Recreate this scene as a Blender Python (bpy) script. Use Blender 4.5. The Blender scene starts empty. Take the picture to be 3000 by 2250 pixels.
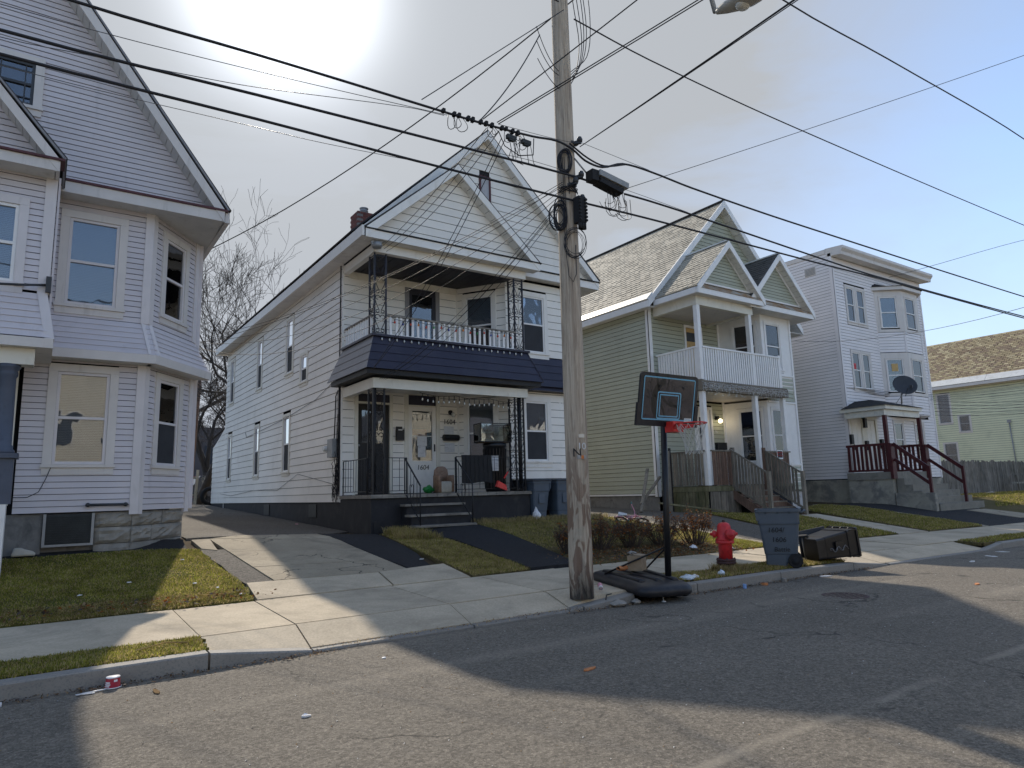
import bpy, math, random
import numpy as np
from mathutils import Vector, Matrix
S = bpy.context.scene
COL = S.collection
random.seed(11)
rnd = random.random
uni = random.uniform

# ------------------------------------------------------------------ camera
F_PX = 1995.0
vl = Vector((105-1500, -(1479-1125), -F_PX)).normalized()
vr = Vector((4405-1500, -(1363-1125), -F_PX))
vr = (vr - vl*vr.dot(vl)).normalized()
vz = vr.cross(vl)
cam = bpy.data.cameras.new('camera')
camo = bpy.data.objects.new('camera', cam)
COL.objects.link(camo)
R3 = Matrix((vr, vl, vz))
M4 = R3.to_4x4(); M4.translation = (0, 0, 1.6)
camo.matrix_world = M4
cam.sensor_width = 36.0
cam.lens = F_PX/3000*36
cam.clip_end = 3000
cam.clip_start = .05
S.camera = camo

# ------------------------------------------------------------------ light
SUN_DIR = Vector((.2057, .7609, .6154)).normalized()
EL = math.asin(SUN_DIR.z); AZ = math.atan2(SUN_DIR.x, SUN_DIR.y)
W = bpy.data.worlds.new('World'); S.world = W; W.use_nodes = True
wn = W.node_tree.nodes; wl = W.node_tree.links
wn.clear()
w_out = wn.new('ShaderNodeOutputWorld')
w_bg = wn.new('ShaderNodeBackground')
sky = wn.new('ShaderNodeTexSky'); sky.sky_type = 'NISHITA'; sky.sun_disc = False
sky.sun_elevation = EL; sky.sun_rotation = AZ
sky.air_density = 1.0; sky.dust_density = .35; sky.ozone_density = 2.2; sky.altitude = 60
w_bg.inputs['Strength'].default_value = .12
# thin veil of high cloud: thicker towards the sun (forward scattering), wispy elsewhere
wg = wn.new('ShaderNodeTexCoord')
wnorm = wn.new('ShaderNodeVectorMath'); wnorm.operation = 'NORMALIZE'
wl.new(wg.outputs['Generated'], wnorm.inputs[0])
wdot = wn.new('ShaderNodeVectorMath'); wdot.operation = 'DOT_PRODUCT'
wdot.inputs[1].default_value = SUN_DIR
wl.new(wnorm.outputs[0], wdot.inputs[0])
wmap = wn.new('ShaderNodeMapping'); wmap.inputs['Scale'].default_value = (1.0, 2.2, 5.0)
wmap.inputs['Rotation'].default_value = (.2, .1, .5)
wl.new(wnorm.outputs[0], wmap.inputs[0])
wno = wn.new('ShaderNodeTexNoise'); wno.inputs['Scale'].default_value = 1.4; wno.inputs['Detail'].default_value = 7
wno.inputs['Roughness'].default_value = .58; wno.inputs['Distortion'].default_value = .6
wl.new(wmap.outputs[0], wno.inputs['Vector'])
def wmath(op, a, b=None, c=None, clamp=False):
    n = wn.new('ShaderNodeMath'); n.operation = op; n.use_clamp = clamp
    for i, x in enumerate((a, b, c)):
        if x is None: continue
        if isinstance(x, (int, float)): n.inputs[i].default_value = x
        else: wl.new(x, n.inputs[i])
    return n.outputs[0]
def wrange(x, a, b, c, d):
    n = wn.new('ShaderNodeMapRange'); n.interpolation_type = 'SMOOTHSTEP'
    wl.new(x, n.inputs[0])
    for i, q in enumerate((a, b, c, d)): n.inputs[i+1].default_value = q
    return n.outputs[0]
cosS = wdot.outputs['Value']
near = wrange(cosS, .52, .93, 0.0, 1.0)
veil_n = wrange(wno.outputs['Fac'], .36, .72, .0, 1.0)
veil = wmath('ADD', wmath('MULTIPLY', veil_n, .16), wmath('MULTIPLY', near, .98), clamp=True)
veil = wmath('ADD', wmath('MULTIPLY', veil, wmath('ADD', wmath('MULTIPLY', veil_n, .12), .88)), .12, clamp=True)
wsep = wn.new('ShaderNodeSeparateXYZ'); wl.new(wnorm.outputs[0], wsep.inputs[0])
haze_low = wrange(wsep.outputs[2], .02, .42, .62, 0.0)      # ground haze, the same all round the horizon
halo = wmath('POWER', wmath('MAXIMUM', cosS, 0.0), 260.0)
halo2 = wmath('POWER', wmath('MAXIMUM', cosS, 0.0), 22.0)
bright = wmath('ADD', wmath('ADD', wmath('MULTIPLY', halo, 9.0), wmath('MULTIPLY', halo2, .42)), 2.0)
ccol = wn.new('ShaderNodeVectorMath'); ccol.operation = 'SCALE'
ccol.inputs[0].default_value = (.93, .98, 1.05)
wl.new(bright, ccol.inputs['Scale'])
wmix = wn.new('ShaderNodeMix'); wmix.data_type = 'RGBA'
wl.new(veil, wmix.inputs['Factor'])
wl.new(sky.outputs[0], wmix.inputs['A']); wl.new(ccol.outputs[0], wmix.inputs['B'])
wmix2 = wn.new('ShaderNodeMix'); wmix2.data_type = 'RGBA'
wl.new(haze_low, wmix2.inputs['Factor']); wl.new(wmix.outputs['Result'], wmix2.inputs['A']); wmix2.inputs['B'].default_value = (2.05, 2.25, 2.65, 1)
wl.new(wmix2.outputs['Result'], w_bg.inputs['Color'])
wl.new(w_bg.outputs[0], w_out.inputs[0])

sun = bpy.data.lights.new('sun', 'SUN'); sun.energy = 2.0; sun.angle = math.radians(.9)
sun.color = (1.0, .90, .76)
suno = bpy.data.objects.new('sun', sun); COL.objects.link(suno)
suno.rotation_euler = (-SUN_DIR).to_track_quat('-Z', 'Y').to_euler()
suno.location = (0, 30, 40)

S.view_settings.view_transform = 'Standard'; S.view_settings.look = 'None'
S.view_settings.exposure = 1.15; S.view_settings.gamma = 1.0
S.view_settings.use_curve_mapping = False

# ------------------------------------------------------------------ materials
MATS = {}
def new_mat(name):
    m = bpy.data.materials.new(name); m.use_nodes = True
    nt = m.node_tree; b = nt.nodes['Principled BSDF']
    MATS[name] = m
    return m, nt, b
def N(nt, t, **kw):
    n = nt.nodes.new(t)
    for k, v in kw.items():
        if k in n.inputs.keys() if hasattr(n.inputs, 'keys') else False: n.inputs[k].default_value = v
        else: setattr(n, k, v)
    return n
def noise(nt, vec, scale, detail=4, rough=.55, dist=0):
    n = nt.nodes.new('ShaderNodeTexNoise')
    n.inputs['Scale'].default_value = scale; n.inputs['Detail'].default_value = detail
    n.inputs['Roughness'].default_value = rough; n.inputs['Distortion'].default_value = dist
    nt.links.new(vec, n.inputs['Vector']); return n.outputs['Fac']
def ramp(nt, x, lo, hi, a=0., b=1.):
    n = nt.nodes.new('ShaderNodeMapRange'); nt.links.new(x, n.inputs[0])
    for i, q in enumerate((lo, hi, a, b)): n.inputs[i+1].default_value = q
    return n.outputs[0]
def mth(nt, op, a, b=0., clamp=False):
    n = nt.nodes.new('ShaderNodeMath'); n.operation = op; n.use_clamp = clamp
    for i, x in enumerate((a, b)):
        if isinstance(x, (int, float)): n.inputs[i].default_value = x
        else: nt.links.new(x, n.inputs[i])
    return n.outputs[0]
def mixc(nt, f, a, b):
    n = nt.nodes.new('ShaderNodeMix'); n.data_type = 'RGBA'
    if isinstance(f, (int, float)): n.inputs['Factor'].default_value = f
    else: nt.links.new(f, n.inputs['Factor'])
    for k, x in (('A', a), ('B', b)):
        if isinstance(x, tuple): n.inputs[k].default_value = (*x[:3], 1)
        else: nt.links.new(x, n.inputs[k])
    return n.outputs['Result']
def scalec(nt, col, s):
    n = nt.nodes.new('ShaderNodeVectorMath'); n.operation = 'SCALE'
    if isinstance(col, tuple): n.inputs[0].default_value = col[:3]
    else: nt.links.new(col, n.inputs[0])
    if isinstance(s, (int, float)): n.inputs['Scale'].default_value = s
    else: nt.links.new(s, n.inputs['Scale'])
    return n.outputs[0]
def pos(nt, scale=None):
    g = nt.nodes.new('ShaderNodeNewGeometry').outputs['Position']
    if scale is None: return g
    m = nt.nodes.new('ShaderNodeMapping'); m.inputs['Scale'].default_value = scale
    nt.links.new(g, m.inputs['Vector']); return m.outputs[0]
def bump(nt, b, h, strength, dist=.01):
    n = nt.nodes.new('ShaderNodeBump'); n.inputs['Strength'].default_value = strength
    n.inputs['Distance'].default_value = dist
    nt.links.new(h, n.inputs['Height']); nt.links.new(n.outputs[0], b.inputs['Normal'])
def objrand(nt):
    return nt.nodes.new('ShaderNodeObjectInfo').outputs['Random']
def pm(name, col, rough=.6, var=.12, vscale=3., piece=.0, dirt=None, dirt_lo=.55, dirt_hi=.75, dscale=(2, 2, 2), dmax=.8,
       grain=None, gamt=.2, bmp=0., bscale=60, metal=0., spec=.4):
    """general weathered surface: base colour, soft variation, stains with a shape of their own, fine relief"""
    m, nt, b = new_mat(name)
    p = pos(nt)
    f = ramp(nt, noise(nt, p, vscale, 5, .6), .3, .7, 1-var, 1+var)
    if piece: f = mth(nt, 'MULTIPLY', f, ramp(nt, objrand(nt), 0, 1, 1-piece, 1+piece))
    if grain:
        gf = ramp(nt, noise(nt, pos(nt, grain), 1.0, 6, .65), .3, .7, 1-gamt, 1+gamt)
        f = mth(nt, 'MULTIPLY', f, gf)
    c = scalec(nt, col, f)
    if dirt:
        dn = noise(nt, pos(nt, dscale), 1.0, 6, .65, .4)
        c = mixc(nt, ramp(nt, dn, dirt_lo, dirt_hi, 0, dmax), c, dirt)
    nt.links.new(c, b.inputs['Base Color'])
    b.inputs['Roughness'].default_value = rough; b.inputs['Metallic'].default_value = metal
    b.inputs['Specular IOR Level'].default_value = spec
    if bmp: bump(nt, b, noise(nt, p, bscale, 3, .6), bmp)
    return m

# house skins
pm('lilac_siding', (.60, .565, .585), .55, .06, 1.2, .03, dirt=(.30, .30, .31), dirt_lo=.58, dirt_hi=.85, dscale=(3, 3, .4), dmax=.5, bmp=.08, bscale=180)
pm('lilac_trim', (.66, .62, .615), .5, .06, 2, 0, dirt=(.30, .28, .25), dirt_lo=.6, dirt_hi=.85, dscale=(5, 5, .8), dmax=.45)
pm('grey_trim', (.64, .60, .565), .5, .06, 2, 0, dirt=(.26, .24, .21), dirt_lo=.58, dirt_hi=.8, dscale=(6, 6, .7), dmax=.5)
pm('white_siding', (.82, .785, .72), .55, .06, 1.0, .025, dirt=(.42, .40, .34), dirt_lo=.56, dirt_hi=.86, dscale=(1.2, 1.2, .7), dmax=.45, bmp=.06, bscale=140)
pm('white_trim', (.79, .765, .715), .5, .06, 2, 0, dirt=(.40, .36, .28), dirt_lo=.58, dirt_hi=.82, dscale=(4, 4, .8), dmax=.5)
pm('cream_trim', (.72, .69, .60), .55, .08, 2, 0, dirt=(.34, .26, .16), dirt_lo=.56, dirt_hi=.8, dscale=(3, 3, 1.2), dmax=.5)
pm('clean_white', (.80, .785, .765), .45, .05, 3, 0, dirt=(.45, .45, .44), dirt_lo=.6, dirt_hi=.85, dscale=(3, 3, 1), dmax=.4)
pm('green_siding', (.405, .415, .325), .55, .06, 1.2, .04, dirt=(.24, .25, .18), dirt_lo=.58, dirt_hi=.85, dscale=(1, 1, .6), dmax=.4, bmp=.06, bscale=150)
pm('pale_siding', (.76, .725, .72), .5, .05, 1.0, .03, dirt=(.36, .35, .35), dirt_lo=.6, dirt_hi=.85, dscale=(1.2, 1.2, .5), dmax=.45, bmp=.05, bscale=150)
pm('mint_siding', (.68, .69, .48), .55, .06, .8, .03, dirt=(.30, .33, .22), dirt_lo=.55, dirt_hi=.85, dscale=(.6, .6, .6), dmax=.5)
pm('navy_panel', (.026, .024, .043), .42, .15, 1.5, .08, dirt=(.045, .045, .06), dirt_lo=.5, dirt_hi=.8, dscale=(2, 2, 1), dmax=.6, bmp=.05, bscale=100)
pm('grey_panel', (.22, .215, .225), .5, .10, 1.5, .05, dirt=(.12, .12, .12), dirt_lo=.55, dirt_hi=.8, dscale=(2, 2, 1), dmax=.5)
pm('navy_paint', (.016, .017, .030), .5, .2, 4, 0, dirt=(.12, .11, .10), dirt_lo=.66, dirt_hi=.72, dscale=(14, 14, 14), dmax=.7)
pm('black_paint', (.012, .012, .014), .55, .25, 4, 0, dirt=(.05, .045, .04), dirt_lo=.58, dirt_hi=.8, dscale=(5, 5, 5), dmax=.6, bmp=.15, bscale=50)
pm('dark_foundation', (.020, .020, .023), .75, .2, 2.5, 0, dirt=(.075, .07, .065), dirt_lo=.5, dirt_hi=.85, dscale=(3, 3, 2), dmax=.6, bmp=.35, bscale=30)
pm('dark_asphalt_roof', (.055, .05, .05), .9, .2, 5, .1, bmp=.3, bscale=80)
pm('black_roof', (.02, .02, .021), .9, .2, 5, .1, bmp=.3, bscale=80)
pm('maroon_edge', (.085, .028, .032), .6, .2, 5, 0)
pm('maroon_wood', (.075, .014, .016), .5, .18, 5, .1, dirt=(.03, .01, .01), dscale=(9, 9, 2), grain=(30, 30, 3))
pm('soffit', (.60, .58, .55), .6, .08, 3, .04, dirt=(.28, .24, .19), dirt_lo=.55, dirt_hi=.8, dscale=(5, 5, 5), dmax=.5)
pm('soffit_white', (.72, .70, .66), .6, .08, 3, .05, dirt=(.34, .30, .24), dirt_lo=.55, dirt_hi=.8, dscale=(5, 5, 5), dmax=.5)
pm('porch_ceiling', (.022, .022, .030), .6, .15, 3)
pm('wood_weathered', (.20, .175, .14), .85, .18, 4, .22, dirt=(.05, .055, .035), dirt_lo=.5, dirt_hi=.8, dscale=(4, 4, 1.2), dmax=.7, grain=(40, 40, 2.5), gamt=.35, bmp=.25, bscale=40)
pm('wood_mossy', (.165, .15, .09), .9, .2, 4, .22, dirt=(.05, .065, .02), dirt_lo=.42, dirt_hi=.7, dscale=(3, 3, 1.2), dmax=.8, grain=(40, 40, 2.5), gamt=.35, bmp=.25, bscale=40)
pm('wood_red', (.17, .105, .075), .85, .2, 4, .2, dirt=(.05, .04, .03), dscale=(5, 5, 1.5), grain=(40, 40, 2.5), gamt=.35, bmp=.2, bscale=40)
pm('deck_wood', (.24, .22, .19), .85, .15, 4, .15, dirt=(.09, .08, .07), dirt_lo=.5, dirt_hi=.75, dscale=(3, 9, 3), grain=(3, 40, 40), gamt=.3, bmp=.2, bscale=50)
pm('fence_wood', (.20, .185, .165), .9, .2, 3, .3, dirt=(.04, .045, .035), dirt_lo=.45, dirt_hi=.75, dscale=(5, 5, 1.2), grain=(40, 40, 2), gamt=.35)
pm('fence_white', (.45, .42, .34), .85, .15, 4, .2, dirt=(.20, .16, .10), dirt_lo=.5, dirt_hi=.75, dscale=(8, 8, 1.5), grain=(40, 40, 2), gamt=.3)
pm('blue_column', (.075, .09, .125), .5, .12, 3, 0, dirt=(.03, .035, .045), dscale=(5, 5, 2))
pm('stucco_white', (.55, .54, .53), .9, .12, 5, 0, dirt=(.20, .19, .18), dirt_lo=.5, dirt_hi=.7, dscale=(4, 4, 4), bmp=.3, bscale=40)
pm('foundation_stone', (.28, .26, .225), .9, .18, 4, .12, dirt=(.09, .085, .075), dirt_lo=.5, dirt_hi=.8, dscale=(3, 3, 3), dmax=.7, bmp=.9, bscale=9)
pm('foundation_grey', (.22, .215, .205), .9, .18, 3, 0, dirt=(.06, .06, .058), dirt_lo=.5, dirt_hi=.75, dscale=(3, 3, 3), bmp=.4, bscale=18)
pm('old_stucco', (.36, .34, .28), .9, .18, 1.6, 0, dirt=(.17, .165, .155), dirt_lo=.44, dirt_hi=.60, dscale=(1.6, 1.6, 1.8), dmax=.85, bmp=.5, bscale=16)
pm('step_concrete', (.24, .225, .19), .9, .15, 2, .05, dirt=(.12, .115, .10), dirt_lo=.5, dirt_hi=.75, dscale=(4, 4, 4), bmp=.3, bscale=40)
pm('green_vent', (.035, .04, .042), .7, .2, 5, 0)
pm('brick', (.20, .075, .06), .9, .2, 6, .2, dirt=(.25, .23, .21), dirt_lo=.58, dirt_hi=.75, dscale=(5, 5, 5), bmp=.3, bscale=50)
pm('mortar', (.25, .23, .21), .95, .15, 8, 0)
pm('tan_door', (.50, .33, .13), .5, .12, 4, 0, grain=(30, 30, 2.5), gamt=.12)
pm('rust_metal', (.40, .38, .33), .6, .1, 3, .1, dirt=(.30, .14, .035), dirt_lo=.40, dirt_hi=.58, dscale=(2.4, 2.4, 2.4), dmax=.9)
pm('slate', (.30, .275, .22), .75, .16, 2.2, .2, dirt=(.10, .09, .075), dirt_lo=.55, dirt_hi=.8, dscale=(1.2, 1.2, 1.2), dmax=.6, bmp=.3, bscale=30)
pm('slate_dark', (.10, .092, .082), .85, .2, 2.2, .22, dirt=(.04, .04, .035), dscale=(2, 2, 2), bmp=.3, bscale=30)
pm('slate_tan', (.34, .27, .155), .8, .2, 1.2, .2, dirt=(.14, .085, .06), dirt_lo=.48, dirt_hi=.70, dscale=(.9, .5, .9), dmax=.8, bmp=.3, bscale=20)
pm('gutter_metal', (.62, .62, .60), .4, .08, 3, 0, dirt=(.40, .39, .36), dscale=(4, 4, 4))
pm('iron', (.010, .010, .012), .5, .3, 6, 0)
pm('iron_navy', (.012, .012, .022), .45, .3, 6, 0)
pm('blind', (.50, .52, .53), .7, .05, 2, 0)
pm('curtain', (.40, .40, .42), .9, .1, 3, 0, grain=(26, 26, 1), gamt=.25)
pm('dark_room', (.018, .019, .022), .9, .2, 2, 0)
pm('screen_mesh', (.035, .037, .042), .8, .15, 3, 0)
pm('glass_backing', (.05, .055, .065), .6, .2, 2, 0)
pm('paper', (.66, .66, .66), .8, .06, 20, 0, dirt=(.25, .25, .27), dirt_lo=.55, dirt_hi=.6, dscale=(4, 4, 60), dmax=.55)
pm('paper_plain', (.68, .68, .67), .8, .06, 10, 0)
pm('orange_card', (.62, .20, .05), .7, .08, 5, 0)
pm('red_sign', (.52, .02, .03), .5, .06, 5, 0)
pm('ink', (.015, .015, .017), .6, .1, 5, 0)
pm('ink_faint', (.035, .045, .06), .6, .1, 5, 0)
pm('chalk', (.20, .20, .21), .8, .2, 8, 0)
pm('utility_grey', (.28, .29, .29), .5, .1, 6, 0, dirt=(.16, .16, .16), dscale=(8, 8, 8))
pm('steel', (.45, .46, .47), .35, .1, 6, 0, metal=.8)
pm('dull_steel', (.30, .31, .32), .5, .15, 6, 0, metal=.4)
pm('cable_black', (.013, .013, .017), .55, .2, 3, 0)
pm('wire_steel', (.10, .10, .105), .45, .2, 3, 0, metal=.5)
pm('rubber', (.013, .013, .014), .75, .2, 6, 0)
pm('dish_grey', (.040, .043, .048), .5, .1, 5, 0)
# bins / street furniture
pm('bin_grey', (.085, .105, .13), .5, .10, 2.5, 0, dirt=(.10, .11, .12), dirt_lo=.55, dirt_hi=.8, dscale=(5, 5, 2), dmax=.5, bmp=.05, bscale=200)
pm('bin_blue', (.08, .105, .14), .5, .10, 2.5, 0, dirt=(.09, .10, .12), dirt_lo=.55, dirt_hi=.8, dscale=(5, 5, 2), dmax=.4)
pm('bin_black', (.010, .010, .012), .35, .15, 3, 0, dirt=(.03, .03, .03), dirt_lo=.58, dirt_hi=.8, dscale=(5, 5, 5), dmax=.5)
pm('bin_lid', (.045, .05, .06), .6, .1, 3, 0)
pm('hydrant_red', (.55, .03, .035), .42, .12, 5, 0, dirt=(.16, .012, .016), dirt_lo=.52, dirt_hi=.75, dscale=(7, 7, 7), dmax=.75, bmp=.12, bscale=60)
pm('hydrant_dark', (.06, .03, .03), .7, .3, 8, 0, bmp=.3, bscale=60)
pm('hoop_plastic', (.016, .016, .020), .45, .15, 4, 0, dirt=(.06, .058, .055), dirt_lo=.5, dirt_hi=.85, dscale=(4, 4, 4), dmax=.6)
pm('hoop_black', (.008, .008, .010), .4, .2, 4, 0)
pm('board_clear', (.042, .040, .052), .15, .1, 3, 0, spec=.6)
pm('board_blue', (.16, .40, .56), .5, .06, 6, 0)
pm('board_print', (.008, .008, .010), .4, .1, 6, 0)
pm('rim_red', (.62, .035, .03), .4, .1, 8, 0)
pm('net_white', (.55, .54, .50), .85, .1, 20, 0)
pm('cardboard', (.30, .225, .15), .85, .12, 10, .0, dirt=(.20, .15, .10), dscale=(12, 12, 12))
pm('pink', (.62, .28, .36), .4, .06, 10, 0)
pm('teal', (.03, .16, .15), .5, .1, 10, 0)
pm('cyan', (.16, .42, .62), .5, .1, 10, 0)
pm('cup_red', (.36, .012, .022), .4, .05, 10, 0)
pm('plastic_white', (.72, .72, .73), .4, .05, 10, 0)
pm('plastic_clear', (.55, .62, .68), .15, .15, 14, 0)
pm('litter_orange', (.50, .20, .08), .8, .25, 25, 0)
pm('litter_blue', (.22, .38, .70), .5, .1, 20, 0)
pm('green_bag', (.02, .22, .05), .4, .2, 20, 0)
pm('toy_brown', (.30, .20, .14), .8, .25, 12, 0, dirt=(.20, .05, .03), dscale=(9, 9, 9))
pm('shoe_cream', (.50, .47, .40), .8, .1, 14, 0)
pm('rock', (.30, .28, .25), .9, .2, 8, .1, bmp=.6, bscale=20)
pm('twig', (.075, .055, .045), .9, .25, 6, 0)
pm('bark', (.05, .042, .036), .9, .25, 3, 0, bmp=.5, bscale=20)
pm('bark_far', (.05, .043, .038), .9, .2, 3, 0)
pm('granite', (.26, .245, .22), .75, .10, 2, .06, dirt=(.15, .15, .15), dirt_lo=.5, dirt_hi=.62, dscale=(55, 55, 55), dmax=.6, bmp=.3, bscale=60)
pm('car_paint', (.10, .11, .13), .25, .05, 3, 0)
pm('car_red', (.45, .12, .14), .3, .05, 3, 0)
pm('blue_tarp', (.05, .12, .30), .5, .15, 8, 0)
pm('far_brown', (.115, .10, .10), .8, .15, 1, 0)
pm('far_tan', (.74, .68, .56), .7, .1, 1, .05)
pm('far_roof', (.09, .075, .065), .9, .15, 1, 0)
pm('lamp_head', (.40, .38, .34), .5, .1, 6, 0)

def concrete(name, col, dk):
    m, nt, b = new_mat(name)
    p = pos(nt)
    f = mth(nt, 'MULTIPLY', ramp(nt, noise(nt, p, 1.1, 6, .62), .28, .72, .80, 1.16), ramp(nt, noise(nt, p, 38, 4, .7), .3, .7, .84, 1.16))
    f = mth(nt, 'MULTIPLY', f, ramp(nt, objrand(nt), 0, 1, .92, 1.06))
    c = scalec(nt, col, f)
    st = ramp(nt, noise(nt, p, .8, 7, .72, .8), .48, .70, 0, .85)
    c = mixc(nt, st, c, dk)
    sp = nt.nodes.new('ShaderNodeTexVoronoi'); sp.inputs['Scale'].default_value = 38
    nt.links.new(p, sp.inputs['Vector'])
    c = mixc(nt, ramp(nt, sp.outputs['Distance'], .05, .10, .55, 0), c, dk)
    if name == 'old_concrete':
        cv = nt.nodes.new('ShaderNodeTexVoronoi'); cv.feature = 'DISTANCE_TO_EDGE'; cv.inputs['Scale'].default_value = .9
        nz = nt.nodes.new('ShaderNodeTexNoise'); nz.inputs['Scale'].default_value = 2.5; nz.inputs['Detail'].default_value = 5; nt.links.new(p, nz.inputs['Vector'])
        dv = nt.nodes.new('ShaderNodeVectorMath'); nt.links.new(p, dv.inputs[0]); nt.links.new(scalec(nt, nz.outputs['Color'], .6), dv.inputs[1]); nt.links.new(dv.outputs[0], cv.inputs['Vector'])
        c = mixc(nt, mth(nt, 'MULTIPLY', ramp(nt, cv.outputs['Distance'], .004, .016, .9, 0), ramp(nt, noise(nt, p, .9, 2, .5), .46, .54)), c, (.03, .027, .022))
    nt.links.new(c, b.inputs['Base Color']); b.inputs['Roughness'].default_value = .9
    b.inputs['Specular IOR Level'].default_value = .25
    bump(nt, b, noise(nt, p, 45, 4, .7), .25)
    return m
concrete('sidewalk', (.50, .425, .315), (.30, .255, .19))
concrete('old_concrete', (.37, .315, .23), (.17, .145, .11))

def asphalt(name, col, lit, patch, oil=True, agg=130, cracks=True, agamt=.5):
    m, nt, b = new_mat(name)
    p = pos(nt)
    f = mth(nt, 'MULTIPLY', ramp(nt, noise(nt, p, .35, 6, .65), .3, .7, .82, 1.16), ramp(nt, noise(nt, p, 7, 3, .6), .3, .7, .92, 1.08))
    c = scalec(nt, col, f)
    v = nt.nodes.new('ShaderNodeTexVoronoi'); v.inputs['Scale'].default_value = agg
    nt.links.new(p, v.inputs['Vector'])
    spk = nt.nodes.new('ShaderNodeSeparateColor'); nt.links.new(v.outputs['Color'], spk.inputs[0])
    c = mixc(nt, ramp(nt, spk.outputs[0], .55, 1.0, 0, agamt), c, lit)
    c = mixc(nt, ramp(nt, spk.outputs[1], .80, .95, 0, .45), c, patch)
    c = mixc(nt, ramp(nt, noise(nt, p, 420, 2, .6), .40, .62, .28, 0), c, patch)
    v2 = nt.nodes.new('ShaderNodeTexVoronoi'); v2.inputs['Scale'].default_value = agg*.36
    nt.links.new(p, v2.inputs['Vector']); sp2 = nt.nodes.new('ShaderNodeSeparateColor'); nt.links.new(v2.outputs['Color'], sp2.inputs[0])
    c = scalec(nt, c, ramp(nt, sp2.outputs[0], 0, 1, .70, 1.30)); c = scalec(nt, c, ramp(nt, noise(nt, p, 22, 5, .75), .3, .7, .80, 1.20))
    if oil:
        o = noise(nt, pos(nt, (.9, 1.1, 1)), 1.0, 4, .6, 1.2)
        c = mixc(nt, ramp(nt, o, .655, .70, 0, .7), c, patch)
        tr = noise(nt, pos(nt, (.05, 1.3, 1)), 1.0, 3, .5)
        c = mixc(nt, ramp(nt, tr, .56, .70, 0, .25), c, lit)
    if oil:   # worn pale seam along the road
        sy = nt.nodes.new('ShaderNodeSeparateXYZ'); nt.links.new(p, sy.inputs[0])
        dd = mth(nt, 'ABSOLUTE', mth(nt, 'ADD', mth(nt, 'SUBTRACT', sy.outputs[1], 2.90), mth(nt, 'MULTIPLY', mth(nt, 'SUBTRACT', noise(nt, p, 2.2, 3, .6), .5), .12)))
        c = mixc(nt, mth(nt, 'MULTIPLY', ramp(nt, dd, .02, .07, .5, 0), ramp(nt, noise(nt, p, 1.1, 4, .6), .35, .6)), c, lit)
    if cracks:
        dv = nt.nodes.new('ShaderNodeVectorMath'); dv.operation = 'ADD'
        nz = nt.nodes.new('ShaderNodeTexNoise'); nz.inputs['Scale'].default_value = 1.6; nz.inputs['Detail'].default_value = 5
        nt.links.new(p, nz.inputs['Vector'])
        nt.links.new(p, dv.inputs[0]); nt.links.new(scalec(nt, nz.outputs['Color'], .9), dv.inputs[1])
        cv = nt.nodes.new('ShaderNodeTexVoronoi'); cv.feature = 'DISTANCE_TO_EDGE'; cv.inputs['Scale'].default_value = .33
        nt.links.new(dv.outputs[0], cv.inputs['Vector'])
        gate = ramp(nt, noise(nt, p, .5, 2, .5), .50, .58, 0, 1)
        cr = mth(nt, 'MULTIPLY', ramp(nt, cv.outputs['Distance'], .003, .008, .6, 0), gate)
        c = mixc(nt, cr, c, (.012, .012, .012))
    nt.links.new(c, b.inputs['Base Color']); b.inputs['Roughness'].default_value = .88
    b.inputs['Specular IOR Level'].default_value = .3
    h = mth(nt, 'ADD', mth(nt, 'MULTIPLY', v.outputs['Distance'], 1.0), noise(nt, p, 260, 2, .6))
    bump(nt, b, h, .55, .012)
    return m
asphalt('road_asphalt', (.178, .157, .128), (.38, .335, .265), (.062, .056, .048))
asphalt('drive_asphalt', (.14, .125, .105), (.25, .22, .18), (.05, .045, .04), oil=False, agg=110, agamt=.35)
asphalt('fresh_asphalt', (.026, .026, .029), (.06, .06, .062), (.012, .012, .013), oil=False, agg=140, cracks=False, agamt=.35)

def soil(name, a, b_, c_):
    m, nt, b = new_mat(name); p = pos(nt)
    c = mixc(nt, ramp(nt, noise(nt, p, 1.8, 6, .65), .38, .62), a, b_)
    c = mixc(nt, ramp(nt, noise(nt, p, 30, 4, .7), .45, .7), c, c_)
    nt.links.new(c, b.inputs['Base Color']); b.inputs['Roughness'].default_value = .95
    b.inputs['Specular IOR Level'].default_value = .1
    bump(nt, b, noise(nt, p, 40, 4, .7), .8, .02)
soil('soil', (.075, .055, .036), (.11, .085, .05), (.045, .035, .025))
soil('turf_base', (.10, .11, .03), (.15, .13, .045), (.075, .065, .028))
soil('turf_dry', (.15, .115, .055), (.11, .10, .04), (.07, .055, .032))

def leafy(name, col, tr=.45):
    m = bpy.data.materials.new(name); m.use_nodes = True; MATS[name] = m
    nt = m.node_tree; nt.nodes.clear(); o = nt.nodes.new('ShaderNodeOutputMaterial'); mx = nt.nodes.new('ShaderNodeMixShader'); mx.inputs[0].default_value = tr
    a = nt.nodes.new('ShaderNodeBsdfDiffuse'); b = nt.nodes.new('ShaderNodeBsdfTranslucent')
    c = scalec(nt, col, ramp(nt, noise(nt, pos(nt), 3.5, 5, .6), .3, .7, .65, 1.35))
    nt.links.new(c, a.inputs[0]); nt.links.new(scalec(nt, c, 1.15), b.inputs[0])
    nt.links.new(a.outputs[0], mx.inputs[1]); nt.links.new(b.outputs[0], mx.inputs[2]); nt.links.new(mx.outputs[0], o.inputs[0])
leafy('grass_green', (.19, .205, .04)); leafy('grass_lime', (.36, .34, .07)); leafy('grass_straw', (.46, .36, .18)); leafy('grass_olive', (.20, .18, .06)); leafy('dead_turf', (.24, .175, .085))
leafy('leaf_brown', (.15, .085, .045), .3); leafy('leaf_rust', (.28, .10, .03), .3); leafy('leaf_tan', (.30, .205, .115), .3)
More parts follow.
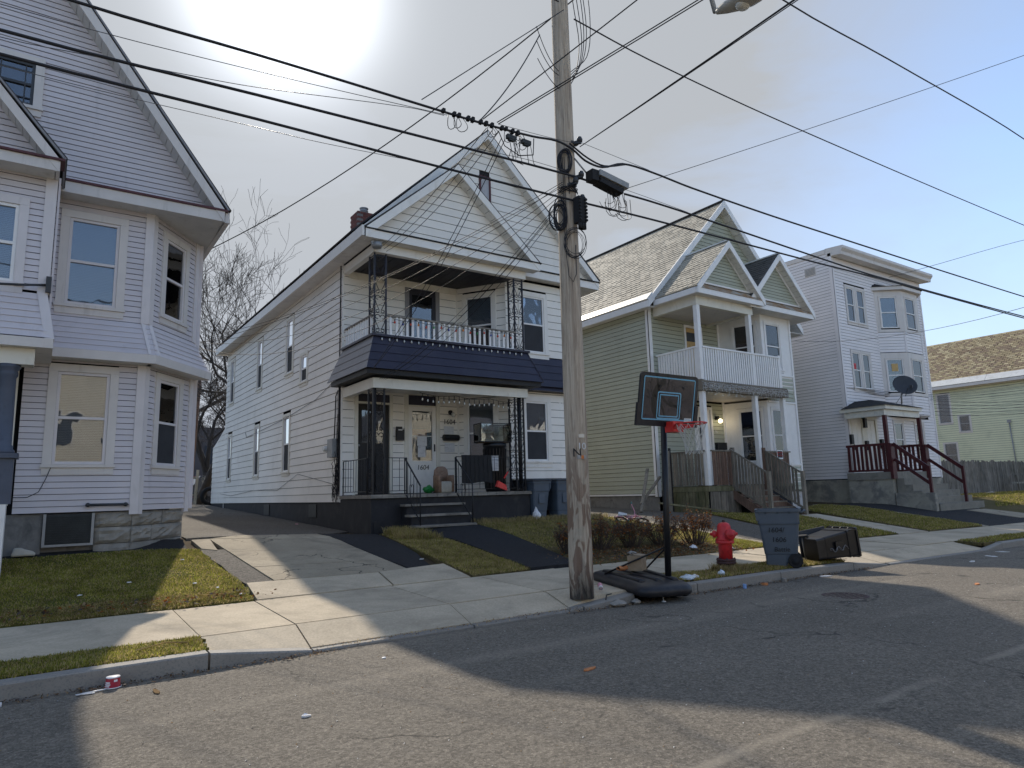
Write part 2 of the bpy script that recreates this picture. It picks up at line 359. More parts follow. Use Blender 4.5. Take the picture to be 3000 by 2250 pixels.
for k_, c_ in (('slate_b', (.235, .215, .175)), ('slate_c', (.36, .325, .255)), ('slate_tan_b', (.23, .165, .11)), ('slate_tan_c', (.42, .35, .21))):
    pm(k_, c_, .8, .18, 2.0, .15, dirt=(.12, .095, .075), dirt_lo=.5, dirt_hi=.75, dscale=(1.1, .8, 1.1), dmax=.6, bmp=.3, bscale=25)
# utility pole: weathered wood, peeling brown patches, tar at the foot
m, nt, b = new_mat('pole_wood')
p = pos(nt)
gr = noise(nt, pos(nt, (16, 16, .9)), 1.0, 7, .7, .6)
c = mixc(nt, ramp(nt, gr, .34, .64), (.30, .235, .175), (.56, .475, .37))
fine = noise(nt, pos(nt, (70, 70, 1.6)), 1.0, 5, .7)
c = mixc(nt, ramp(nt, fine, .36, .46, .6, 0), c, (.055, .046, .038))
zz = nt.nodes.new('ShaderNodeSeparateXYZ'); nt.links.new(p, zz.inputs[0])
low = ramp(nt, zz.outputs[2], 1.2, 2.6, 1, 0)
pe = noise(nt, pos(nt, (5, 5, 1.5)), 1.0, 3, .55, 1.6)
c = mixc(nt, mth(nt, 'MULTIPLY', ramp(nt, pe, .50, .54, 0, .8), low), c, (.15, .085, .055))
c = mixc(nt, mth(nt, 'MULTIPLY', ramp(nt, mth(nt, 'ABSOLUTE', mth(nt, 'SUBTRACT', pe, .49)), .0, .03, .8, 0), low), c, (.36, .32, .25))
tar = mth(nt, 'ADD', zz.outputs[2], mth(nt, 'MULTIPLY', noise(nt, pos(nt, (9, 9, 2)), 1.0, 5, .65), 1.1))
c = mixc(nt, ramp(nt, tar, .72, 1.15, .92, 0), c, (.012, .011, .010))
nt.links.new(c, b.inputs['Base Color']); b.inputs['Roughness'].default_value = .85
bump(nt, b, fine, .5, .02)

# thin window glass: clear at right angles, mirror-like at grazing angles
def glass(name, tint, base):
    m = bpy.data.materials.new(name); m.use_nodes = True; MATS[name] = m
    nt = m.node_tree; nt.nodes.clear()
    o = nt.nodes.new('ShaderNodeOutputMaterial'); mx = nt.nodes.new('ShaderNodeMixShader')
    t = nt.nodes.new('ShaderNodeBsdfTransparent'); t.inputs[0].default_value = (*tint, 1)
    g = nt.nodes.new('ShaderNodeBsdfGlossy'); g.inputs['Roughness'].default_value = .02
    g.inputs['Color'].default_value = (.85, .87, .9, 1)
    fr = nt.nodes.new('ShaderNodeFresnel'); fr.inputs['IOR'].default_value = 1.6
    wv = noise(nt, pos(nt, (1.6, 1.6, 1.1)), 1.0, 2, .5, .8)
    bp = nt.nodes.new('ShaderNodeBump'); bp.inputs['Strength'].default_value = .07; bp.inputs['Distance'].default_value = .1
    nt.links.new(wv, bp.inputs['Height']); nt.links.new(bp.outputs[0], g.inputs['Normal'])
    f = mth(nt, 'ADD', mth(nt, 'MULTIPLY', fr.outputs[0], 1.25), base, True)
    nt.links.new(f, mx.inputs[0]); nt.links.new(t.outputs[0], mx.inputs[1]); nt.links.new(g.outputs[0], mx.inputs[2])
    nt.links.new(mx.outputs[0], o.inputs[0])
glass('window_glass', (.66, .70, .74), .05)
glass('tank_glass', (.86, .90, .90), .06)
def emis(name, col, st):
    m, nt, b = new_mat(name); b.inputs['Base Color'].default_value = (*col, 1)
    b.inputs['Emission Color'].default_value = (*col, 1); b.inputs['Emission Strength'].default_value = st
emis('lamp_lit', (1.0, .86, .55), 1.6)
pm('bulb_glass', (.62, .62, .58), .15, .05, 9, 0)
pm('bulb_red', (.55, .07, .04), .25, .05, 9, 0)
pm('bulb_orange', (.65, .22, .05), .25, .05, 9, 0)
pm('bulb_green', (.03, .22, .06), .25, .05, 9, 0)
pm('bulb_blue', (.04, .07, .30), .25, .05, 9, 0)

# ------------------------------------------------------------------ mesh helpers
def V(*a): return Vector(a)
class PL:
    """a wall plane: u along it, z up, n outward"""
    def __init__(s, P0, U, Nn): s.P, s.U, s.N = Vector(P0), Vector(U).normalized(), Vector(Nn).normalized()
    def pt(s, u, z, n=0): 
        q = s.P + s.U*u + s.N*n
        return Vector((q.x, q.y, z))
def front(y): return PL((0, y, 0), (1, 0, 0), (0, -1, 0))
def left(x): return PL((x, 0, 0), (0, 1, 0), (-1, 0, 0))
def face(ax, ay, bx, by):
    d = Vector((bx-ax, by-ay, 0)); L = d.length; d.normalize()
    return PL((ax, ay, 0), d, (d.y, -d.x, 0)), L
class MB:
    def __init__(s): s.v = []; s.f = []; s.sm = []; s.mi = []
    def add(s, vs, fs, smooth=False, mi=0):
        o = len(s.v); s.v += [tuple(x) for x in vs]
        for f in fs: s.f.append([i+o for i in f]); s.sm.append(smooth); s.mi.append(mi)
        return s
    def hexa(s, p, mi=0):   # p: 4 bottom (ccw), 4 top
        return s.add(p, [(3, 2, 1, 0), (4, 5, 6, 7), (0, 1, 5, 4), (1, 2, 6, 5), (2, 3, 7, 6), (3, 0, 4, 7)], mi=mi)
    def box(s, x0, x1, y0, y1, z0, z1, mi=0):
        return s.hexa([(x0, y0, z0), (x1, y0, z0), (x1, y1, z0), (x0, y1, z0), (x0, y0, z1), (x1, y0, z1), (x1, y1, z1), (x0, y1, z1)], mi)
    def pbox(s, pl, u0, u1, z0, z1, n0, n1, mi=0):
        q = lambda u, z, n: pl.pt(u, z, n)
        return s.hexa([q(u0, z0, n1), q(u1, z0, n1), q(u1, z0, n0), q(u0, z0, n0), q(u0, z1, n1), q(u1, z1, n1), q(u1, z1, n0), q(u0, z1, n0)], mi)
    def prism(s, poly, vec, mi=0):   # poly: 3d loop, extruded by vec
        n = len(poly); vec = Vector(vec); a = [Vector(x) for x in poly]; b = [x+vec for x in a]
        fs = [tuple(range(n))[::-1], tuple(range(n, 2*n))] + [(i, (i+1) % n, n+(i+1) % n, n+i) for i in range(n)]
        return s.add(a+b, fs, mi=mi)
    def beam(s, a, b, w, h, up=(0, 0, 1), mi=0):
        a, b = Vector(a), Vector(b); d = (b-a).normalized(); up = Vector(up)
        if abs(d.dot(up)) > .98: up = Vector((0, 1, 0))
        x = d.cross(up).normalized(); y = x.cross(d)
        c = [(-w/2, -h/2), (w/2, -h/2), (w/2, h/2), (-w/2, h/2)]
        return s.hexa([a+x*i+y*j for i, j in c] + [b+x*i+y*j for i, j in c], mi)
    def tube(s, pts, r, n=6, cap=True, smooth=True, mi=0, closed=False):
        pts = [Vector(p) for p in pts]; m = len(pts)
        rs = r if isinstance(r, (list, tuple)) else [r]*m
        ring = []; prev = None
        for i, p in enumerate(pts):
            if closed: d = pts[(i+1) % m]-pts[i-1]
            else: d = pts[min(i+1, m-1)]-pts[max(i-1, 0)]
            if d.length < 1e-9: d = Vector((0, 0, 1))
            d.normalize()
            if prev is None:
                u = Vector((0, 0, 1)) if abs(d.z) < .9 else Vector((1, 0, 0))
            else: u = prev
            x = (u - d*u.dot(d))
            if x.length < 1e-6: x = d.orthogonal()
            x.normalize(); prev = x; y = d.cross(x)
            ring.append([p + (x*math.cos(2*math.pi*k/n) + y*math.sin(2*math.pi*k/n))*rs[i] for k in range(n)])
        vs = [q for rr in ring for q in rr]; fs = []
        for i in range(m if closed else m-1):
            j = (i+1) % m
            for k in range(n):
                fs.append((i*n+k, i*n+(k+1) % n, j*n+(k+1) % n, j*n+k))
        if cap and not closed: fs += [tuple(range(n))[::-1], tuple(range((m-1)*n, m*n))]
        return s.add(vs, fs, smooth, mi)
    def lathe(s, prof, c=(0, 0, 0), axis=(0, 0, 1), n=16, smooth=True, mi=0):
        ax = Vector(axis).normalized(); x = ax.orthogonal().normalized()
        if abs(ax.z) > .99: x = Vector((1, 0, 0))
        y = ax.cross(x); c = Vector(c); vs = []
        for r, h in prof:
            for k in range(n):
                a = 2*math.pi*k/n
                vs.append(c + ax*h + (x*math.cos(a)+y*math.sin(a))*r)
        fs = []
        for i in range(len(prof)-1):
            for k in range(n):
                fs.append((i*n+k, i*n+(k+1) % n, (i+1)*n+(k+1) % n, (i+1)*n+k))
        fs += [tuple(range(n))[::-1], tuple(range((len(prof)-1)*n, len(prof)*n))]
        return s.add(vs, fs, smooth, mi)
    def build(s, name, mat, parent=None, local=False, label=None, kind=None, cat=None, group=None):
        off = Vector((0, 0, 0))
        if parent is not None and not local:
            q = parent
            while q is not None: off += q.location; q = q.parent
        me = bpy.data.meshes.new(name)
        me.from_pydata([(x-off.x, y-off.y, z-off.z) for x, y, z in s.v], [], s.f)
        mats = mat if isinstance(mat, (list, tuple)) else [mat]
        for q in mats: me.materials.append(MATS[q])
        if any(s.sm): me.polygons.foreach_set('use_smooth', s.sm)
        if any(s.mi): me.polygons.foreach_set('material_index', s.mi)
        me.update()
        o = bpy.data.objects.new(name, me); COL.objects.link(o)
        if parent is not None: o.parent = parent
        if label: o['label'] = label
        if kind: o['kind'] = kind
        if cat: o['category'] = cat
        if group: o['group'] = group
        return o
def thing(name, loc, label, cat, group=None, rz=0):
    o = bpy.data.objects.new(name, None); COL.objects.link(o)
    o.location = loc; o.rotation_euler = (0, 0, rz); o.empty_display_size = .1
    o['label'] = label; o['category'] = cat
    if group: o['group'] = group
    return o
def centre(o):
    """move a top-level mesh's origin to the middle of its foot"""
    me = o.data; a = np.empty(len(me.vertices)*3); me.vertices.foreach_get('co', a); a = a.reshape(-1, 3)
    c = np.array([(a[:, 0].min()+a[:, 0].max())/2, (a[:, 1].min()+a[:, 1].max())/2, a[:, 2].min()])
    me.vertices.foreach_set('co', (a-c).ravel()); o.location = Vector(o.location)+Vector(c); me.update()
    return o
def solo(mb, name, mat, label, cat, group=None):
    return centre(mb.build(name, mat, label=label, cat=cat, group=group))
def stuff_mesh(name, verts, faces, mats, mi=None, label=None, cat=None, parent=None, smooth=False):
    """big numpy mesh of equal-sized faces"""
    me = bpy.data.meshes.new(name); verts = np.asarray(verts, np.float32); faces = np.asarray(faces, np.int32)
    k = faces.shape[1]
    me.vertices.add(len(verts)); me.vertices.foreach_set('co', verts.ravel())
    me.loops.add(faces.size); me.loops.foreach_set('vertex_index', faces.ravel())
    me.polygons.add(len(faces)); me.polygons.foreach_set('loop_start', np.arange(0, faces.size, k, dtype=np.int32))
    for q in mats: me.materials.append(MATS[q])
    if mi is not None: me.polygons.foreach_set('material_index', np.asarray(mi, np.int32))
    me.update(calc_edges=True); me.validate()
    o = bpy.data.objects.new(name, me); COL.objects.link(o); o['kind'] = 'stuff'
    if label: o['label'] = label
    if cat: o['category'] = cat
    if parent: o.parent = parent
    return o

# ------------------------------------------------------------------ terrain
def lin(x, xs, ys): return float(np.interp(x, xs, ys))
def tilt(X): return lin(X, [-50, 8, 40, 80], [0, 0, -.26, -.3])
def G(X, Y):
    t = tilt(X)
    if Y < 7.3: return t
    if Y < 9.95: return t+.15+.03*(Y-7.3)
    zh = lin(X, [1.5, 2.3, 6.4, 8, 16, 19.5, 28, 45], [1.02, .96, .70, .82, .78, .72, .72, .75])
    z0 = t+.2295
    if Y < 14.4: return z0+(zh-z0)*(Y-9.95)/4.45
    return zh+.038*(min(Y, 33)-14.4)
# ================================================================== SETTING
def struct(mb, name, mat): return mb.build(name, mat, kind='structure')
def sheet(name, xs, ys, fz, mat, parent=None, kind='structure', skirt=0):
    vs = [(x, y, fz(x, y)) for y in ys for x in xs]; nx = len(xs)
    fs = [(j*nx+i, j*nx+i+1, (j+1)*nx+i+1, (j+1)*nx+i) for j in range(len(ys)-1) for i in range(nx-1)]
    mb = MB().add(vs, fs, True)
    return mb.build(name, mat, kind=kind, parent=parent)
XG = [-600, -150, -60, -25, -12, -6, -3, -1, 0, 1.5, 2.3, 4, 6.4, 8, 12, 16, 19.5, 24, 28, 34, 40, 45, 60, 80, 150, 600]
YG = [-600, -120, -40, -12, -2.6, 2, 7.28, 7.46, 8.1, 8.5, 9.95, 11.5, 13, 14.4, 17, 22, 28, 33, 45, 70, 130, 300, 800]
sheet('ground', XG, YG, lambda x, y: (tilt(x)-.10 if 7.3 < y < 8.4 else G(x, y)-.06), 'soil')
sheet('road', [-60, -30, -12, -6, -3, 0, 3, 6, 8, 12, 16, 20, 26, 32, 40, 60, 80, 120], [-2.6, -1, 1, 3, 5, 6.5, 7.28], lambda x, y: tilt(x), 'road_asphalt')

def patch(name, A, B, mat, off=0., n=14, m=6, kind='structure', parent=None, skirt=.07, zf=None, wob=0.):
    """ground strip between polyline A and polyline B (same direction), draped on the terrain with a small edge"""
    def samp(P, t):
        L = [0.]
        for i in range(1, len(P)): L.append(L[-1]+math.dist(P[i], P[i-1]))
        t *= L[-1]; return np.interp(t, L, [p[0] for p in P]), np.interp(t, L, [p[1] for p in P])
    vs = []; fs = []; rr = random.Random(hash(name) % 1000 if False else len(name)*7)
    for i in range(n+1):
        a = samp(A, i/n); b = samp(B, i/n)
        for j in range(m+1):
            w = j/m; x = a[0]*(1-w)+b[0]*w; y = a[1]*(1-w)+b[1]*w
            if wob and (j in (0, m) or i in (0, n)): x += rr.uniform(-wob, wob); y += rr.uniform(-wob, wob)
            vs.append((x, y, (zf or G)(x, y)+off))
    K = m+1
    for i in range(n):
        for j in range(m): fs.append((i*K+j, (i+1)*K+j, (i+1)*K+j+1, i*K+j+1))
    edge = [i*K for i in range(n+1)] + [n*K+j for j in range(1, K)] + [i*K+m for i in range(n-1, -1, -1)] + [j for j in range(m-1, 0, -1)]
    o = len(vs); vs += [(vs[e][0], vs[e][1], vs[e][2]-skirt) for e in edge]; ne = len(edge)
    for k in range(ne): fs.append((edge[k], o+k, o+(k+1) % ne, edge[(k+1) % ne]))
    # make top faces point up
    x = [Vector(vs[q]) for q in fs[0]]
    if (x[1]-x[0]).cross(x[2]-x[0]).z < 0: fs = [f[::-1] for f in fs]
    return MB().add(vs, fs).build(name, mat, kind=kind, parent=parent)

sheet('far_pavement', [-60, -20, 0, 20, 45, 90], [-5.6, -4.5, -2.62], lambda x, y: tilt(x)+.12, 'sidewalk')  # unseen far pavement and lawn, added to bounce sunlight onto the house fronts
sheet('far_lawn', [-60, -20, 0, 20, 45, 90], [-15.5, -10, -5.62], lambda x, y: tilt(x)+.15, 'turf_dry')
# ---- pavement of separate concrete slabs
pave = bpy.data.objects.new('pavement', None); COL.objects.link(pave); pave['kind'] = 'structure'
def slab(pts, zf=None, mat='sidewalk', thick=.07, name='slab'):
    (x0, y0), (x1, y1), (x2, y2), (x3, y3) = pts
    g = .007
    return patch(name, [(x0+g, y0+g), (x3+g, y3-g)], [(x1-g, y1+g), (x2-g, y2-g)], mat, uni(-.006, .006), 3, 3, None, pave, thick, zf)
J = [-9, -7.4, -5.8, -4.2, -2.6, -1.0, 1.53, 2.54, 4.55, 6.12, 7.7, 9.3, 10.9, 12.5, 14.1, 15.7, 17.3, 18.9, 20.5, 22.1, 23.7, 25.3, 27, 28.7, 30.5, 33, 36, 40, 45]
for a, b in zip(J, J[1:]): slab([(a, 8.14), (b, 8.14), (b, 9.94), (a, 9.94)])
def apron_z(x, y): return lin(y, [7.38, 8.14], [tilt(x)+.035, G(x, 8.14)])
for a, b, c, d in ((1.50, 2.48, 2.54, 1.53), (2.48, 4.44, 4.55, 2.54), (4.44, 5.98, 6.12, 4.55)):
    slab([(a, 7.40), (b, 7.40), (d if False else c, 8.12), (d, 8.12)], apron_z)
slab([(5.99, 7.42), (7.45, 7.46), (7.6, 8.12), (6.13, 8.12)], lambda x, y: lin(x, [6.0, 6.45], [apron_z(x, y), G(x, y)]))
AJ = [12.95, 14.1, 15.7, 17.3, 18.9]
for a, b in zip(AJ, AJ[1:]): slab([(a, 7.40), (b, 7.40), (b, 8.12), (a, 8.12)], apron_z)
slab([(2.58, 9.97), (4.60, 9.97), (4.74, 10.84), (2.64, 10.84)])
slab([(4.62, 9.97), (6.0, 9.97), (6.12, 11.12), (4.76, 10.86)])
# old broken concrete drive between the first two houses
for i, (ya, yb) in enumerate(((10.86, 11.75), (11.77, 12.95), (12.97, 14.1))):
    e = lambda y: lin(y, [10.8, 14.2], [3.06, 2.72]); w = lambda y: lin(y, [10.8, 13.8, 14.2], [5.32, 5.2, 5.25])
    m_ = (e(ya)+w(ya))/2
    slab([(e(ya), ya), (w(ya), ya), (w(yb), yb), (e(yb), yb)], mat='old_concrete', name='drive_slab')
slab([(2.45, 13.25), (2.70, 13.1), (2.75, 14.1), (2.40, 14.0)], mat='old_concrete', name='drive_slab')
slab([(2.78, 14.12), (5.22, 14.12), (5.15, 15.1), (3.5, 14.55)], mat='old_concrete', name='drive_slab')
# H3 side: light concrete ribbon and path
for i in range(5):
    ya, yb = 10.0+i*1.3, 11.28+i*1.3; f = lambda y: lin(y, [10, 16.5], [14.35, 13.35])
    slab([(f(ya), ya), (f(ya)+.42, ya), (f(yb)+.40, yb), (f(yb), yb)], mat='old_concrete', name='drive_slab')
for i in range(3):
    ya, yb = 9.98+i*1.2, 11.14+i*1.2; f = lambda y: lin(y, [10, 13.6], [20.1, 20.5])
    slab([(f(ya), ya), (f(ya)+1.7-.1*i, ya), (f(yb)+1.6-.1*i, yb), (f(yb), yb)], name='path_slab')
for i in range(4):
    ya, yb = 9.98+i*1.5, 11.46+i*1.5
    slab([(25.55, ya), (25.95, ya), (25.95, yb), (25.55, yb)], mat='old_concrete', name='drive_slab')
slab([(30.4, 10.6), (45, 10.6), (45, 12.4), (30.4, 12.4)], mat='old_concrete', name='path_slab')

# ---- driveways and walks
patch('driveway', [(2.32, 14.2), (2.40, 18), (2.45, 33)], [(5.2, 15.15), (6.3, 16.2), (6.3, 33)], 'drive_asphalt', -.02, 24, 8, wob=.04)
patch('driveway', [(2.62, 10.86), (2.42, 13.2)], [(3.14, 10.86), (2.84, 13.2)], 'drive_asphalt', -.014, 8, 3, wob=.03)
patch('driveway', [(5.36, 10.9), (5.24, 13.2), (5.2, 15.1)], [(5.84, 11.08), (6.3, 13.0), (6.5, 14.95)], 'fresh_asphalt', .004, 10, 4, wob=.03)
patch('path', [(7.24, 9.98), (7.34, 11.6), (7.40, 12.9), (7.0, 13.9), (6.55, 14.9)], [(8.30, 9.98), (8.62, 11.6), (8.84, 13.0), (8.86, 13.8), (8.75, 14.75)], 'fresh_asphalt', .05, 20, 8, wob=.015, skirt=.14)
patch('path', [(-4, 12.9), (2.2, 13.15)], [(-4, 13.3), (2.3, 14.1)], 'fresh_asphalt', -.01, 14, 4, wob=.03)
patch('driveway', [(14.82, 10.0), (14.3, 13), (13.85, 16.4), (13.9, 28)], [(17.2, 10.0), (17.1, 12.5), (17.5, 14.8), (17.8, 28)], 'drive_asphalt', -.01, 24, 8, wob=.04)
patch('driveway', [(25.98, 9.98), (25.98, 14), (26.3, 16)], [(33, 9.98), (31.5, 13.4), (28.7, 15.6)], 'fresh_asphalt', -.012, 14, 8, wob=.05)

# ---- lawns (turf sheets; blades come further down)
LAWNS = [
    ('turf_base', [(-9, 9.97), (-9, 13.0)], [(2.54, 9.97), (2.58, 10.8), (2.38, 13.2)], .005, 'left'),
    ('turf_base', [(-9, 7.48), (-9, 8.12)], [(1.46, 7.46), (1.52, 8.13)], .0, 'vergeL'),
    ('turf_dry', [(6.06, 9.97), (6.16, 11.2), (6.46, 14.6)], [(7.22, 9.97), (7.32, 11.6), (7.3, 13.2), (6.62, 14.7)], .015, 'mid'),
    ('turf_dry', [(8.36, 9.97), (8.66, 11.6), (8.88, 13.4), (8.9, 15.0)], [(14.3, 9.97), (13.85, 13), (13.3, 16.0)], .012, 'right'),
    ('turf_dry', [(7.6, 7.48), (7.65, 8.12)], [(12.9, 7.48), (12.95, 8.12)], .008, 'vergeM'),
    ('turf_dry', [(17.25, 9.98), (17.15, 12.5), (17.4, 14.7)], [(20.05, 9.98), (20.35, 12.6), (20.5, 13.6)], .02, 'h3a'),
    ('turf_dry', [(21.85, 9.98), (22.0, 12.4), (22.2, 14.3)], [(25.52, 9.98), (25.52, 14), (25.2, 15.6)], .02, 'h3b'),
    ('turf_dry', [(19.0, 7.48), (19.0, 8.12)], [(45, 7.48), (45, 8.12)], .008, 'vergeR'),
    ('turf_dry', [(33.2, 9.98), (31.7, 13.3), (31, 14)], [(60, 9.98), (60, 13), (60, 16)], .005, 'far'),
    ('turf_dry', [(37.5, 14), (37.5, 40)], [(80, 14), (80, 40)], .005, 'yard'),
]
for mt, A, B, off, k in LAWNS: patch('lawn', A, B, mt, off, 16, 10, wob=.05)

# ---- granite kerb, stone by stone
kerb = bpy.data.objects.new('kerb', None); COL.objects.link(kerb); kerb['kind'] = 'structure'
def kstone(x0, x1, t0, t1, y=7.30, w=.15, lean=.0, name='kerb_stone', mat='granite'):
    g = .006; d = -.25; n = 8
    mb = MB()
    pts = []
    for i in range(n+1):
        x = x0+g+(x1-x0-2*g)*i/n; t = t0+(t1-t0)*i/n+tilt(x)
        ch = .012+rnd()*.008; e = uni(-.005, .005)
        pts.append([(x, y+e+lean, d), (x, y+e, t-ch), (x, y+e+ch, t), (x, y+w, t+.004), (x, y+w, d)])
    vs = [q for r in pts for q in r]; fs = []
    for i in range(n):
        for k in range(4): fs.append((i*5+k, (i+1)*5+k, (i+1)*5+k+1, i*5+k+1))
    fs += [(4, 3, 2, 1, 0), tuple(n*5+k for k in range(5))]
    fs = [f[::-1] for f in fs]
    return mb.add(vs, fs).build(name, mat, parent=kerb)
for a, b in ((-9, -6.4), (-6.4, -3.9), (-3.9, -1.4), (-1.4, 1.46)): kstone(a, b, .15, .155)
kstone(1.47, 2.47, .15, .035)
kstone(2.48, 4.43, .03, .03); kstone(4.44, 5.9, .03, .035)
kstone(5.91, 6.14, .035, .06); kstone(6.15, 7.08, .06, .13, 7.28, .20)
kstone(8.17, 8.43, .15, .15); kstone(8.44, 10.55, .15, .155); kstone(10.56, 12.85, .155, .14)
kstone(12.86, 14.1, .14, .03)
kstone(14.2, 16.4, .03, .03); kstone(16.4, 18.6, .03, .03); kstone(18.6, 19.6, .03, .14)
for a in (19.6, 22, 24.4, 26.8, 29.2, 31.6, 34, 36.4, 38.8): kstone(a, a+2.39, .15, .15)
# manhole lid
mb = MB().lathe([(.30, 0), (.33, .0), (.33, .012), (.27, .016), (.265, .008), (.0, .010)], (9.75, 5.72, tilt(9.75)-.012), n=28)
for k in range(-3, 4): mb.box(9.75-.2, 9.75+.2, 5.72+k*.07-.012, 5.72+k*.07+.012, tilt(9.75)-.004, tilt(9.75)+.006)
solo(mb, 'manhole_cover', 'hydrant_dark', 'round iron manhole cover set in the road asphalt', 'manhole cover')
# ================================================================== HOUSE KIT
class Siding:
    """collects clapboards of one house; the 290 largest become parts, the rest one joined part"""
    def __init__(s, parent, mat, limit=290): s.p, s.m, s.lim, s.items = parent, mat, limit, []
    def wall(s, pl, poly, holes=(), course=.1, lap=.012, z0=None, split=0, gap=.011):
        zs = [q[1] for q in poly]; zmin, zmax = min(zs), max(zs)
        def span(z):
            us = []
            n = len(poly)
            for i in range(n):
                (ua, za), (ub, zb) = poly[i], poly[(i+1) % n]
                if abs(zb-za) < 1e-9:
                    if abs(z-za) < 1e-6: us += [ua, ub]
                elif min(za, zb)-1e-7 <= z <= max(za, zb)+1e-7: us.append(ua+(ub-ua)*(z-za)/(zb-za))
            return (min(us), max(us)) if us else None
        z = zmin if z0 is None else z0
        while z < zmax-.01:
            a, b = max(z, zmin)+gap, min(z+course, zmax)
            z += course
            if b-a < .015: continue
            sa, sb = span(a+1e-5), span(b-1e-5)
            if not sa or not sb: continue
            zm = (a+b)/2
            segs = [(sa[0], sa[1], sb[0], sb[1])]
            for (h0, h1, g0, g1) in holes:
                if g0 < zm < g1:
                    out = []
                    for (l, r, l2, r2) in segs:
                        if h1 <= max(l, l2) or h0 >= min(r, r2): out.append((l, r, l2, r2)); continue
                        if h0 > l+.02: out.append((l, h0, min(l2, h0), h0))
                        if h1 < r-.02: out.append((h1, r, h1, max(r2, h1)))
                    segs = out
            for (l, r, l2, r2) in segs:
                if r-l < .03: continue
                cuts = [l]
                if split:
                    x = l+uni(.3, 1)*split
                    while x < min(r, r2)-.6: cuts.append(x); x += split*uni(.8, 1.2)
                cuts.append(r)
                for k, (c0, c1) in enumerate(zip(cuts, cuts[1:])):
                    t0 = l2 if k == 0 else c0; t1 = r2 if k == len(cuts)-2 else c1
                    if t1 <= t0: t0 = t1 = (t0+t1)/2
                    g = .0015 if split else 0
                    j = uni(0, .0015)
                    lap_ = max(lap, .015)
                    v = [pl.pt(c0+g, a, lap_+j), pl.pt(c1-g, a, lap_+j), pl.pt(c1-g, a, 0), pl.pt(c0+g, a, 0),
                         pl.pt(t0+g, b, .002), pl.pt(t1-g, b, .002), pl.pt(t1-g, b, 0), pl.pt(t0+g, b, 0)]
                    s.items.append(((c1-c0)*(b-a), v))
    def done(s, name='clapboard'):
        s.items.sort(key=lambda q: -q[0])
        for ar, v in s.items[:s.lim]: MB().hexa(v).build(name, s.m, parent=s.p)
        if len(s.items) > s.lim:
            mb = MB()
            for ar, v in s.items[s.lim:]: mb.hexa(v)
            mb.build(name, s.m, parent=s.p, kind='stuff')

def window(parent, pl, u0, u1, z0, z1, trim='white_trim', tw=.11, sash='clean_white', blind=None, bfrac=.5, low='dark_room', up='glass_backing', sill=True, mull=1, glass='window_glass', name='window', head=0., lowscreen=False, depth=.05):
    """double-hung sash: casing boards, sill, two sashes with panes, what hangs behind them"""
    w = MB(); zc = (z0+z1)/2; s = .045
    # outer jambs of the sash unit
    w.pbox(pl, u0, u0+s, z0, z1, -.05, .012); w.pbox(pl, u1-s, u1, z0, z1, -.05, .012)
    w.pbox(pl, u0+s, u1-s, z1-s, z1, -.05, .012); w.pbox(pl, u0+s, u1-s, z0, z0+s, -.05, .012)
    w.pbox(pl, u0+s, u1-s, zc-.022, zc+.022, -.045, .004)
    wo = w.build(name, sash, parent=parent)
    if tw:
        c = MB()
        c.pbox(pl, u0-tw, u0-.002, z0-.002, z1+.002, -.02, .032); c.pbox(pl, u1+.002, u1+tw, z0-.002, z1+.002, -.02, .032)
        c.pbox(pl, u0-tw, u1+tw, z1+.003, z1+tw+head, -.02, .034); 
        c.build('casing', trim, parent=wo)
        if sill:
            c = MB(); c.pbox(pl, u0-tw-.02, u1+tw+.02, z0-.055, z0-.004, -.02, .06); c.pbox(pl, u0-tw, u1+tw, z0-tw-.04, z0-.056, -.02, .03)
            c.build('sill', trim, parent=wo)
    for a, b, n in ((z0+s, zc-.022, -.030), (zc+.022, z1-s, -.018)):
        p = MB(); p.pbox(pl, u0+s-.004, u1-s+.004, a-.004, b+.004, n-.003, n); p.build('pane', glass, parent=wo)
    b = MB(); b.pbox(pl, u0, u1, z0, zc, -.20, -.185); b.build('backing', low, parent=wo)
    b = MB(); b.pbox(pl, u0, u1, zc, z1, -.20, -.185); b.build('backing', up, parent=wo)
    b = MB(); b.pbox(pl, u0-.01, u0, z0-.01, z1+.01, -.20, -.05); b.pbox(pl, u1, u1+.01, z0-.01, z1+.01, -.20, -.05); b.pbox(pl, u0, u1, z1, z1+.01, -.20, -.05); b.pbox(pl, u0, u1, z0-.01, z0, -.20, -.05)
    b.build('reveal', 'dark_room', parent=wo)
    if blind:
        zb = z1-(z1-z0)*bfrac; mb = MB()
        if blind == 'slats':
            k = int((z1-zb)/.028)
            for i in range(k):
                z = z1-.03-i*.028; mb.pbox(pl, u0+.03, u1-.03, z-.012, z+.012, -.075, -.07)
            mb.pbox(pl, u0+.03, u1-.03, zb, zb+.03, -.08, -.065)
            mb.build('blind', 'blind', parent=wo)
        else:
            # gathered cloth or roller shade
            n = 18; vs = []; fs = []
            for i in range(n+1):
                u = u0+.03+(u1-u0-.06)*i/n; d = -.08+(.012*math.sin(i*2.3) if blind == 'curtain' else 0)
                vs += [pl.pt(u, zb, d), pl.pt(u, z1-.02, d)]
            for i in range(n): fs.append((2*i, 2*i+2, 2*i+3, 2*i+1))
            mb.add(vs, fs, True).build('blind', 'curtain' if blind == 'curtain' else 'blind', parent=wo)
    if lowscreen:
        p = MB(); p.pbox(pl, u0+s-.01, u1-s+.01, z0+s-.01, zc-.01, -.016, -.012); p.build('insect_screen', 'screen_mesh', parent=wo)
    return wo

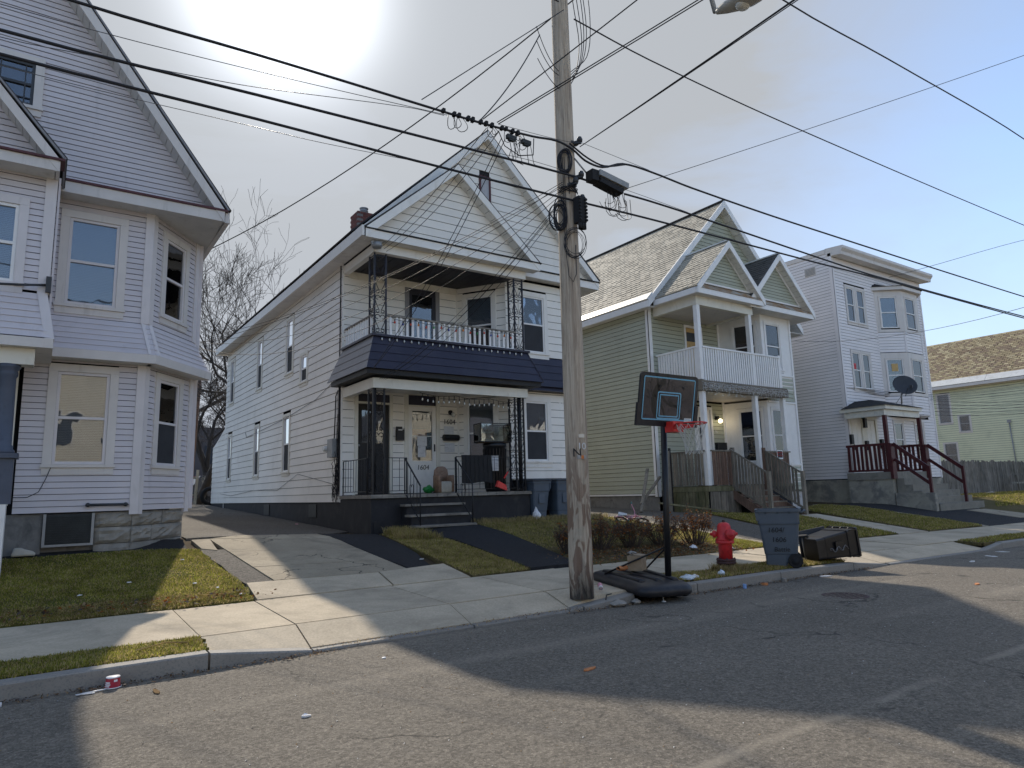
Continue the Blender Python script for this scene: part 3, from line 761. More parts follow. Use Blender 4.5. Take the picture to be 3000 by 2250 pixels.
def gable_roof(parent, xc, hl, hr, ze, zr, y0, y1, mat, th=.10, name='roof', zer=None):
    zer = ze if zer is None else zer
    mb = MB()
    for (xe, z) in ((xc-hl, ze), (xc+hr, zer)):
        d = Vector((xc-xe, 0, zr-z)); nrm = Vector((-(zr-z), 0, xc-xe)).normalized()
        if nrm.z < 0: nrm = -nrm
        a, b = Vector((xe, 0, z)), Vector((xc, 0, zr)); t = nrm*th
        P = [(a.x, y0, a.z), (b.x, y0, b.z), (b.x, y0, b.z+th/ max(.2, nrm.z)), ((a+t).x, y0, (a+t).z)]
        mb.prism(P, (0, y1-y0, 0))
    return mb.build(name, mat, parent=parent)
def rake_board(parent, x0, z0, x1, z1, y, drop, th, mat, name='rake_board'):
    """sloping board under a gable edge, its foot cut plumb"""
    mb = MB(); mb.prism([(x0, y, z0), (x1, y, z1), (x1, y, z1-drop), (x0, y, z0-drop)], (0, th, 0))
    return mb.build(name, mat, parent=parent)
def soffit_run(parent, a, b, width, up, n, mat, name='soffit_panel', th=.012, gap=.006):
    """row of soffit panels along a->b; 'width' is the vector across"""
    a, b, width = Vector(a), Vector(b), Vector(width); d = (b-a)/n; g = d.normalized()*gap
    t = d.cross(width).normalized()*th
    for i in range(n):
        p = a+d*i
        MB().hexa([p+g, p+d-g, p+d-g+width, p+g+width, p+g+t, p+d-g+t, p+d-g+width+t, p+g+width+t]).build(name, mat, parent=parent)
def boards(parent, pl, u0, u1, n, z0, z1, n0, n1, mat, name, gapf=.25, jit=0., tops=0., lean=0.):
    """row of upright pieces (pickets, balusters, skirt boards), each an object of its own"""
    st = (u1-u0)/n; w = st*(1-gapf)
    for i in range(n):
        u = u0+st*(i+.5)+uni(-jit, jit)*st; dz = uni(-tops, tops); ln = uni(-lean, lean)
        q = lambda uu, z, nn: pl.pt(uu, z, nn)
        MB().hexa([q(u-w/2, z0, n1), q(u+w/2, z0, n1), q(u+w/2, z0, n0), q(u-w/2, z0, n0),
                   q(u-w/2+ln, z1+dz, n1), q(u+w/2+ln, z1+dz, n1), q(u+w/2+ln, z1+dz, n0), q(u-w/2+ln, z1+dz, n0)]).build(name, mat, parent=parent)
def part(parent, name, mat, *boxes, label=None):
    mb = MB()
    for bx in boxes: mb.box(*bx)
    return mb.build(name, mat, parent=parent, label=label)
def ppart(parent, pl, name, mat, *boxes, label=None):
    mb = MB()
    for bx in boxes: mb.pbox(pl, *bx)
    return mb.build(name, mat, parent=parent, label=label)
def text(parent, s, pt, xdir, updir, size, mat, name='lettering', ext=.002, align='CENTER', local=False, shear=0):
    cu = bpy.data.curves.new(name, 'FONT'); cu.body = s; cu.size = size; cu.extrude = ext; cu.align_x = align; cu.align_y = 'CENTER'; cu.shear = shear
    cu.resolution_u = 3
    o = bpy.data.objects.new(name, cu); COL.objects.link(o)
    x = Vector(xdir).normalized(); y = Vector(updir).normalized(); z = x.cross(y)
    m = Matrix((x, y, z)).transposed().to_4x4(); m.translation = pt
    me = bpy.data.meshes.new_from_object(o.evaluated_get(bpy.context.evaluated_depsgraph_get()))
    bpy.data.objects.remove(o)
    off = Vector((0, 0, 0)); q = parent
    while q is not None and not local: off += q.location; q = q.parent
    me.transform(m); me.transform(Matrix.Translation(-off))
    me.materials.clear(); me.materials.append(MATS[mat])
    o = bpy.data.objects.new(name, me); COL.objects.link(o); o.parent = parent
    return o
def shingles(parent, P00, U, Wv, nu, nw, mat, tri=None, keep=290, clip=None, name='shingle', w=.24, ex=.18, th=.012):
    """roof covering: P00 eave corner, U along the eave, Wv up the slope; pieces lap upwards. Largest ones become objects, rest joined"""
    U = Vector(U).normalized(); Wv = Vector(Wv).normalized(); nn = U.cross(Wv)
    if nn.z < 0: nn = -nn
    protos = []
    for k in range(6):
        ww = w*uni(.82, .98); a = uni(.0, .025); t = th*uni(.8, 1.6)
        e0, e1 = uni(-.018, .018), uni(-.018, .018)
        p = [(-ww/2, e0, t*1.3), (ww/2, e1, t*1.3), (ww/2, ex*1.15, .001), (-ww/2, ex*1.15, .001)]
        lo = [(-ww/2, e0, 0), (ww/2, e1, 0), (ww/2, ex*1.15, -.002), (-ww/2, ex*1.15, -.002)]
        protos.append((lo, p))
    items = []
    for j in range(nw):
        for i in range(nu):
            u = (i+.5+(.5 if j % 2 else 0)+uni(-.06, .06))*w; v = j*ex
            if clip and not clip(u, v): continue
            c = Vector(P00)+U*u+Wv*v
            items.append((-(c-Vector((0, 0, 1.6))).length, c, random.choice(protos)))
    items.sort(key=lambda q: -q[0])
    fn = lambda c, p: c+U*p[0]+Wv*p[1]+nn*p[2]
    for d, c, (lo, p) in items[:keep]:
        MB().hexa([fn(c, q) for q in lo]+[fn(c, q) for q in p]).build(name, mat, parent=parent)
    rest = items[keep:]
    if rest:
        mb = MB()
        for d, c, (lo, p) in rest: mb.hexa([fn(c, q) for q in lo]+[fn(c, q) for q in p])
        mb.mi = [random.choice((0, 0, 1, 2)) for _ in range(len(rest)) for k in range(6)]
        mats_ = [mat] + {'slate': ['slate_b', 'slate_c'], 'slate_tan': ['slate_tan_b', 'slate_tan_c']}.get(mat, [mat, mat])
        mb.build(name, mats_, parent=parent, kind='stuff')
# ================================================================== HOUSE 1 : lilac-grey house
h1 = thing('house', (-1, 13.3, .9), 'lilac grey clapboard house with angled bay and rough stone foundation beside the lawn', 'house')
F1 = front(13.3)
BX, BY = 2.38, 14.5
part(h1, 'wall', 'dark_room', (-8.5, 1.20, 13.54, 24, 1.0, 6.8), (1.201, 2.12, 14.9, 24, 1.0, 6.8))
mb = MB(); mb.prism([(1.202, 13.55, 1.0), (2.11, 14.65, 1.0), (2.11, 14.9, 1.0), (1.202, 14.9, 1.0)], (0, 0, 5.8)); mb.build('wall', 'dark_room', parent=h1)
# core of the gable
mb = MB(); mb.prism([(-6.4, 13.52, 6.81), (2.3, 13.52, 6.81), (-1.9, 13.52, 12.4)], (0, 10.5, 0)); mb.build('wall', 'dark_room', parent=h1)
# sides of hole boxes leave room behind the glass
sd = Siding(h1, 'lilac_siding', 290)
LW = (.16, .90, 2.24, 3.76); UW = (.16, .90, 4.92, 6.43)
sd.wall(F1, [(-.3, 1.46), (1.42, 1.46), (1.42, 3.95), (-.3, 3.95)], [(LW[0]-.12, LW[1]+.12, LW[2]-.10, LW[3]+.12)], .098, gap=.008)
sd.wall(F1, [(-.3, 4.70), (1.42, 4.70), (1.42, 6.74), (-.3, 6.74)], [(UW[0]-.12, UW[1]+.12, UW[2]-.10, UW[3]+.12)], .098, gap=.008)
FB, LB = face(1.42, 13.3, BX, BY)
b0, b1 = LB*.24, LB*.70
LWb = (b0+.06, b1, 2.24, 3.78); UWb = (b0+.06, b1, 4.98, 6.45)
sd.wall(FB, [(0, 1.46), (LB, 1.46), (LB, 3.95), (0, 3.95)], [(b0-.06, b1+.12, LWb[2]-.1, LWb[3]+.12)], .098, gap=.008)
sd.wall(FB, [(0, 4.70), (LB, 4.70), (LB, 6.74), (0, 6.74)], [(b0-.06, b1+.12, UWb[2]-.1, UWb[3]+.12)], .098, gap=.008)
# flared skirt between the storeys
def flare(A, B, A2, B2, za, zb, course=.098):
    """boards on a leaning band from edge AB (low, out) to edge A2B2 (high, in)"""
    n = max(1, round((zb-za)/course))
    for i in range(n):
        t0, t1 = i/n, (i+1)/n
        L = lambda P, Q, t: Vector((P[0]+(Q[0]-P[0])*t, P[1]+(Q[1]-P[1])*t, za+(zb-za)*t))
        a0, b0_, a1, b1_ = L(A, A2, t0), L(B, B2, t0), L(A, A2, t1), L(B, B2, t1)
        d = (b0_-a0).normalized(); nn = Vector((d.y, -d.x, 0))
        o = nn*.014
        yield [a0+o, b0_+o, b0_-nn*.02, a0-nn*.02, a1, b1_, b1_-nn*.02, a1-nn*.02]
for v in list(flare((-.3, 12.98), (1.53, 12.98), (-.3, 13.29), (1.42, 13.29), 4.10, 4.70)): sd.items.append((.2, v))
for v in list(flare((1.53, 12.98), (2.66, 14.34), (1.42, 13.29), (BX, BY), 4.10, 4.70)): sd.items.append((.2, v))
mb = MB(); mb.hexa([(-.3, 13.0, 4.1), (1.5, 13.0, 4.1), (2.62, 14.36, 4.1), (-.3, 14.6, 4.1), (-.3, 13.31, 4.7), (1.40, 13.31, 4.7), (BX-.03, BY+.02, 4.7), (-.3, 14.6, 4.7)]); mb.build('skirt_core', 'dark_room', parent=h1)
# band board under the skirt and soffit
mb = MB(); mb.box(-.3, 1.54, 12.965, 13.06, 3.95, 4.098)
mb.hexa([(1.54, 12.965, 3.95), (2.70, 14.35, 3.95), (2.60, 14.42, 3.95), (1.45, 13.06, 3.95), (1.54, 12.965, 4.098), (2.70, 14.35, 4.098), (2.60, 14.42, 4.098), (1.45, 13.06, 4.098)])
mb.build('band_board', 'grey_trim', parent=h1)
part(h1, 'soffit_panel', 'soffit', (-.3, 1.5, 13.06, 13.3, 3.952, 3.975))
mb = MB(); mb.hexa([(1.45, 13.06, 3.952), (2.60, 14.42, 3.952), (BX, BY, 3.952), (1.42, 13.3, 3.952), (1.45, 13.06, 3.97), (2.60, 14.42, 3.97), (BX, BY, 3.97), (1.42, 13.3, 3.97)]); mb.build('soffit_panel', 'soffit', parent=h1)
# corner boards
def cboard(pl, u0, u1, z0, z1, n1=.03): ppart(h1, pl, 'corner_board', 'lilac_trim', (u0, u1, z0, z1, -.03, n1))
cboard(F1, 1.30, 1.43, 1.40, 3.95); cboard(F1, 1.30, 1.43, 4.70, 6.74)
cboard(FB, -.012, .10, 1.40, 3.95); cboard(FB, -.012, .10, 4.70, 6.74)
cboard(FB, LB-.11, LB+.01, 1.40, 3.95); cboard(FB, LB-.11, LB+.01, 4.70, 6.74)
mb = MB(); mb.hexa([(1.42, 12.955, 4.11), (1.62, 13.06, 4.11), (1.60, 13.2, 4.11), (1.42, 13.1, 4.11), (1.31, 13.265, 4.71), (1.49, 13.33, 4.71), (1.44, 13.40, 4.71), (1.31, 13.36, 4.71)]); mb.build('corner_board', 'lilac_trim', parent=h1)
ppart(h1, left(BX), 'side_wall', 'lilac_siding', (BY, 24, 1.46, 6.75, -.1, 0))
# windows
window(h1, F1, *LW, trim='grey_trim', tw=.13, blind='slats', bfrac=1.0, sash='lilac_trim', low='glass_backing')
window(h1, F1, *UW, trim='grey_trim', tw=.13, blind='slats', bfrac=.93, sash='lilac_trim')
window(h1, FB, *LWb, trim='grey_trim', tw=.12, blind='curtain', bfrac=.95, sash='lilac_trim', lowscreen=True)
window(h1, FB, *UWb, trim='grey_trim', tw=.12, blind='slats', bfrac=.72, sash='lilac_trim')
# gable front: broad cornice, rake boards, soffit, attic window
YG1 = 12.90
xt, zt, xa, za = 2.60, 6.93, -1.9, 13.05
sl = (za-zt)/(xt-xa)
sd.wall(front(13.28), [(-6.3, 7.05), (2.42, 7.05), (-1.86, 7.05+sl*4.28)], [(-1.22, -.40, 8.14, 9.12)], .098, gap=.008)
part(h1, 'cornice_board', 'grey_trim', (-.1, 2.52, YG1, YG1+.04, 6.72, 6.91))
part(h1, 'cornice_lip', 'maroon_edge', (-.1, 2.60, YG1-.03, 13.27, 6.912, 6.95))
part(h1, 'pent_roof', 'grey_trim', (-.1, 2.4, 13.15, 13.27, 6.951, 7.05))
rake_board(h1, xt-.06, zt+.02, xa, za+.02, YG1-.012, .25, .05, 'grey_trim')
mb = MB(); mb.prism([(xt+.02, YG1-.03, zt+.025), (xa, YG1-.03, za+.055), (xa, YG1-.03, za+.024), (xt-.0, YG1-.03, zt-.0)], (0, .04, 0)); mb.build('drip_edge', 'grey_panel', parent=h1)
d = Vector((xa-xt, 0, za-zt)); 
soffit_run(h1, (xt-.06, YG1+.04, zt-.20), (xa, YG1+.04, za-.225), (0, .36, 0), 1, 44, 'soffit')
gable_roof(h1, xa, 4.55, 4.55, zt+.02, za+.03, YG1-.0, 24, 'dark_asphalt_roof', .012)
# eave soffit over the bay
mb = MB(); mb.prism([(-.1, YG1+.04, 6.74), (2.52, YG1+.04, 6.74), (2.62, 15.2, 6.74), (2.3, 15.2, 6.74), (1.5, 13.5, 6.74), (-.1, 13.32, 6.74)], (0, 0, .02)); mb.build('soffit_panel', 'soffit', parent=h1)
soffit_run(h1, (.0, YG1+.05, 6.735), (1.5, YG1+.05, 6.735), (0, .24, 0), 1, 12, 'soffit')
part(h1, 'eave_board', 'grey_trim', (2.56, 2.64, 12.95, 24, 6.72, 6.93))
AW = (-1.12, -.50, 8.25, 9.02)
w = window(h1, front(13.27), *AW, trim='grey_trim', tw=.13, sash='dish_grey', up='dark_room')
mb = MB()
for u in (-.98, -.64): mb.pbox(front(13.27), u, u+.02, 8.30, 8.98, -.02, -.005)
for z in (8.38, 8.86): mb.pbox(front(13.27), -1.1, -.52, z, z+.02, -.021, -.006)
mb.build('muntin', 'dish_grey', parent=w)
# projecting stack at the left: upper room, flared skirt, porch beam, column on pedestal
FP = front(12.1)
part(h1, 'wall', 'dark_room', (-6, -.1, 12.34, 13.4, 4.0, 6.7))
sd.wall(FP, [(-2.6, 4.75), (-.06, 4.75), (-.06, 6.62), (-2.6, 6.62)], [(-1.48, -.40, 4.74, 6.15)], .098, gap=.008)
ppart(h1, FP, 'corner_board', 'lilac_trim', (-.20, -.05, 4.72, 6.62, -.03, .03))
ppart(h1, left(-.06), 'side_wall', 'lilac_siding', (12.1, 13.3, 4.0, 6.6, -.05, -.02))
window(h1, FP, -1.4, -.50, 4.85, 6.05, trim='lilac_trim', tw=.12, blind='slats', bfrac=.95, sash='clean_white')
for v in list(flare((-2.6, 11.88), (.03, 11.88), (-2.6, 12.09), (-.12, 12.09), 4.02, 4.72)): sd.items.append((.2, v))
mb = MB(); mb.hexa([(-.06, 11.87, 4.0), (.06, 11.86, 4.0), (.05, 12.4, 4.0), (-.05, 12.4, 4.0), (-.20, 12.06, 4.74), (-.07, 12.06, 4.74), (-.07, 12.4, 4.74), (-.18, 12.4, 4.74)]); mb.build('corner_board', 'lilac_trim', parent=h1)
part(h1, 'band_board', 'grey_trim', (-2.6, .05, 11.84, 13.3, 3.86, 4.0))
part(h1, 'porch_beam', 'cream_trim', (-2.6, -.16, 12.0, 12.25, 3.62, 3.858))
part(h1, 'cornice_board', 'grey_trim', (-3, -.04, 11.70, 11.75, 6.54, 6.70), (-.09, -.04, 11.751, 12.9, 6.54, 6.70))
part(h1, 'cornice_lip', 'maroon_edge', (-3, .02, 11.66, 12.06, 6.702, 6.735))
part(h1, 'drip_edge', 'grey_panel', (-.0, .03, 11.66, 12.88, 6.736, 6.76))
part(h1, 'soffit_panel', 'soffit', (-3, -.1, 11.76, 12.1, 6.55, 6.57))
xt2, zt2, xa2, za2 = .0, 6.74, -1.75, 8.82
sd.wall(front(12.06), [(-3.3, 6.75), (-.18, 6.75), (-1.74, 8.62)], (), .098, gap=.008)
rake_board(h1, xt2-.06, zt2+.0, xa2, za2, 11.69, .20, .04, 'grey_trim')
mb = MB(); mb.prism([(xt2+.02, 11.66, zt2+.02), (xa2, 11.66, za2+.035), (xa2, 11.66, za2+.006), (xt2+.0, 11.66, zt2-.005)], (0, .05, 0)); mb.build('drip_edge', 'grey_panel', parent=h1)
soffit_run(h1, (xt2-.06, 11.73, zt2-.16), (xa2, 11.73, za2-.185), (0, .33, 0), 1, 18, 'soffit')
gable_roof(h1, xa2, 1.78, 1.78, zt2+.02, za2+.02, 11.69, 13.3, 'dark_asphalt_roof', .02)
# porch column
co = MB(); co.lathe([(.16, 2.33), (.16, 2.37), (.135, 2.40), (.135, 2.44), (.118, 2.46), (.105, 3.42), (.125, 3.46), (.125, 3.50), (.115, 3.53), (.15, 3.57), (.15, 3.62)], (-.46, 12.13, 0), n=18); co.build('column', 'blue_column', parent=h1)
part(h1, 'pedestal', 'blue_column', (-.64, -.30, 11.95, 12.31, 1.62, 2.26), (-.69, -.25, 11.90, 12.36, 2.262, 2.33), label='slate blue column pedestal with recessed panel')
part(h1, 'pedestal_base', 'clean_white', (-1.8, -.345, 11.93, 12.33, .55, 1.615))
part(h1, 'door_frame', 'cream_trim', (-.62, -.36, 13.22, 13.28, 1.6, 3.8))
sd.done()
# foundation: rock faced blocks, cellar vent
part(h1, 'foundation', 'foundation_grey', (-6, .10, 13.36, 14, .5, 1.45))
part(h1, 'foundation', 'foundation_grey', (.10, 1.36, 13.46, 14, .5, 1.45))
def rough_block(pl, u0, u1, z0, z1, name='stone_block'):
    nu, nz = 8, 5; vs = []; fs = []
    for j in range(nz+1):
        for i in range(nu+1):
            e = min(i, nu-i, j, nz-j); d = 0 if e == 0 else (.035+uni(-.012, .03))
            vs.append(pl.pt(u0+(u1-u0)*i/nu, z0+(z1-z0)*j/nz, -.06+d))
    for j in range(nz):
        for i in range(nu): a = j*(nu+1)+i; fs.append((a, a+1, a+nu+2, a+nu+1))
    MB().add(vs, fs).build(name, 'foundation_stone', parent=h1)
for r, (za_, zb_) in enumerate(((.60, .93), (.94, 1.20), (1.21, 1.45))):
    rough_block(F1, .82, 1.40, za_, zb_)
    c = LB*(.35 if r % 2 else .55)
    rough_block(FB, -.03, c-.006, za_, zb_); rough_block(FB, c+.006, LB-.02, za_, zb_)
mb = MB(); mb.prism([(1.30, 13.40, .5), (2.30, 14.6, .5), (2.30, 15.4, .5), (1.30, 14.2, .5)], (0, 0, .94)); mb.build('foundation', 'foundation_grey', parent=h1)
v = part(h1, 'cellar_vent', 'green_vent', (.13, .79, 13.31, 13.46, .95, 1.44))
part(v, 'vent_frame', 'dull_steel', (.11, .15, 13.28, 13.312, .93, 1.445), (.77, .81, 13.28, 13.312, .93, 1.445), (.15, .77, 13.28, 13.312, .93, .965))
for i in range(12):
    z = .99+i*.036; part(v, 'vent_slat', 'green_vent', (.16, .76, 13.292, 13.309, z, z+.02))
for u in (.66, 1.20):
    pass
pp = MB(); pp.tube([(.70, 13.22, 1.575), (1.24, 13.22, 1.57)], .022, 8); pp.tube([(.70, 13.30, 1.575), (.70, 13.20, 1.575)], .035, 8); pp.tube([(1.24, 13.30, 1.57), (1.24, 13.20, 1.57)], .035, 8)
pp.build('handrail_pipe', 'dish_grey', parent=h1)
# loose cable from the sill
cb = MB(); cb.tube([(.16, 13.27, 2.20), (.10, 13.26, 2.0), (.02, 13.26, 1.80), (-.12, 13.25, 1.72), (-.30, 13.25, 1.72), (-.55, 13.2, 1.78)], .006, 5); cb.build('cable', 'cable_black', parent=h1)
# arm bracket with dish edge on the upper corner
ar = MB(); ar.tube([(-.08, 12.06, 4.86), (-.35, 11.9, 4.78), (-.75, 11.75, 4.70)], .018, 6); ar.box(-.10, -.03, 12.0, 12.07, 4.74, 4.98)
ar.build('bracket_arm', 'dish_grey', parent=h1)
# ================================================================== HOUSE 2 : white house, 1604
h2 = thing('house', (10, 16, .8), 'white clapboard two-storey house with navy mansard band and dark porch, number 1604', 'house')
XL, YB2, YF2 = 6.40, 17.0, 15.70          # side wall, wall behind porch, bay front
FW, FBY, SL2 = front(YB2), front(YF2), left(XL)
part(h2, 'wall', 'dark_room', (XL+.24, 13.7, YB2+.24, 30.5, 1.0, 7.9), (11.0, 12.8, YF2+.26, YB2+.24, 1.4, 7.9))
mb = MB(); mb.prism([(6.6, YB2+.1, 7.9), (13.6, YB2+.1, 7.9), (10.07, YB2+.1, 11.4)], (0, 13.6, 0)); mb.build('wall', 'dark_room', parent=h2)
s2 = Siding(h2, 'white_siding', 295)
C2 = .222
# side wall windows (u = Y)
SW = [(29.25, 5.55, 7.30, .55), (25.0, 5.55, 7.30, .55), (21.35, 5.55, 7.30, .62), (29.35, 2.42, 4.15, .52), (25.1, 2.42, 4.15, .55), (21.5, 2.42, 4.15, .60), (19.9, 5.05, 5.85, .55)]
holes = [(y-.1, y+w+.1, a-.1, b+.1) for (y, a, b, w) in SW]
s2.wall(SL2, [(YB2, 1.45), (30.6, 1.45), (30.6, 7.92), (YB2, 7.92)], holes, C2, .016, split=4.2)
for (y, a, b, w) in SW: window(h2, SL2, y, y+w, a, b, trim='cream_trim', tw=.10, blind='curtain' if rnd() < .6 else None, bfrac=.45, lowscreen=True)
ppart(h2, SL2, 'corner_strip', 'white_trim', (YB2-.012, YB2+.025, 1.45, 7.9, -.02, .025))
ppart(h2, PL((13.95, 0, 0), (0, 1, 0), (1, 0, 0)), 'side_wall', 'white_siding', (YB2, 30.5, 1.0, 7.9, -.3, -.2))
part(h2, 'back_wall', 'white_siding', (XL+.02, 13.74, 30.51, 30.59, 1.0, 7.9))
# back lean-to
mb = MB(); mb.prism([(XL+.05, 30.6, 1.2), (XL+.05, 33.1, 1.2), (XL+.05, 33.1, 3.9), (XL+.05, 30.6, 4.7)], (6, 0, 0)); mb.build('lean_to', 'white_siding', parent=h2)
s2.wall(left(XL+.04), [(30.6, 1.45), (33.1, 1.45), (33.1, 3.9), (30.6, 4.6)], (), C2)
# wall behind porch
DL = (6.84, 7.74, 1.64, 4.02); DR = (8.30, 9.16, 1.64, 4.02)
s2.wall(FW, [(XL+.02, 1.62), (9.86, 1.62), (9.86, 4.55), (XL+.02, 4.55)], [(DL[0]-.1, DL[1]+.09, 1.5, 4.36), (DR[0]-.12, DR[1]+.12, 1.5, 4.42)], C2, .016)
UD = (8.33, 9.17, 5.45, 7.41)
s2.wall(FW, [(XL+.02, 5.45), (9.86, 5.45), (9.86, 7.75), (XL+.02, 7.75)], [(UD[0]-.12, UD[1]+.12, 5.4, 7.55)], C2, .016)
# angled bay face beside the porch, bay front, far angled face
FA, LA = face(9.88, YB2, 10.75, YF2)
FC, LC = face(12.90, YF2, 13.75, YB2)
wa = (LA*.20, LA*.74)
for za, zb, w0, w1 in ((1.62, 4.55, 2.42, 4.15), (5.45, 7.75, 5.55, 7.28)):
    s2.wall(FA, [(0, za), (LA, za), (LA, zb), (0, zb)], [(wa[0]-.1, wa[1]+.1, w0-.1, w1+.1)], C2, .016)
    window(h2, FA, wa[0], wa[1], w0, w1, trim='white_trim', tw=.12, blind='shade', bfrac=.52, low='glass_backing')
ppart(h2, FA, 'corner_strip', 'white_trim', (-.02, .03, 1.62, 7.7, -.02, .02))
for za, zb, w0, w1 in ((1.95, 4.45, 2.46, 4.16), (5.50, 7.72, 5.62, 7.30)):
    s2.wall(FBY, [(10.75, za), (12.88, za), (12.88, zb), (10.75, zb)], [(11.22, 12.24, w0-.1, w1+.1)], C2, .016)
    s2.wall(FC, [(0, za), (LC, za), (LC, zb), (0, zb)], [(.2, .9, w0-.1, w1+.1)], C2, .016)
    window(h2, FBY, 11.34, 12.12, w0, w1, trim='white_trim', tw=.14, blind='shade', bfrac=.52, lowscreen=True, low='screen_mesh')
    window(h2, FC, .30, .80, w0, w1, trim='white_trim', tw=.10)
mb = MB(); mb.hexa([(10.9, YF2+.02, 1.93), (12.86, YF2+.02, 1.93), (13.7, YB2, 1.93), (10.0, YB2, 1.93), (10.9, YF2+.02, 1.949), (12.86, YF2+.02, 1.949), (13.7, YB2, 1.949), (10.0, YB2, 1.949)]); mb.build('bay_floor', 'white_trim', parent=h2)
# doors
def door(parent, pl, r, mat, name='door', glass=None, panels=()):
    d = ppart(parent, pl, name, mat, (r[0], r[1], r[2], r[3], -.09, -.04))
    for (a, b, z0, z1) in panels: ppart(d, pl, 'door_panel', mat, (a, b, z0, z1, -.039, -.028))
    return d
d1 = door(h2, FW, DL, 'black_paint', panels=[(6.90, 7.26, 1.75, 2.05), (7.32, 7.68, 1.75, 2.05), (6.90, 7.68, 2.10, 2.32), (6.90, 7.68, 2.38, 2.62), (6.90, 7.68, 2.68, 2.90)])
ppart(d1, FW, 'pane', 'window_glass', (6.96, 7.20, 2.98, 3.86, -.038, -.03)); ppart(d1, FW, 'pane', 'window_glass', (7.36, 7.60, 2.98, 3.86, -.038, -.03))
ppart(d1, FW, 'pane_backing', 'curtain', (6.97, 7.19, 2.99, 3.85, -.0395, -.0385), (7.37, 7.59, 2.99, 3.85, -.0395, -.0385))
ppart(d1, FW, 'notice', 'paper_plain', (7.42, 7.50, 3.52, 3.58, -.028, -.026))
mb = MB(); mb.lathe([(.0, 0), (.025, .01), (.03, .03), (.02, .05), (0, .055)], (6.88, YB2+.04, 2.92), (0, -1, 0), 12); mb.build('handle', 'steel', parent=d1)
ppart(h2, FW, 'door_frame', 'cream_trim', (DL[0]-.10, DL[0]-.002, 1.62, 4.32, -.09, .03), (DL[1]+.002, DL[1]+.09, 1.62, 4.32, -.09, .03), (DL[0], DL[1], 4.03, 4.08, -.09, .02))
ppart(h2, FW, 'transom', 'navy_panel', (DL[0]-.0, DL[1]+.0, 4.082, 4.32, -.06, -.01))
d2 = ppart(h2, FW, 'door', 'white_trim', (DR[0], DR[0]+.12, DR[2], DR[3], -.05, .0), (DR[1]-.12, DR[1], DR[2], DR[3], -.05, .0), (DR[0]+.12, DR[1]-.12, 3.90, DR[3], -.05, .0), (DR[0]+.12, DR[1]-.12, DR[2], 2.52, -.05, .0), label='white storm door numbered 1604 with taped notices')
ppart(d2, FW, 'pane', 'window_glass', (8.42, 9.04, 2.52, 3.90, -.03, -.025))
ppart(d2, FW, 'pane_backing', 'glass_backing', (8.42, 9.04, 2.52, 3.90, -.09, -.08))
ppart(d2, FW, 'card', 'orange_card', (8.44, 8.90, 3.20, 3.40, -.079, -.07))
ppart(d2, FW, 'glazing_bar', 'white_trim', (8.42, 9.04, 3.195, 3.21, -.024, -.012))
ppart(d2, FW, 'notice', 'paper', (8.58, 8.88, 2.93, 3.19, -.023, -.020)); ppart(d2, FW, 'notice', 'paper', (8.60, 8.84, 2.62, 2.925, -.023, -.020))
ppart(d2, FW, 'handle', 'iron', (9.09, 9.11, 2.78, 2.98, .0, .04))
text(d2, '1604', FW.pt(8.74, 2.33, .004), (1, 0, 0), (0, 0, 1), .19, 'ink', shear=.12)
ppart(h2, FW, 'door_frame', 'cream_trim', (DR[0]-.12, DR[0]-.002, 1.62, 4.42, -.06, .03), (DR[1]+.002, DR[1]+.12, 1.62, 4.42, -.06, .03), (DR[0], DR[1], 4.34, 4.42, -.06, .03), (DR[0], DR[1], 4.022, 4.06, -.06, .02))
ppart(h2, FW, 'transom', 'navy_panel', (DR[0]-.0, DR[1]+.0, 4.062, 4.338, -.05, -.01))
d3 = ppart(h2, FW, 'door', 'navy_paint', (UD[0], UD[0]+.10, UD[2], UD[3], -.05, .0), (UD[1]-.10, UD[1], UD[2], UD[3], -.05, .0), (UD[0]+.10, UD[1]-.10, 7.25, UD[3], -.05, .0), (UD[0]+.10, UD[1]-.10, UD[2], 5.75, -.05, .0))
ppart(d3, FW, 'pane', 'window_glass', (8.43, 9.07, 5.75, 7.25, -.03, -.025)); ppart(d3, FW, 'pane_backing', 'dark_room', (8.43, 9.07, 5.75, 7.25, -.09, -.08))
ppart(h2, FW, 'door_frame', 'grey_panel', (UD[0]-.13, UD[0]-.002, 5.45, 7.55, -.05, .03), (UD[1]+.002, UD[1]+.13, 5.45, 7.55, -.05, .03), (UD[0], UD[1], 7.412, 7.55, -.05, .03))
# things fixed to the wall
mbx = ppart(h2, FW, 'mailbox', 'iron', (7.91, 8.12, 3.06, 3.36, .02, .13), (7.92, 8.09, 3.361, 3.44, .02, .06)); ppart(mbx, FW, 'flap', 'paper_plain', (7.94, 8.06, 3.33, 3.36, .131, .134))
mbx = MB(); mbx.lathe([(.0, 0), (.085, .0), (.09, .03), (.09, .45), (.085, .48), (0, .48)], (9.35, YB2-.10, 3.17), (1, 0, 0), 14); mbx.build('mailbox', 'iron', parent=h2)
text(h2, '1604', FW.pt(9.58, 3.62, .032), (1, 0, 0), (0, 0, 1), .20, 'ink')
ppart(h2, FW, 'notice', 'paper', (9.40, 9.72, 3.28, 3.50, .024, .028)); ppart(h2, FW, 'notice', 'paper', (9.42, 9.74, 2.76, 3.02, .024, .028))
lp = MB(); lp.lathe([(.07, 0), (.07, .03), (.03, .05), (.03, .10)], (9.62, YB2-.01, 3.90), (0, -1, 0), 12); lp.build('wall_lamp', 'iron', parent=h2)
lp = MB(); lp.lathe([(.02, .0), (.055, -.03), (.06, -.10), (.04, -.14), (0, -.14)], (9.66, YB2-.12, 3.90), (0, 0, 1), 12); lp.build('lamp_shade', 'bulb_glass', parent=h2)
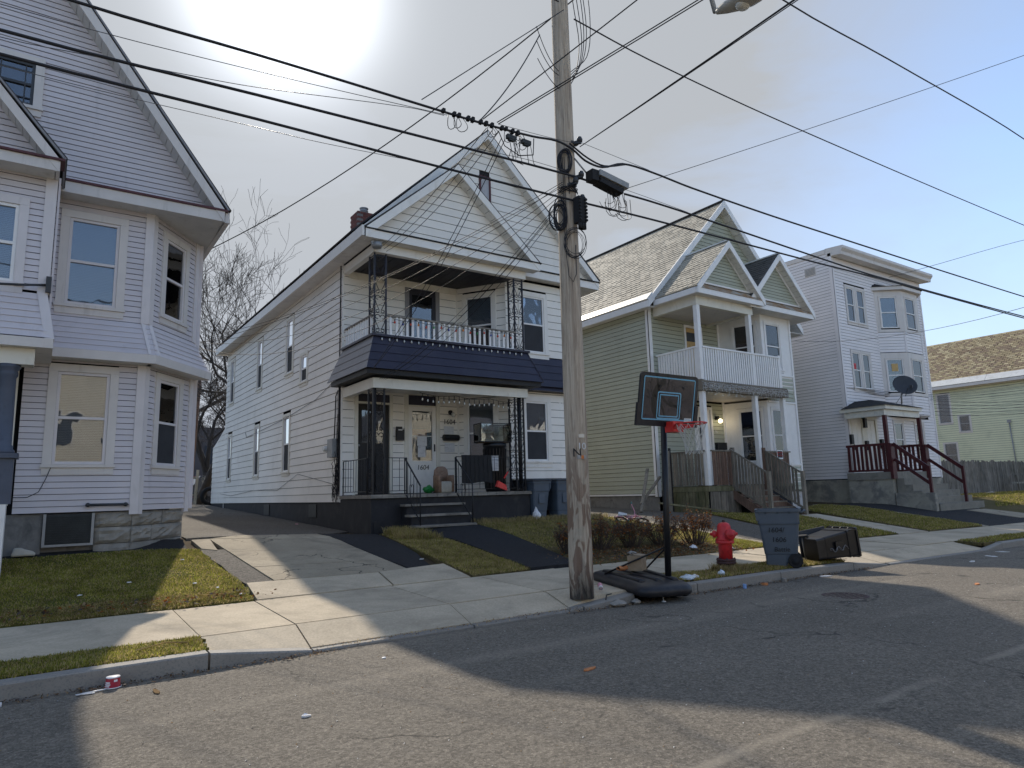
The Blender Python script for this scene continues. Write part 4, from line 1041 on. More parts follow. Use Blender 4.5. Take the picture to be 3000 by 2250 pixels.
# porch: base, floor boards, steps
part(h2, 'porch_base', 'dark_foundation', (XL-.02, 10.92, 15.02, 16.98, .55, 1.53))
for i in range(16):
    x = XL-.05+i*(10.98-XL+.05)/16
    part(h2, 'floor_board', 'deck_wood', (x+.004, x+(10.98-XL+.05)/16-.004, 14.96, 16.98, 1.535, 1.62))
for (z, y) in ((1.38, 14.68), (1.14, 14.42), (.90, 14.16)):
    part(h2, 'step_tread', 'deck_wood', (7.09, 8.72, y, y+.30, z-.05, z))
part(h2, 'step_riser', 'dark_foundation', (7.14, 8.66, 14.22, 15.0, .55, .848), (7.14, 8.66, 14.47, 15.0, .849, 1.088), (7.14, 8.66, 14.73, 15.0, 1.089, 1.328))
part(h2, 'foundation', 'dark_foundation', (XL+.03, XL+.3, 16.99, 33, .6, 1.448), (10.9, 13.6, 16.5, 17.1, .55, 1.93))
for y in (18.9, 23.6): part(h2, 'cellar_window', 'black_paint', (XL+.005, XL+.028, y, y+.65, 1.05, 1.40))
part(h2, 'drain_gap', 'ink', (6.44, 6.62, 15.0, 15.018, .6, 1.0))
# porch ceilings and beams
part(h2, 'porch_ceiling', 'white_trim', (XL+.02, 10.8, 15.2, 16.98, 4.36, 4.40))
part(h2, 'porch_beam', 'cream_trim', (XL+.0, 10.93, 14.98, 15.16, 4.14, 4.38), (XL, XL+.15, 15.161, 16.98, 4.14, 4.38))
# navy mansard band, board by board
def mansard(A, B, A2, B2, za, zb, n, mat, nm='mansard_board'):
    for v in flare(A, B, A2, B2, za, zb, (zb-za)/n): MB().hexa(v).build(nm, mat, parent=h2)
zb0, zb1 = 4.56, 5.40
mansard((6.12, 14.70), (11.28, 14.70), (6.40, 14.98), (10.95, 14.98), zb0, zb1, 4, 'navy_panel')
mansard((6.12, 17.35), (6.12, 14.70), (6.40, 17.0), (6.40, 14.98), zb0, zb1, 4, 'grey_panel')
mansard((11.28, 14.70), (11.28, 15.6), (10.95, 14.98), (10.95, 15.7), zb0, zb1, 4, 'navy_panel')
mb = MB(); mb.hexa([(6.15, 14.73, zb0+.01), (11.25, 14.73, zb0+.01), (11.25, 16.9, zb0+.01), (6.15, 16.9, zb0+.01), (6.42, 15.0, zb1-.01), (10.93, 15.0, zb1-.01), (10.93, 16.9, zb1-.01), (6.42, 16.9, zb1-.01)]); mb.build('mansard_core', 'navy_panel', parent=h2)
part(h2, 'mansard_lip', 'black_paint', (6.16, 11.24, 14.76, 15.6, 4.44, zb0), (6.165, 6.5, 15.601, 17.2, 4.44, zb0))
for (x0, x1, y0, y1) in ((11.28, 10.95, 14.70, 14.98),):
    mb = MB(); mb.beam((x0+.005, y0-.005, zb0), (x1+.005, y1-.005, zb1), .05, .02); mb.build('hip_strip', 'navy_panel', parent=h2)
part(h2, 'balcony_floor', 'navy_panel', (6.34, 11.02, 14.93, 16.99, 5.402, 5.455))
# skirt on the bay
mansard((11.29, 15.40), (13.02, 15.40), (10.9, 15.69), (12.90, 15.69), 4.58, 5.48, 4, 'navy_panel')
mansard((13.02, 15.40), (14.1, 17.0), (12.90, 15.69), (13.75, 17.0), 4.58, 5.48, 4, 'navy_panel')
mb = MB(); mb.hexa([(11.25, 15.43, 4.46), (13.0, 15.43, 4.46), (14.0, 17.0, 4.46), (10.5, 17.0, 4.46), (10.9, 15.72, 5.47), (12.88, 15.72, 5.47), (13.7, 17.0, 5.47), (10.5, 17.0, 5.47)]); mb.build('mansard_core', 'navy_panel', parent=h2)
# upper balcony: ceiling, beams, balustrade
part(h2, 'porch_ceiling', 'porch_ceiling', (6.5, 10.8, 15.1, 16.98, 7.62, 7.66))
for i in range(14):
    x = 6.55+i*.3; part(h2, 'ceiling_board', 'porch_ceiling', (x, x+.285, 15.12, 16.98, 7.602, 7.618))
part(h2, 'porch_beam', 'white_trim', (6.40, 10.98, 14.98, 15.14, 7.52, 7.72), (6.40, 6.54, 15.141, 16.98, 7.50, 7.72))
part(h2, 'wall_frieze', 'cream_trim', (6.55, 9.86, 16.955, 16.985, 7.42, 7.60))
def railing(parent, pl, u0, u1, z0, z1, n, mat, pm_, nm='baluster', lean=0.01, rail_w=.05):
    ppart(parent, pl, 'handrail', pm_, (u0, u1, z1-.04, z1, -.035, .035))
    ppart(parent, pl, 'bottom_rail', mat, (u0, u1, z0, z0+.035, -.03, .03))
    boards(parent, pl, u0, u1, n, z0+.035, z1-.04, -.016, .016, mat, nm, .62, .12, 0, lean)
railing(h2, front(15.06), 6.80, 10.60, 5.46, 5.98, 25, 'clean_white', 'deck_wood', lean=.012)
railing(h2, left(6.46), 15.18, 16.95, 5.46, 5.98, 11, 'clean_white', 'deck_wood')
# scrolled ironwork posts
def scroll_panel(mb, o, ux, w, z0, z1, k, r=.018):
    """hearts and S scrolls between two uprights; o foot corner, ux unit across"""
    ux = Vector(ux); P = lambda u, z: Vector(o)+ux*u+Vector((0, 0, z))
    H = (z1-z0)/k
    for i in range(k):
        zb = z0+i*H
        for sg in (-1, 1):
            pts = []
            for t in range(12):      # upper curl
                a = t/11*math.pi*1.65; rr = w*.24*(1-.045*t)
                pts.append(P(w/2+sg*(w*.24-rr*math.cos(a)), zb+H*.78+rr*math.sin(a)))
            mb.tube(pts, r*.6, 4, False)
            mb.tube([P(w/2+sg*w*.46, zb+H*.72), P(w/2+sg*w*.36, zb+H*.5), P(w/2+sg*w*.08, zb+H*.12)], r*.6, 4, False)
            pts = []
            for t in range(10):
                a = t/9*math.pi*1.7; rr = w*.16*(1-.05*t)
                pts.append(P(w/2+sg*(w*.08+w*.16-rr*math.cos(a)), zb+H*.10-rr*math.sin(a)))
            mb.tube(pts, r*.6, 4, False)
def iron_post(parent, x, y, z0, z1, w, corner, mat, k, nm='iron_post'):
    mb = MB()
    fl = [((x, y, 0), (1, 0, 0))]
    ups = [(x, y), (x+w, y)]
    if corner: fl.append(((x, y, 0), (0, 1, 0))); ups.append((x, y+w))
    for (a, b) in ups: mb.box(a-.019, a+.019, b-.019, b+.019, z0, z1)
    for zz in (z0+.05, z1-.06):
        mb.beam((x, y, zz), (x+w, y, zz), .018, .018)
        if corner: mb.beam((x, y, zz), (x, y+w, zz), .018, .018)
    o = mb.build(nm, mat, parent=parent)
    for (oo, ux) in fl:
        m2 = MB(); scroll_panel(m2, oo, ux, w, z0+.06, z1-.06, k); m2.build('scroll_work', mat, parent=o)
    return o
iron_post(h2, 6.46, 15.07, 5.46, 7.52, .30, True, 'iron_navy', 4)
iron_post(h2, 10.62, 15.07, 5.46, 7.52, .28, True, 'iron_navy', 4)
iron_post(h2, 6.44, 15.06, 1.62, 4.14, .28, True, 'iron', 5)
iron_post(h2, 10.54, 15.06, 1.62, 4.14, .28, True, 'iron', 5)
mb = MB(); mb.tube([(6.48, 15.10, 1.62), (6.48, 15.10, 4.14)], .05, 10); mb.build('post_core', 'iron', parent=h2)
mb = MB(); mb.tube([(10.72, 15.12, 1.62), (10.72, 15.12, 4.14)], .055, 10); mb.build('post_core', 'iron', parent=h2)
# lower iron railing
def iron_rail(parent, a, b, z0a, z1a, z0b, z1b, n, heart=None):
    mb = MB(); a = Vector((*a, 0)); b = Vector((*b, 0))
    Z = lambda p, z: Vector((p.x, p.y, z))
    mb.beam(Z(a, z1a), Z(b, z1b), .035, .018); mb.beam(Z(a, z0a), Z(b, z0b), .02, .016)
    mb.tube([Z(a, z0a-.08), Z(a, z1a+.01)], .016, 6); mb.tube([Z(b, z0b-.08), Z(b, z1b+.01)], .016, 6)
    o = mb.build('iron_railing', 'iron', parent=parent)
    for i in range(1, n):
        t = i/n; p = a.lerp(b, t)
        m2 = MB(); m2.tube([Z(p, z0a+(z0b-z0a)*t), Z(p, z1a+(z1b-z1a)*t)], .007, 5, False); m2.build('rail_bar', 'iron', parent=o)
    if heart is not None:
        p = a.lerp(b, heart); d = (b-a).normalized(); zc = (z0a+(z0b-z0a)*heart); m2 = MB()
        for sg in (-1, 1):
            pts = [Vector((p.x, p.y, zc+.06)) + d*sg*.10*math.sin(math.pi*t/10*.62)*1.0 + Vector((0, 0, .40*t/10)) for t in range(11)]
            pts += [pts[-1] - d*sg*.05*(1-math.cos(k*.9)) + Vector((0, 0, -.02*k*.3+.03*math.sin(k*.9))) for k in range(1, 5)]
            m2.tube(pts, .007, 4, False)
        m2.build('rail_heart', 'iron', parent=o)
    return o
iron_rail(h2, (6.42, 16.9), (6.42, 15.36), 1.70, 2.48, 1.70, 2.48, 9)
iron_rail(h2, (6.74, 15.05), (7.30, 15.05), 1.70, 2.48, 1.70, 2.48, 3)
iron_rail(h2, (8.68, 15.05), (10.52, 15.05), 1.70, 2.52, 1.70, 2.52, 8)
iron_rail(h2, (7.24, 15.03), (7.24, 14.22), 1.66, 2.48, .98, 1.80, 5, .45)
iron_rail(h2, (8.64, 15.03), (8.64, 14.22), 1.66, 2.50, .98, 1.82, 5, .45)
# roofs: small gable over the porches, big gable behind
xs0, zs0, xsa, zsa, ys = 6.04, 7.90, 8.66, 10.25, 14.68
xs1 = 11.28
s2.wall(front(15.0), [(6.30, 8.0), (11.02, 8.0), (8.66, 10.12)], (), C2, .014)
mb = MB(); mb.prism([(6.4, 15.02, 7.75), (10.9, 15.02, 7.75), (10.9, 15.02, 8.0), (8.66, 15.02, 10.0), (6.4, 15.02, 8.0)], (0, 2.2, 0)); mb.build('gable_core', 'dark_room', parent=h2)
part(h2, 'cornice_board', 'white_trim', (xs0+.02, xs1, ys, ys+.05, 7.74, 7.94))
part(h2, 'cornice_lip', 'black_roof', (xs0, xs1+.04, ys-.03, 15.0, 7.942, 7.975))
part(h2, 'soffit_panel', 'soffit_white', (xs0+.1, xs1-.02, ys+.051, 15.0, 7.745, 7.765))
part(h2, 'frieze_board', 'cream_trim', (6.42, 11.0, 14.99, 15.05, 7.725, 7.744))
rake_board(h2, xs1-.02, zs0+.07, xsa, zsa, ys-.012, .24, .05, 'white_trim')
rake_board(h2, xs0+.02, zs0+.07, xsa, zsa, ys-.012, .24, .05, 'white_trim')
for sx, n in ((1, 13), (-1, 13)):
    xe = xs1-.1 if sx > 0 else xs0+.1
    soffit_run(h2, (xe, ys+.05, zs0-.09), (xsa, ys+.05, zsa-.225), (0, .26, 0), 1, n, 'soffit_white')
gable_roof(h2, xsa, xsa-xs0, xs1-xsa, zs0+.07, zsa+.0, ys-.0, 17.4, 'dark_asphalt_roof', .03, name='porch_roof')
xb0, xb1, xba, zb_, zba, yb = 5.99, 14.15, 10.07, 8.0, 11.88, 15.36
s2.wall(front(15.62), [(6.3, 8.15), (13.84, 8.15), (10.07, 11.76)], [(9.9, 10.25, 9.75, 10.75)], C2, .014)
mb = MB(); mb.prism([(6.3, 15.64, 7.95), (13.9, 15.64, 7.95), (10.07, 15.64, 11.6)], (0, 1.6, 0)); mb.build('gable_core', 'dark_room', parent=h2)
part(h2, 'cornice_board', 'white_trim', (11.0, xb1-.06, yb, yb+.05, 7.78, 8.0))
part(h2, 'cornice_lip', 'black_roof', (11.0, xb1, yb-.03, 15.62, 8.002, 8.04))
part(h2, 'pent_strip', 'white_trim', (11.0, 13.8, 15.55, 15.615, 8.041, 8.15))
rake_board(h2, xb1-.06, zb_+.08, xba, zba+.08, yb-.012, .25, .05, 'white_trim')
rake_board(h2, xb0+.06, zb_+.08, xba, zba+.08, yb-.012, .25, .05, 'white_trim')
soffit_run(h2, (xb1-.08, yb+.05, zb_-.12), (xba, yb+.05, zba-.15), (0, .20, 0), 1, 21, 'soffit_white')
soffit_run(h2, (xb0+.08, yb+.05, zb_-.12), (xba, yb+.05, zba-.15), (0, .20, 0), 1, 21, 'soffit_white')
gable_roof(h2, xba, xba-xb0, xb1-xba, zb_+.08, zba+.08, yb-.0, 31.0, 'dark_asphalt_roof', .035)
soffit_run(h2, (11.2, yb+.06, 7.80), (13.9, yb+.06, 7.80), (0, .30, 0), 1, 12, 'soffit_white')
mb = MB(); mb.prism([(12.6, yb+.06, 7.79), (14.05, yb+.06, 7.79), (14.05, 17.5, 7.79), (13.7, 17.0, 7.79)], (0, 0, .02)); mb.build('soffit_panel', 'soffit_white', parent=h2)
part(h2, 'eave_board', 'white_trim', (14.03, 14.10, yb+.06, 31.0, 7.78, 8.04))
# side eave: fascia and soffit strips along the long wall
part(h2, 'eave_board', 'white_trim', (5.98, 6.04, 14.70, 31.0, 7.76, 8.02))
soffit_run(h2, (6.05, 14.76, 7.78), (6.05, 30.9, 7.78), (.34, 0, 0), 1, 52, 'soffit_white')
aw = ppart(h2, front(15.60), 'attic_window', 'maroon_edge', (9.88, 10.27, 9.72, 9.78, -.02, .02), (9.88, 10.27, 10.60, 10.66, -.02, .02), (9.88, 9.94, 9.78, 10.60, -.02, .02), (10.21, 10.27, 9.78, 10.60, -.02, .02))
ppart(aw, front(15.60), 'pane', 'curtain', (9.94, 10.21, 9.78, 10.60, -.02, .0))
# chimney
cx0, cx1, cy0, cy1, cz1 = 7.58, 8.14, 19.0, 19.56, 10.32
ch = part(h2, 'chimney', 'mortar', (cx0, cx1, cy0, cy1, 9.0, cz1))
for r in range(17):
    z = 9.04+r*.075
    for i in range(3):
        y = cy0-.01+i*.21+(.10 if r % 2 else 0); x = cx0+.09+i*.19+(.08 if r % 2 else 0)
        if y < cy1-.05: part(ch, 'brick', 'brick', (cx0-.014, cx0+.075, max(cy0-.014, y), min(cy1+.014, y+.20), z, z+.064))
        if x < cx1-.03: part(ch, 'brick', 'brick', (x, min(cx1+.014, x+.175), cy0-.014, cy0+.05, z, z+.064))
mb = MB(); mb.lathe([(.13, cz1), (.12, cz1+.11), (.14, cz1+.13), (.14, cz1+.15), (.115, cz1+.17), (.115, cz1+.2), (.14, cz1+.22), (.14, cz1+.24), (0, cz1+.27)], (7.9, 19.3, 0), n=16); mb.build('flue', 'dull_steel', parent=ch)
# electric meter, conduit and tangle at the corner
mt = ppart(h2, SL2, 'meter_box', 'utility_grey', (17.25, 17.62, 2.62, 3.10, .03, .16))
mb = MB(); mb.lathe([(.09, 0), (.09, .03), (.075, .05), (.075, .12), (.06, .14), (0, .14)], SL2.pt(17.72, 2.86, .09), (-1, 0, 0), 14); mb.build('meter_glass', 'bulb_glass', parent=mt)
mb = MB()
mb.tube([SL2.pt(17.10, 7.75, .04), SL2.pt(17.10, 6.0, .04), SL2.pt(17.08, 4.9, .05), SL2.pt(17.10, 1.8, .05)], .018, 6)
mb.tube([SL2.pt(17.06, 4.5, .03), SL2.pt(17.06, 1.7, .03)], .014, 6)
mb.tube([SL2.pt(17.35, 4.2, .04), SL2.pt(17.40, 3.1, .05)], .016, 6)
mb.tube([SL2.pt(17.06, 4.35, .05), SL2.pt(17.2, 4.35, .05), SL2.pt(17.35, 4.2, .05)], .014, 6)
mb.build('conduit', 'cable_black', parent=h2)
mb = MB()
for k in range(16):
    a = Vector((17.05+uni(0, .35), uni(1.6, 2.7))); pts = []
    for t in range(9): pts.append(SL2.pt(a.x+.10*math.sin(t*.9+k)*uni(.5, 1.2), a.y+.22*math.cos(t*.8+k*1.7)*uni(.6, 1.1), .05+uni(0, .05)))
    mb.tube(pts, .007, 4, False)
for k in range(9):
    y = 17.02+uni(0, .2); mb.tube([SL2.pt(y+uni(-.02, .05), z, .03+uni(0, .03)) for z in np.linspace(uni(3.5, 4.4), 1.6, 8)], .006, 4, False)
mb.build('cable_tangle', 'cable_black', parent=h2)
mb = MB()
mb.tube([SL2.pt(17.2, 4.75, .02), SL2.pt(19, 4.35, .03), SL2.pt(22, 4.10, .03), SL2.pt(25.5, 3.95, .03), SL2.pt(26.8, 3.9, .03), SL2.pt(27.0, 4.1, .03)], .008, 4, False)
mb.tube([SL2.pt(17.3, 1.9, .02), SL2.pt(20.5, 2.3, .03), SL2.pt(22.6, 1.85, .03), SL2.pt(25.5, 1.9, .03), SL2.pt(29.0, 1.75, .03), SL2.pt(31, 1.85, .03)], .007, 4, False)
mb.build('cable', 'wire_steel', parent=h2)
s2.done()
# string lights under the lower beam and along the balcony rail
def lights(name, pts, n, drop, mats, label, cat='string lights', cap='iron', r=.022):
    root = thing(name, pts[0], label, cat)
    mb = MB(); mb.tube(pts, .006, 4, False); mb.build('cord', 'cable_black', parent=root)
    L = [0.]
    for i in range(1, len(pts)): L.append(L[-1]+(Vector(pts[i])-Vector(pts[i-1])).length)
    for k in range(n):
        t = L[-1]*(k+.5)/n; p = Vector((np.interp(t, L, [q[0] for q in pts]), np.interp(t, L, [q[1] for q in pts]), np.interp(t, L, [q[2] for q in pts])))
        b = MB(); b.lathe([(.010, 0), (.012, -drop), (.014, -drop-.03)], p, (0, 0, 1), 6); so = b.build('socket', cap, parent=root)
        b = MB(); b.lathe([(.012, 0), (r, -.03), (r*.9, -.055), (0, -.07)], p-Vector((0, 0, drop+.03)), (0, 0, 1), 8); b.build('bulb', mats[k % len(mats)], parent=so)
    return root
pts = []
for i in range(60):
    x = 7.75+i*(10.5-7.75)/59; pts.append((x, 15.22, 4.13-.055*abs(math.sin((x-7.75)*3.0))-.02*((x-7.75))))
lights('string_lights', pts, 18, .09, ['bulb_glass'], 'festoon of clear bulbs hanging under the lower porch beam')
pts = [(6.85+i*.075, 14.98, 5.90-.05*abs(math.sin(i*.35))) for i in range(50)]
lights('string_lights', pts, 17, .02, ['bulb_red', 'bulb_blue', 'bulb_red', 'bulb_orange', 'bulb_red', 'bulb_green'], 'coloured bulb string tied along the white balcony balustrade', r=.027)
pts = [(6.5+i*.09, 14.925, 5.40-.012*abs(math.sin(i*.6))) for i in range(49)]
lights('string_lights', pts, 22, .005, ['bulb_glass'], 'small clear bulbs strung along the navy balcony edge', r=.02)
# ================================================================== HOUSE 3 : olive green house
h3 = thing('house', (22, 16, .75), 'olive green clapboard house with twin front gables and weathered wooden porch', 'house')
XL3, XR3, YB3 = 17.95, 26.8, 17.0
F3, S3 = front(YB3), left(XL3)
part(h3, 'wall', 'dark_room', (XL3+.24, XR3-.1, YB3+.24, 31, 1.0, 8.2))
mb = MB(); mb.prism([(18.0, YB3+.05, 8.2), (26.7, YB3+.05, 8.2), (22.35, YB3+.05, 12.8)], (0, 14, 0)); mb.build('wall', 'dark_room', parent=h3)
part(h3, 'side_wall', 'green_siding', (XR3-.08, XR3, YB3, 31, 1.0, 8.2)); part(h3, 'back_wall', 'green_siding', (XL3+.02, XR3-.1, 31, 31.08, 1.0, 8.2))
g3 = Siding(h3, 'green_siding', 295)
C3 = .158
g3.wall(S3, [(YB3, 1.40), (30.8, 1.40), (30.8, 8.2), (YB3, 8.2)], (), C3, .016, split=3.7)
D3u = (19.92, 20.75, 5.25, 7.62); D3l = (20.15, 21.0, 1.66, 4.5)
g3.wall(F3, [(XL3, 1.5), (21.84, 1.5), (21.84, 4.75), (XL3, 4.75)], [(D3l[0]-.1, D3l[1]+.1, 1.4, 4.6)], C3, .016)
g3.wall(F3, [(XL3, 5.2), (21.84, 5.2), (21.84, 8.1), (XL3, 8.1)], [(D3u[0]-.1, D3u[1]+.1, 5.1, 7.75)], C3, .016)
ppart(h3, S3, 'corner_post', 'clean_white', (YB3-.02, YB3+.13, 1.30, 8.15, -.02, .03)); ppart(h3, F3, 'corner_post', 'clean_white', (XL3-.03, XL3+.12, 1.30, 8.15, -.02, .03))
part(h3, 'base_strip', 'clean_white', (XL3-.02, XL3+.1, YB3+.14, 30.8, 1.34, 1.398))
part(h3, 'foundation', 'foundation_grey', (XL3+.05, XL3+.3, YB3+.02, 31, .5, 1.338), (XL3+.06, 22, YB3+.02, YB3+.2, .4, 1.5))
# bay: white panelled faces with green aprons
XA, YA, XBm, YBm, XC, YCc = 21.84, YB3, 22.35, 15.42, 24.15, 15.42
FA3, LA3 = face(XA, YA, XBm, YBm)
FB3 = front(15.42)
FD3, LD3 = face(24.15, 15.42, 25.6, YB3)
mb = MB(); mb.prism([(22.3, YB3+.2, 1.0), (22.62, 15.7, 1.0), (24.0, 15.7, 1.0), (25.4, YB3+.2, 1.0)], (0, 0, 7.2)); mb.build('wall', 'dark_room', parent=h3)
for za, zb, w0, w1 in ((1.66, 4.75, 2.48, 4.42), (5.2, 8.1, 6.0, 7.76)):
    for pl, u0, u1, wa, wb in ((FA3, 0, LA3, LA3*.36, LA3*.86), (FB3, XBm, XC, 22.62, 23.50), (FD3, 0, LD3, LD3*.3, LD3*.7)):
        ppart(h3, pl, 'bay_panel', 'clean_white', (u0, wa-.10, za, zb, -.03, .01), (wb+.10, u1, za, zb, -.03, .01), (wa-.10, wb+.10, w1+.10, zb, -.03, .01), (wa-.10, wb+.10, za, w0-.14, -.03, .01))
        window(h3, pl, wa, wb, w0, w1, trim='clean_white', tw=.09, blind='curtain' if pl is FB3 and za > 4 else None, bfrac=.55, up='dark_room')
part(h3, 'wall_corner_trim', 'clean_white', (21.74, 21.84, YB3-.045, YB3-.005, 1.6, 8.1))
g3.wall(FB3, [(23.60, 1.40), (24.12, 1.40), (24.12, 2.30), (23.60, 2.30)], (), C3, .03, )
g3.wall(FB3, [(22.4, 4.76), (24.12, 4.76), (24.12, 5.72), (22.4, 5.72)], (), C3, .03)
ppart(h3, FB3, 'corner_post', 'clean_white', (24.12, 24.22, 1.34, 8.1, -.03, .045))
ppart(h3, FB3, 'water_table', 'clean_white', (23.5, 24.12, 2.31, 2.39, -.02, .05), (22.4, 24.12, 5.73, 5.80, -.02, .05), (22.4, 24.12, 4.68, 4.75, -.02, .05))
part(h3, 'foundation', 'stucco_white', (23.55, 24.2, 15.5, 16.3, .45, 1.33))
# doors
d = ppart(h3, F3, 'door', 'tan_door', (D3u[0], D3u[1], D3u[2], D3u[3], -.08, -.03), label='bare tan wooden upper door')
for (a, b, z0, z1) in ((20.0, 20.28, 6.1, 7.0), (20.38, 20.66, 6.1, 7.0), (20.0, 20.28, 5.4, 6.0), (20.38, 20.66, 5.4, 6.0)): ppart(d, F3, 'door_panel', 'tan_door', (a, b, z0, z1, -.029, -.018))
ppart(d, F3, 'fanlight', 'glass_backing', (20.0, 20.66, 7.1, 7.45, -.029, -.02))
ppart(h3, F3, 'door_frame', 'clean_white', (D3u[0]-.1, D3u[0]-.002, 5.2, 7.72, -.08, .03), (D3u[1]+.002, D3u[1]+.1, 5.2, 7.72, -.08, .03), (D3u[0], D3u[1], 7.622, 7.72, -.08, .03))
d = ppart(h3, F3, 'door', 'clean_white', (D3l[0], D3l[1], D3l[2], D3l[3], -.06, -.01))
ppart(d, F3, 'pane', 'glass_backing', (20.35, 20.80, 2.9, 4.2, -.009, -.003)); ppart(d, F3, 'door_panel', 'clean_white', (20.28, 20.88, 1.85, 2.7, -.009, .0))
ppart(d, F3, 'sticker', 'red_sign', (20.50, 20.75, 3.2, 3.5, -.002, .0))
ppart(h3, F3, 'door_frame', 'clean_white', (D3l[0]-.1, D3l[0]-.002, 1.66, 4.6, -.06, .03), (D3l[1]+.002, D3l[1]+.1, 1.66, 4.6, -.06, .03), (D3l[0], D3l[1], 4.502, 4.6, -.06, .03))
lm = ppart(h3, F3, 'wall_lamp', 'iron', (21.26, 21.36, 4.12, 4.26, .0, .14))
mb = MB(); mb.lathe([(.03, .06), (.07, .03), (.075, -.06), (.05, -.10), (0, -.11)], (21.38, YB3-.16, 4.10), (0, 0, 1), 12); mb.build('lamp_glass', 'lamp_lit', parent=lm)
pt_ = bpy.data.lights.new('porch_lamp', 'POINT'); pt_.energy = 1.2; pt_.color = (1, .8, .5); pt_.shadow_soft_size = .06
po = bpy.data.objects.new('porch_lamp_light', pt_); COL.objects.link(po); po.location = (21.38, YB3-.32, 4.04)
text(h3, '16', F3.pt(21.25, 3.66, .03), (1, 0, 0), (0, 0, 1), .15, 'paper_plain')
ppart(h3, F3, 'mailbox', 'iron', (21.15, 21.70, 2.98, 3.25, .0, .14))
# porch deck, skirt boards, rails
part(h3, 'porch_deck', 'wood_mossy', (18.2, 22.9, 14.98, YB3-.02, 1.55, 1.63))
part(h3, 'deck_rim', 'wood_mossy', (18.2, 19.42, 14.94, 14.975, 1.44, 1.60), (18.16, 18.195, 14.94, 17.0, 1.44, 1.60))
P15 = front(14.97); PS = left(18.18)
boards(h3, P15, 18.2, 19.75, 12, .60, 1.43, .0, .022, 'wood_weathered', 'skirt_board', .14, .08, .0, .015)
boards(h3, PS, 15.0, 16.95, 14, .66, 1.43, .0, .022, 'wood_mossy', 'skirt_board', .12, .05, .0, .01)
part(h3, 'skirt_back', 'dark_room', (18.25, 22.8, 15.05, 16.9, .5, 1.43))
boards(h3, P15, 18.42, 19.42, 9, 1.64, 2.76, .0, .02, 'wood_red', 'baluster', .22, .05, .0, .008)
ppart(h3, P15, 'handrail', 'wood_weathered', (18.40, 19.52, 2.765, 2.81, -.03, .06)); 
boards(h3, P15, 21.35, 22.75, 12, 1.64, 2.76, .0, .02, 'wood_red', 'baluster', .25, .05, .0, .008)
ppart(h3, P15, 'handrail', 'wood_weathered', (21.3, 22.8, 2.765, 2.81, -.03, .06))
boards(h3, PS, 15.1, 16.9, 13, 1.64, 2.76, .0, .02, 'wood_weathered', 'baluster', .25, .05, .0, .02)
ppart(h3, PS, 'handrail', 'wood_weathered', (15.05, 16.95, 2.765, 2.81, -.03, .06))
# posts and beam
def post(x, y, z0, z1, w=.16, mat='clean_white'): part(h3, 'post', mat, (x-w/2, x+w/2, y-w/2, y+w/2, z0, z1))
for x in (18.28, 21.12, 22.80): post(x, 15.06, 1.64, 4.80)
for x in (18.28, 21.12): post(x, 15.06, 5.20, 7.80)
post(22.76, 15.06, 5.20, 6.42, .11)
part(h3, 'newel', 'wood_weathered', (19.44, 19.55, 14.9, 15.01, 1.2, 2.90)); part(h3, 'newel', 'wood_red', (21.16, 21.28, 14.9, 15.0, 1.2, 2.92))
part(h3, 'porch_beam', 'wood_weathered', (18.1, 22.98, 14.90, 15.14, 4.81, 5.10), (18.1, 18.3, 15.141, 16.98, 4.81, 5.10))
part(h3, 'porch_ceiling', 'grey_trim', (18.3, 22.9, 15.141, 16.98, 4.82, 4.86))
part(h3, 'balcony_floor', 'wood_weathered', (18.12, 22.98, 14.93, 16.98, 5.101, 5.16))
boards(h3, front(15.0), 18.38, 22.70, 36, 5.14, 6.30, .0, .025, 'clean_white', 'baluster', .40, .03, 0, .004)
ppart(h3, front(15.0), 'handrail', 'clean_white', (18.36, 22.72, 6.301, 6.36, -.03, .05))
boards(h3, left(18.22), 15.12, 16.9, 15, 5.14, 6.30, .0, .025, 'clean_white', 'baluster', .32, .05, 0, .006)
ppart(h3, left(18.22), 'handrail', 'clean_white', (15.1, 16.95, 6.301, 6.36, -.03, .05))
# stair with rails
for i in range(5):
    z = 1.44-i*.19; y = 14.70-i*.27
    part(h3, 'step_tread', 'wood_weathered', (19.42, 21.18, y-.02, y+.28, z-.04, z))
    part(h3, 'step_riser', 'wood_red', (19.46, 21.14, y+.255, y+.275, z+.001, z+.145))
for x in (19.40, 21.20):
    mb = MB(); mb.prism([(x-.02, 15.0, 1.50), (x-.02, 13.50, .62), (x-.02, 13.50, .42), (x-.02, 13.75, .42), (x-.02, 15.0, 1.18)], (.04, 0, 0)); mb.build('stringer', 'wood_red', parent=h3)
for x, n in ((19.36, 10), (21.24, 10)):
    mb = MB(); mb.beam((x, 14.95, 2.84), (x, 13.58, 2.00), .05, .05); mb.build('handrail', 'wood_weathered', parent=h3)
    mb = MB(); mb.beam((x, 14.95, 1.62), (x, 13.60, .82), .04, .07); mb.build('bottom_rail', 'wood_weathered', parent=h3)
    part(h3, 'newel', 'wood_weathered', (x-.055, x+.055, 13.46, 13.57, .4, 2.04))
    for i in range(n):
        y = 14.86-i*1.22/n; zt_ = 2.84-(14.95-y)*.613; zb_ = zt_-1.24
        MB().box(x-.012, x+.012, y-.042, y+.042, zb_, zt_).build('baluster', 'wood_weathered', parent=h3)
sg = ppart(h3, front(14.93), 'notice_sign', 'plastic_white', (21.95, 22.30, 2.52, 2.84, .02, .026), label='red and white warning sign on the porch rail')
ppart(sg, front(14.93), 'sign_field', 'ink', (21.98, 22.27, 2.57, 2.81, .0265, .029))
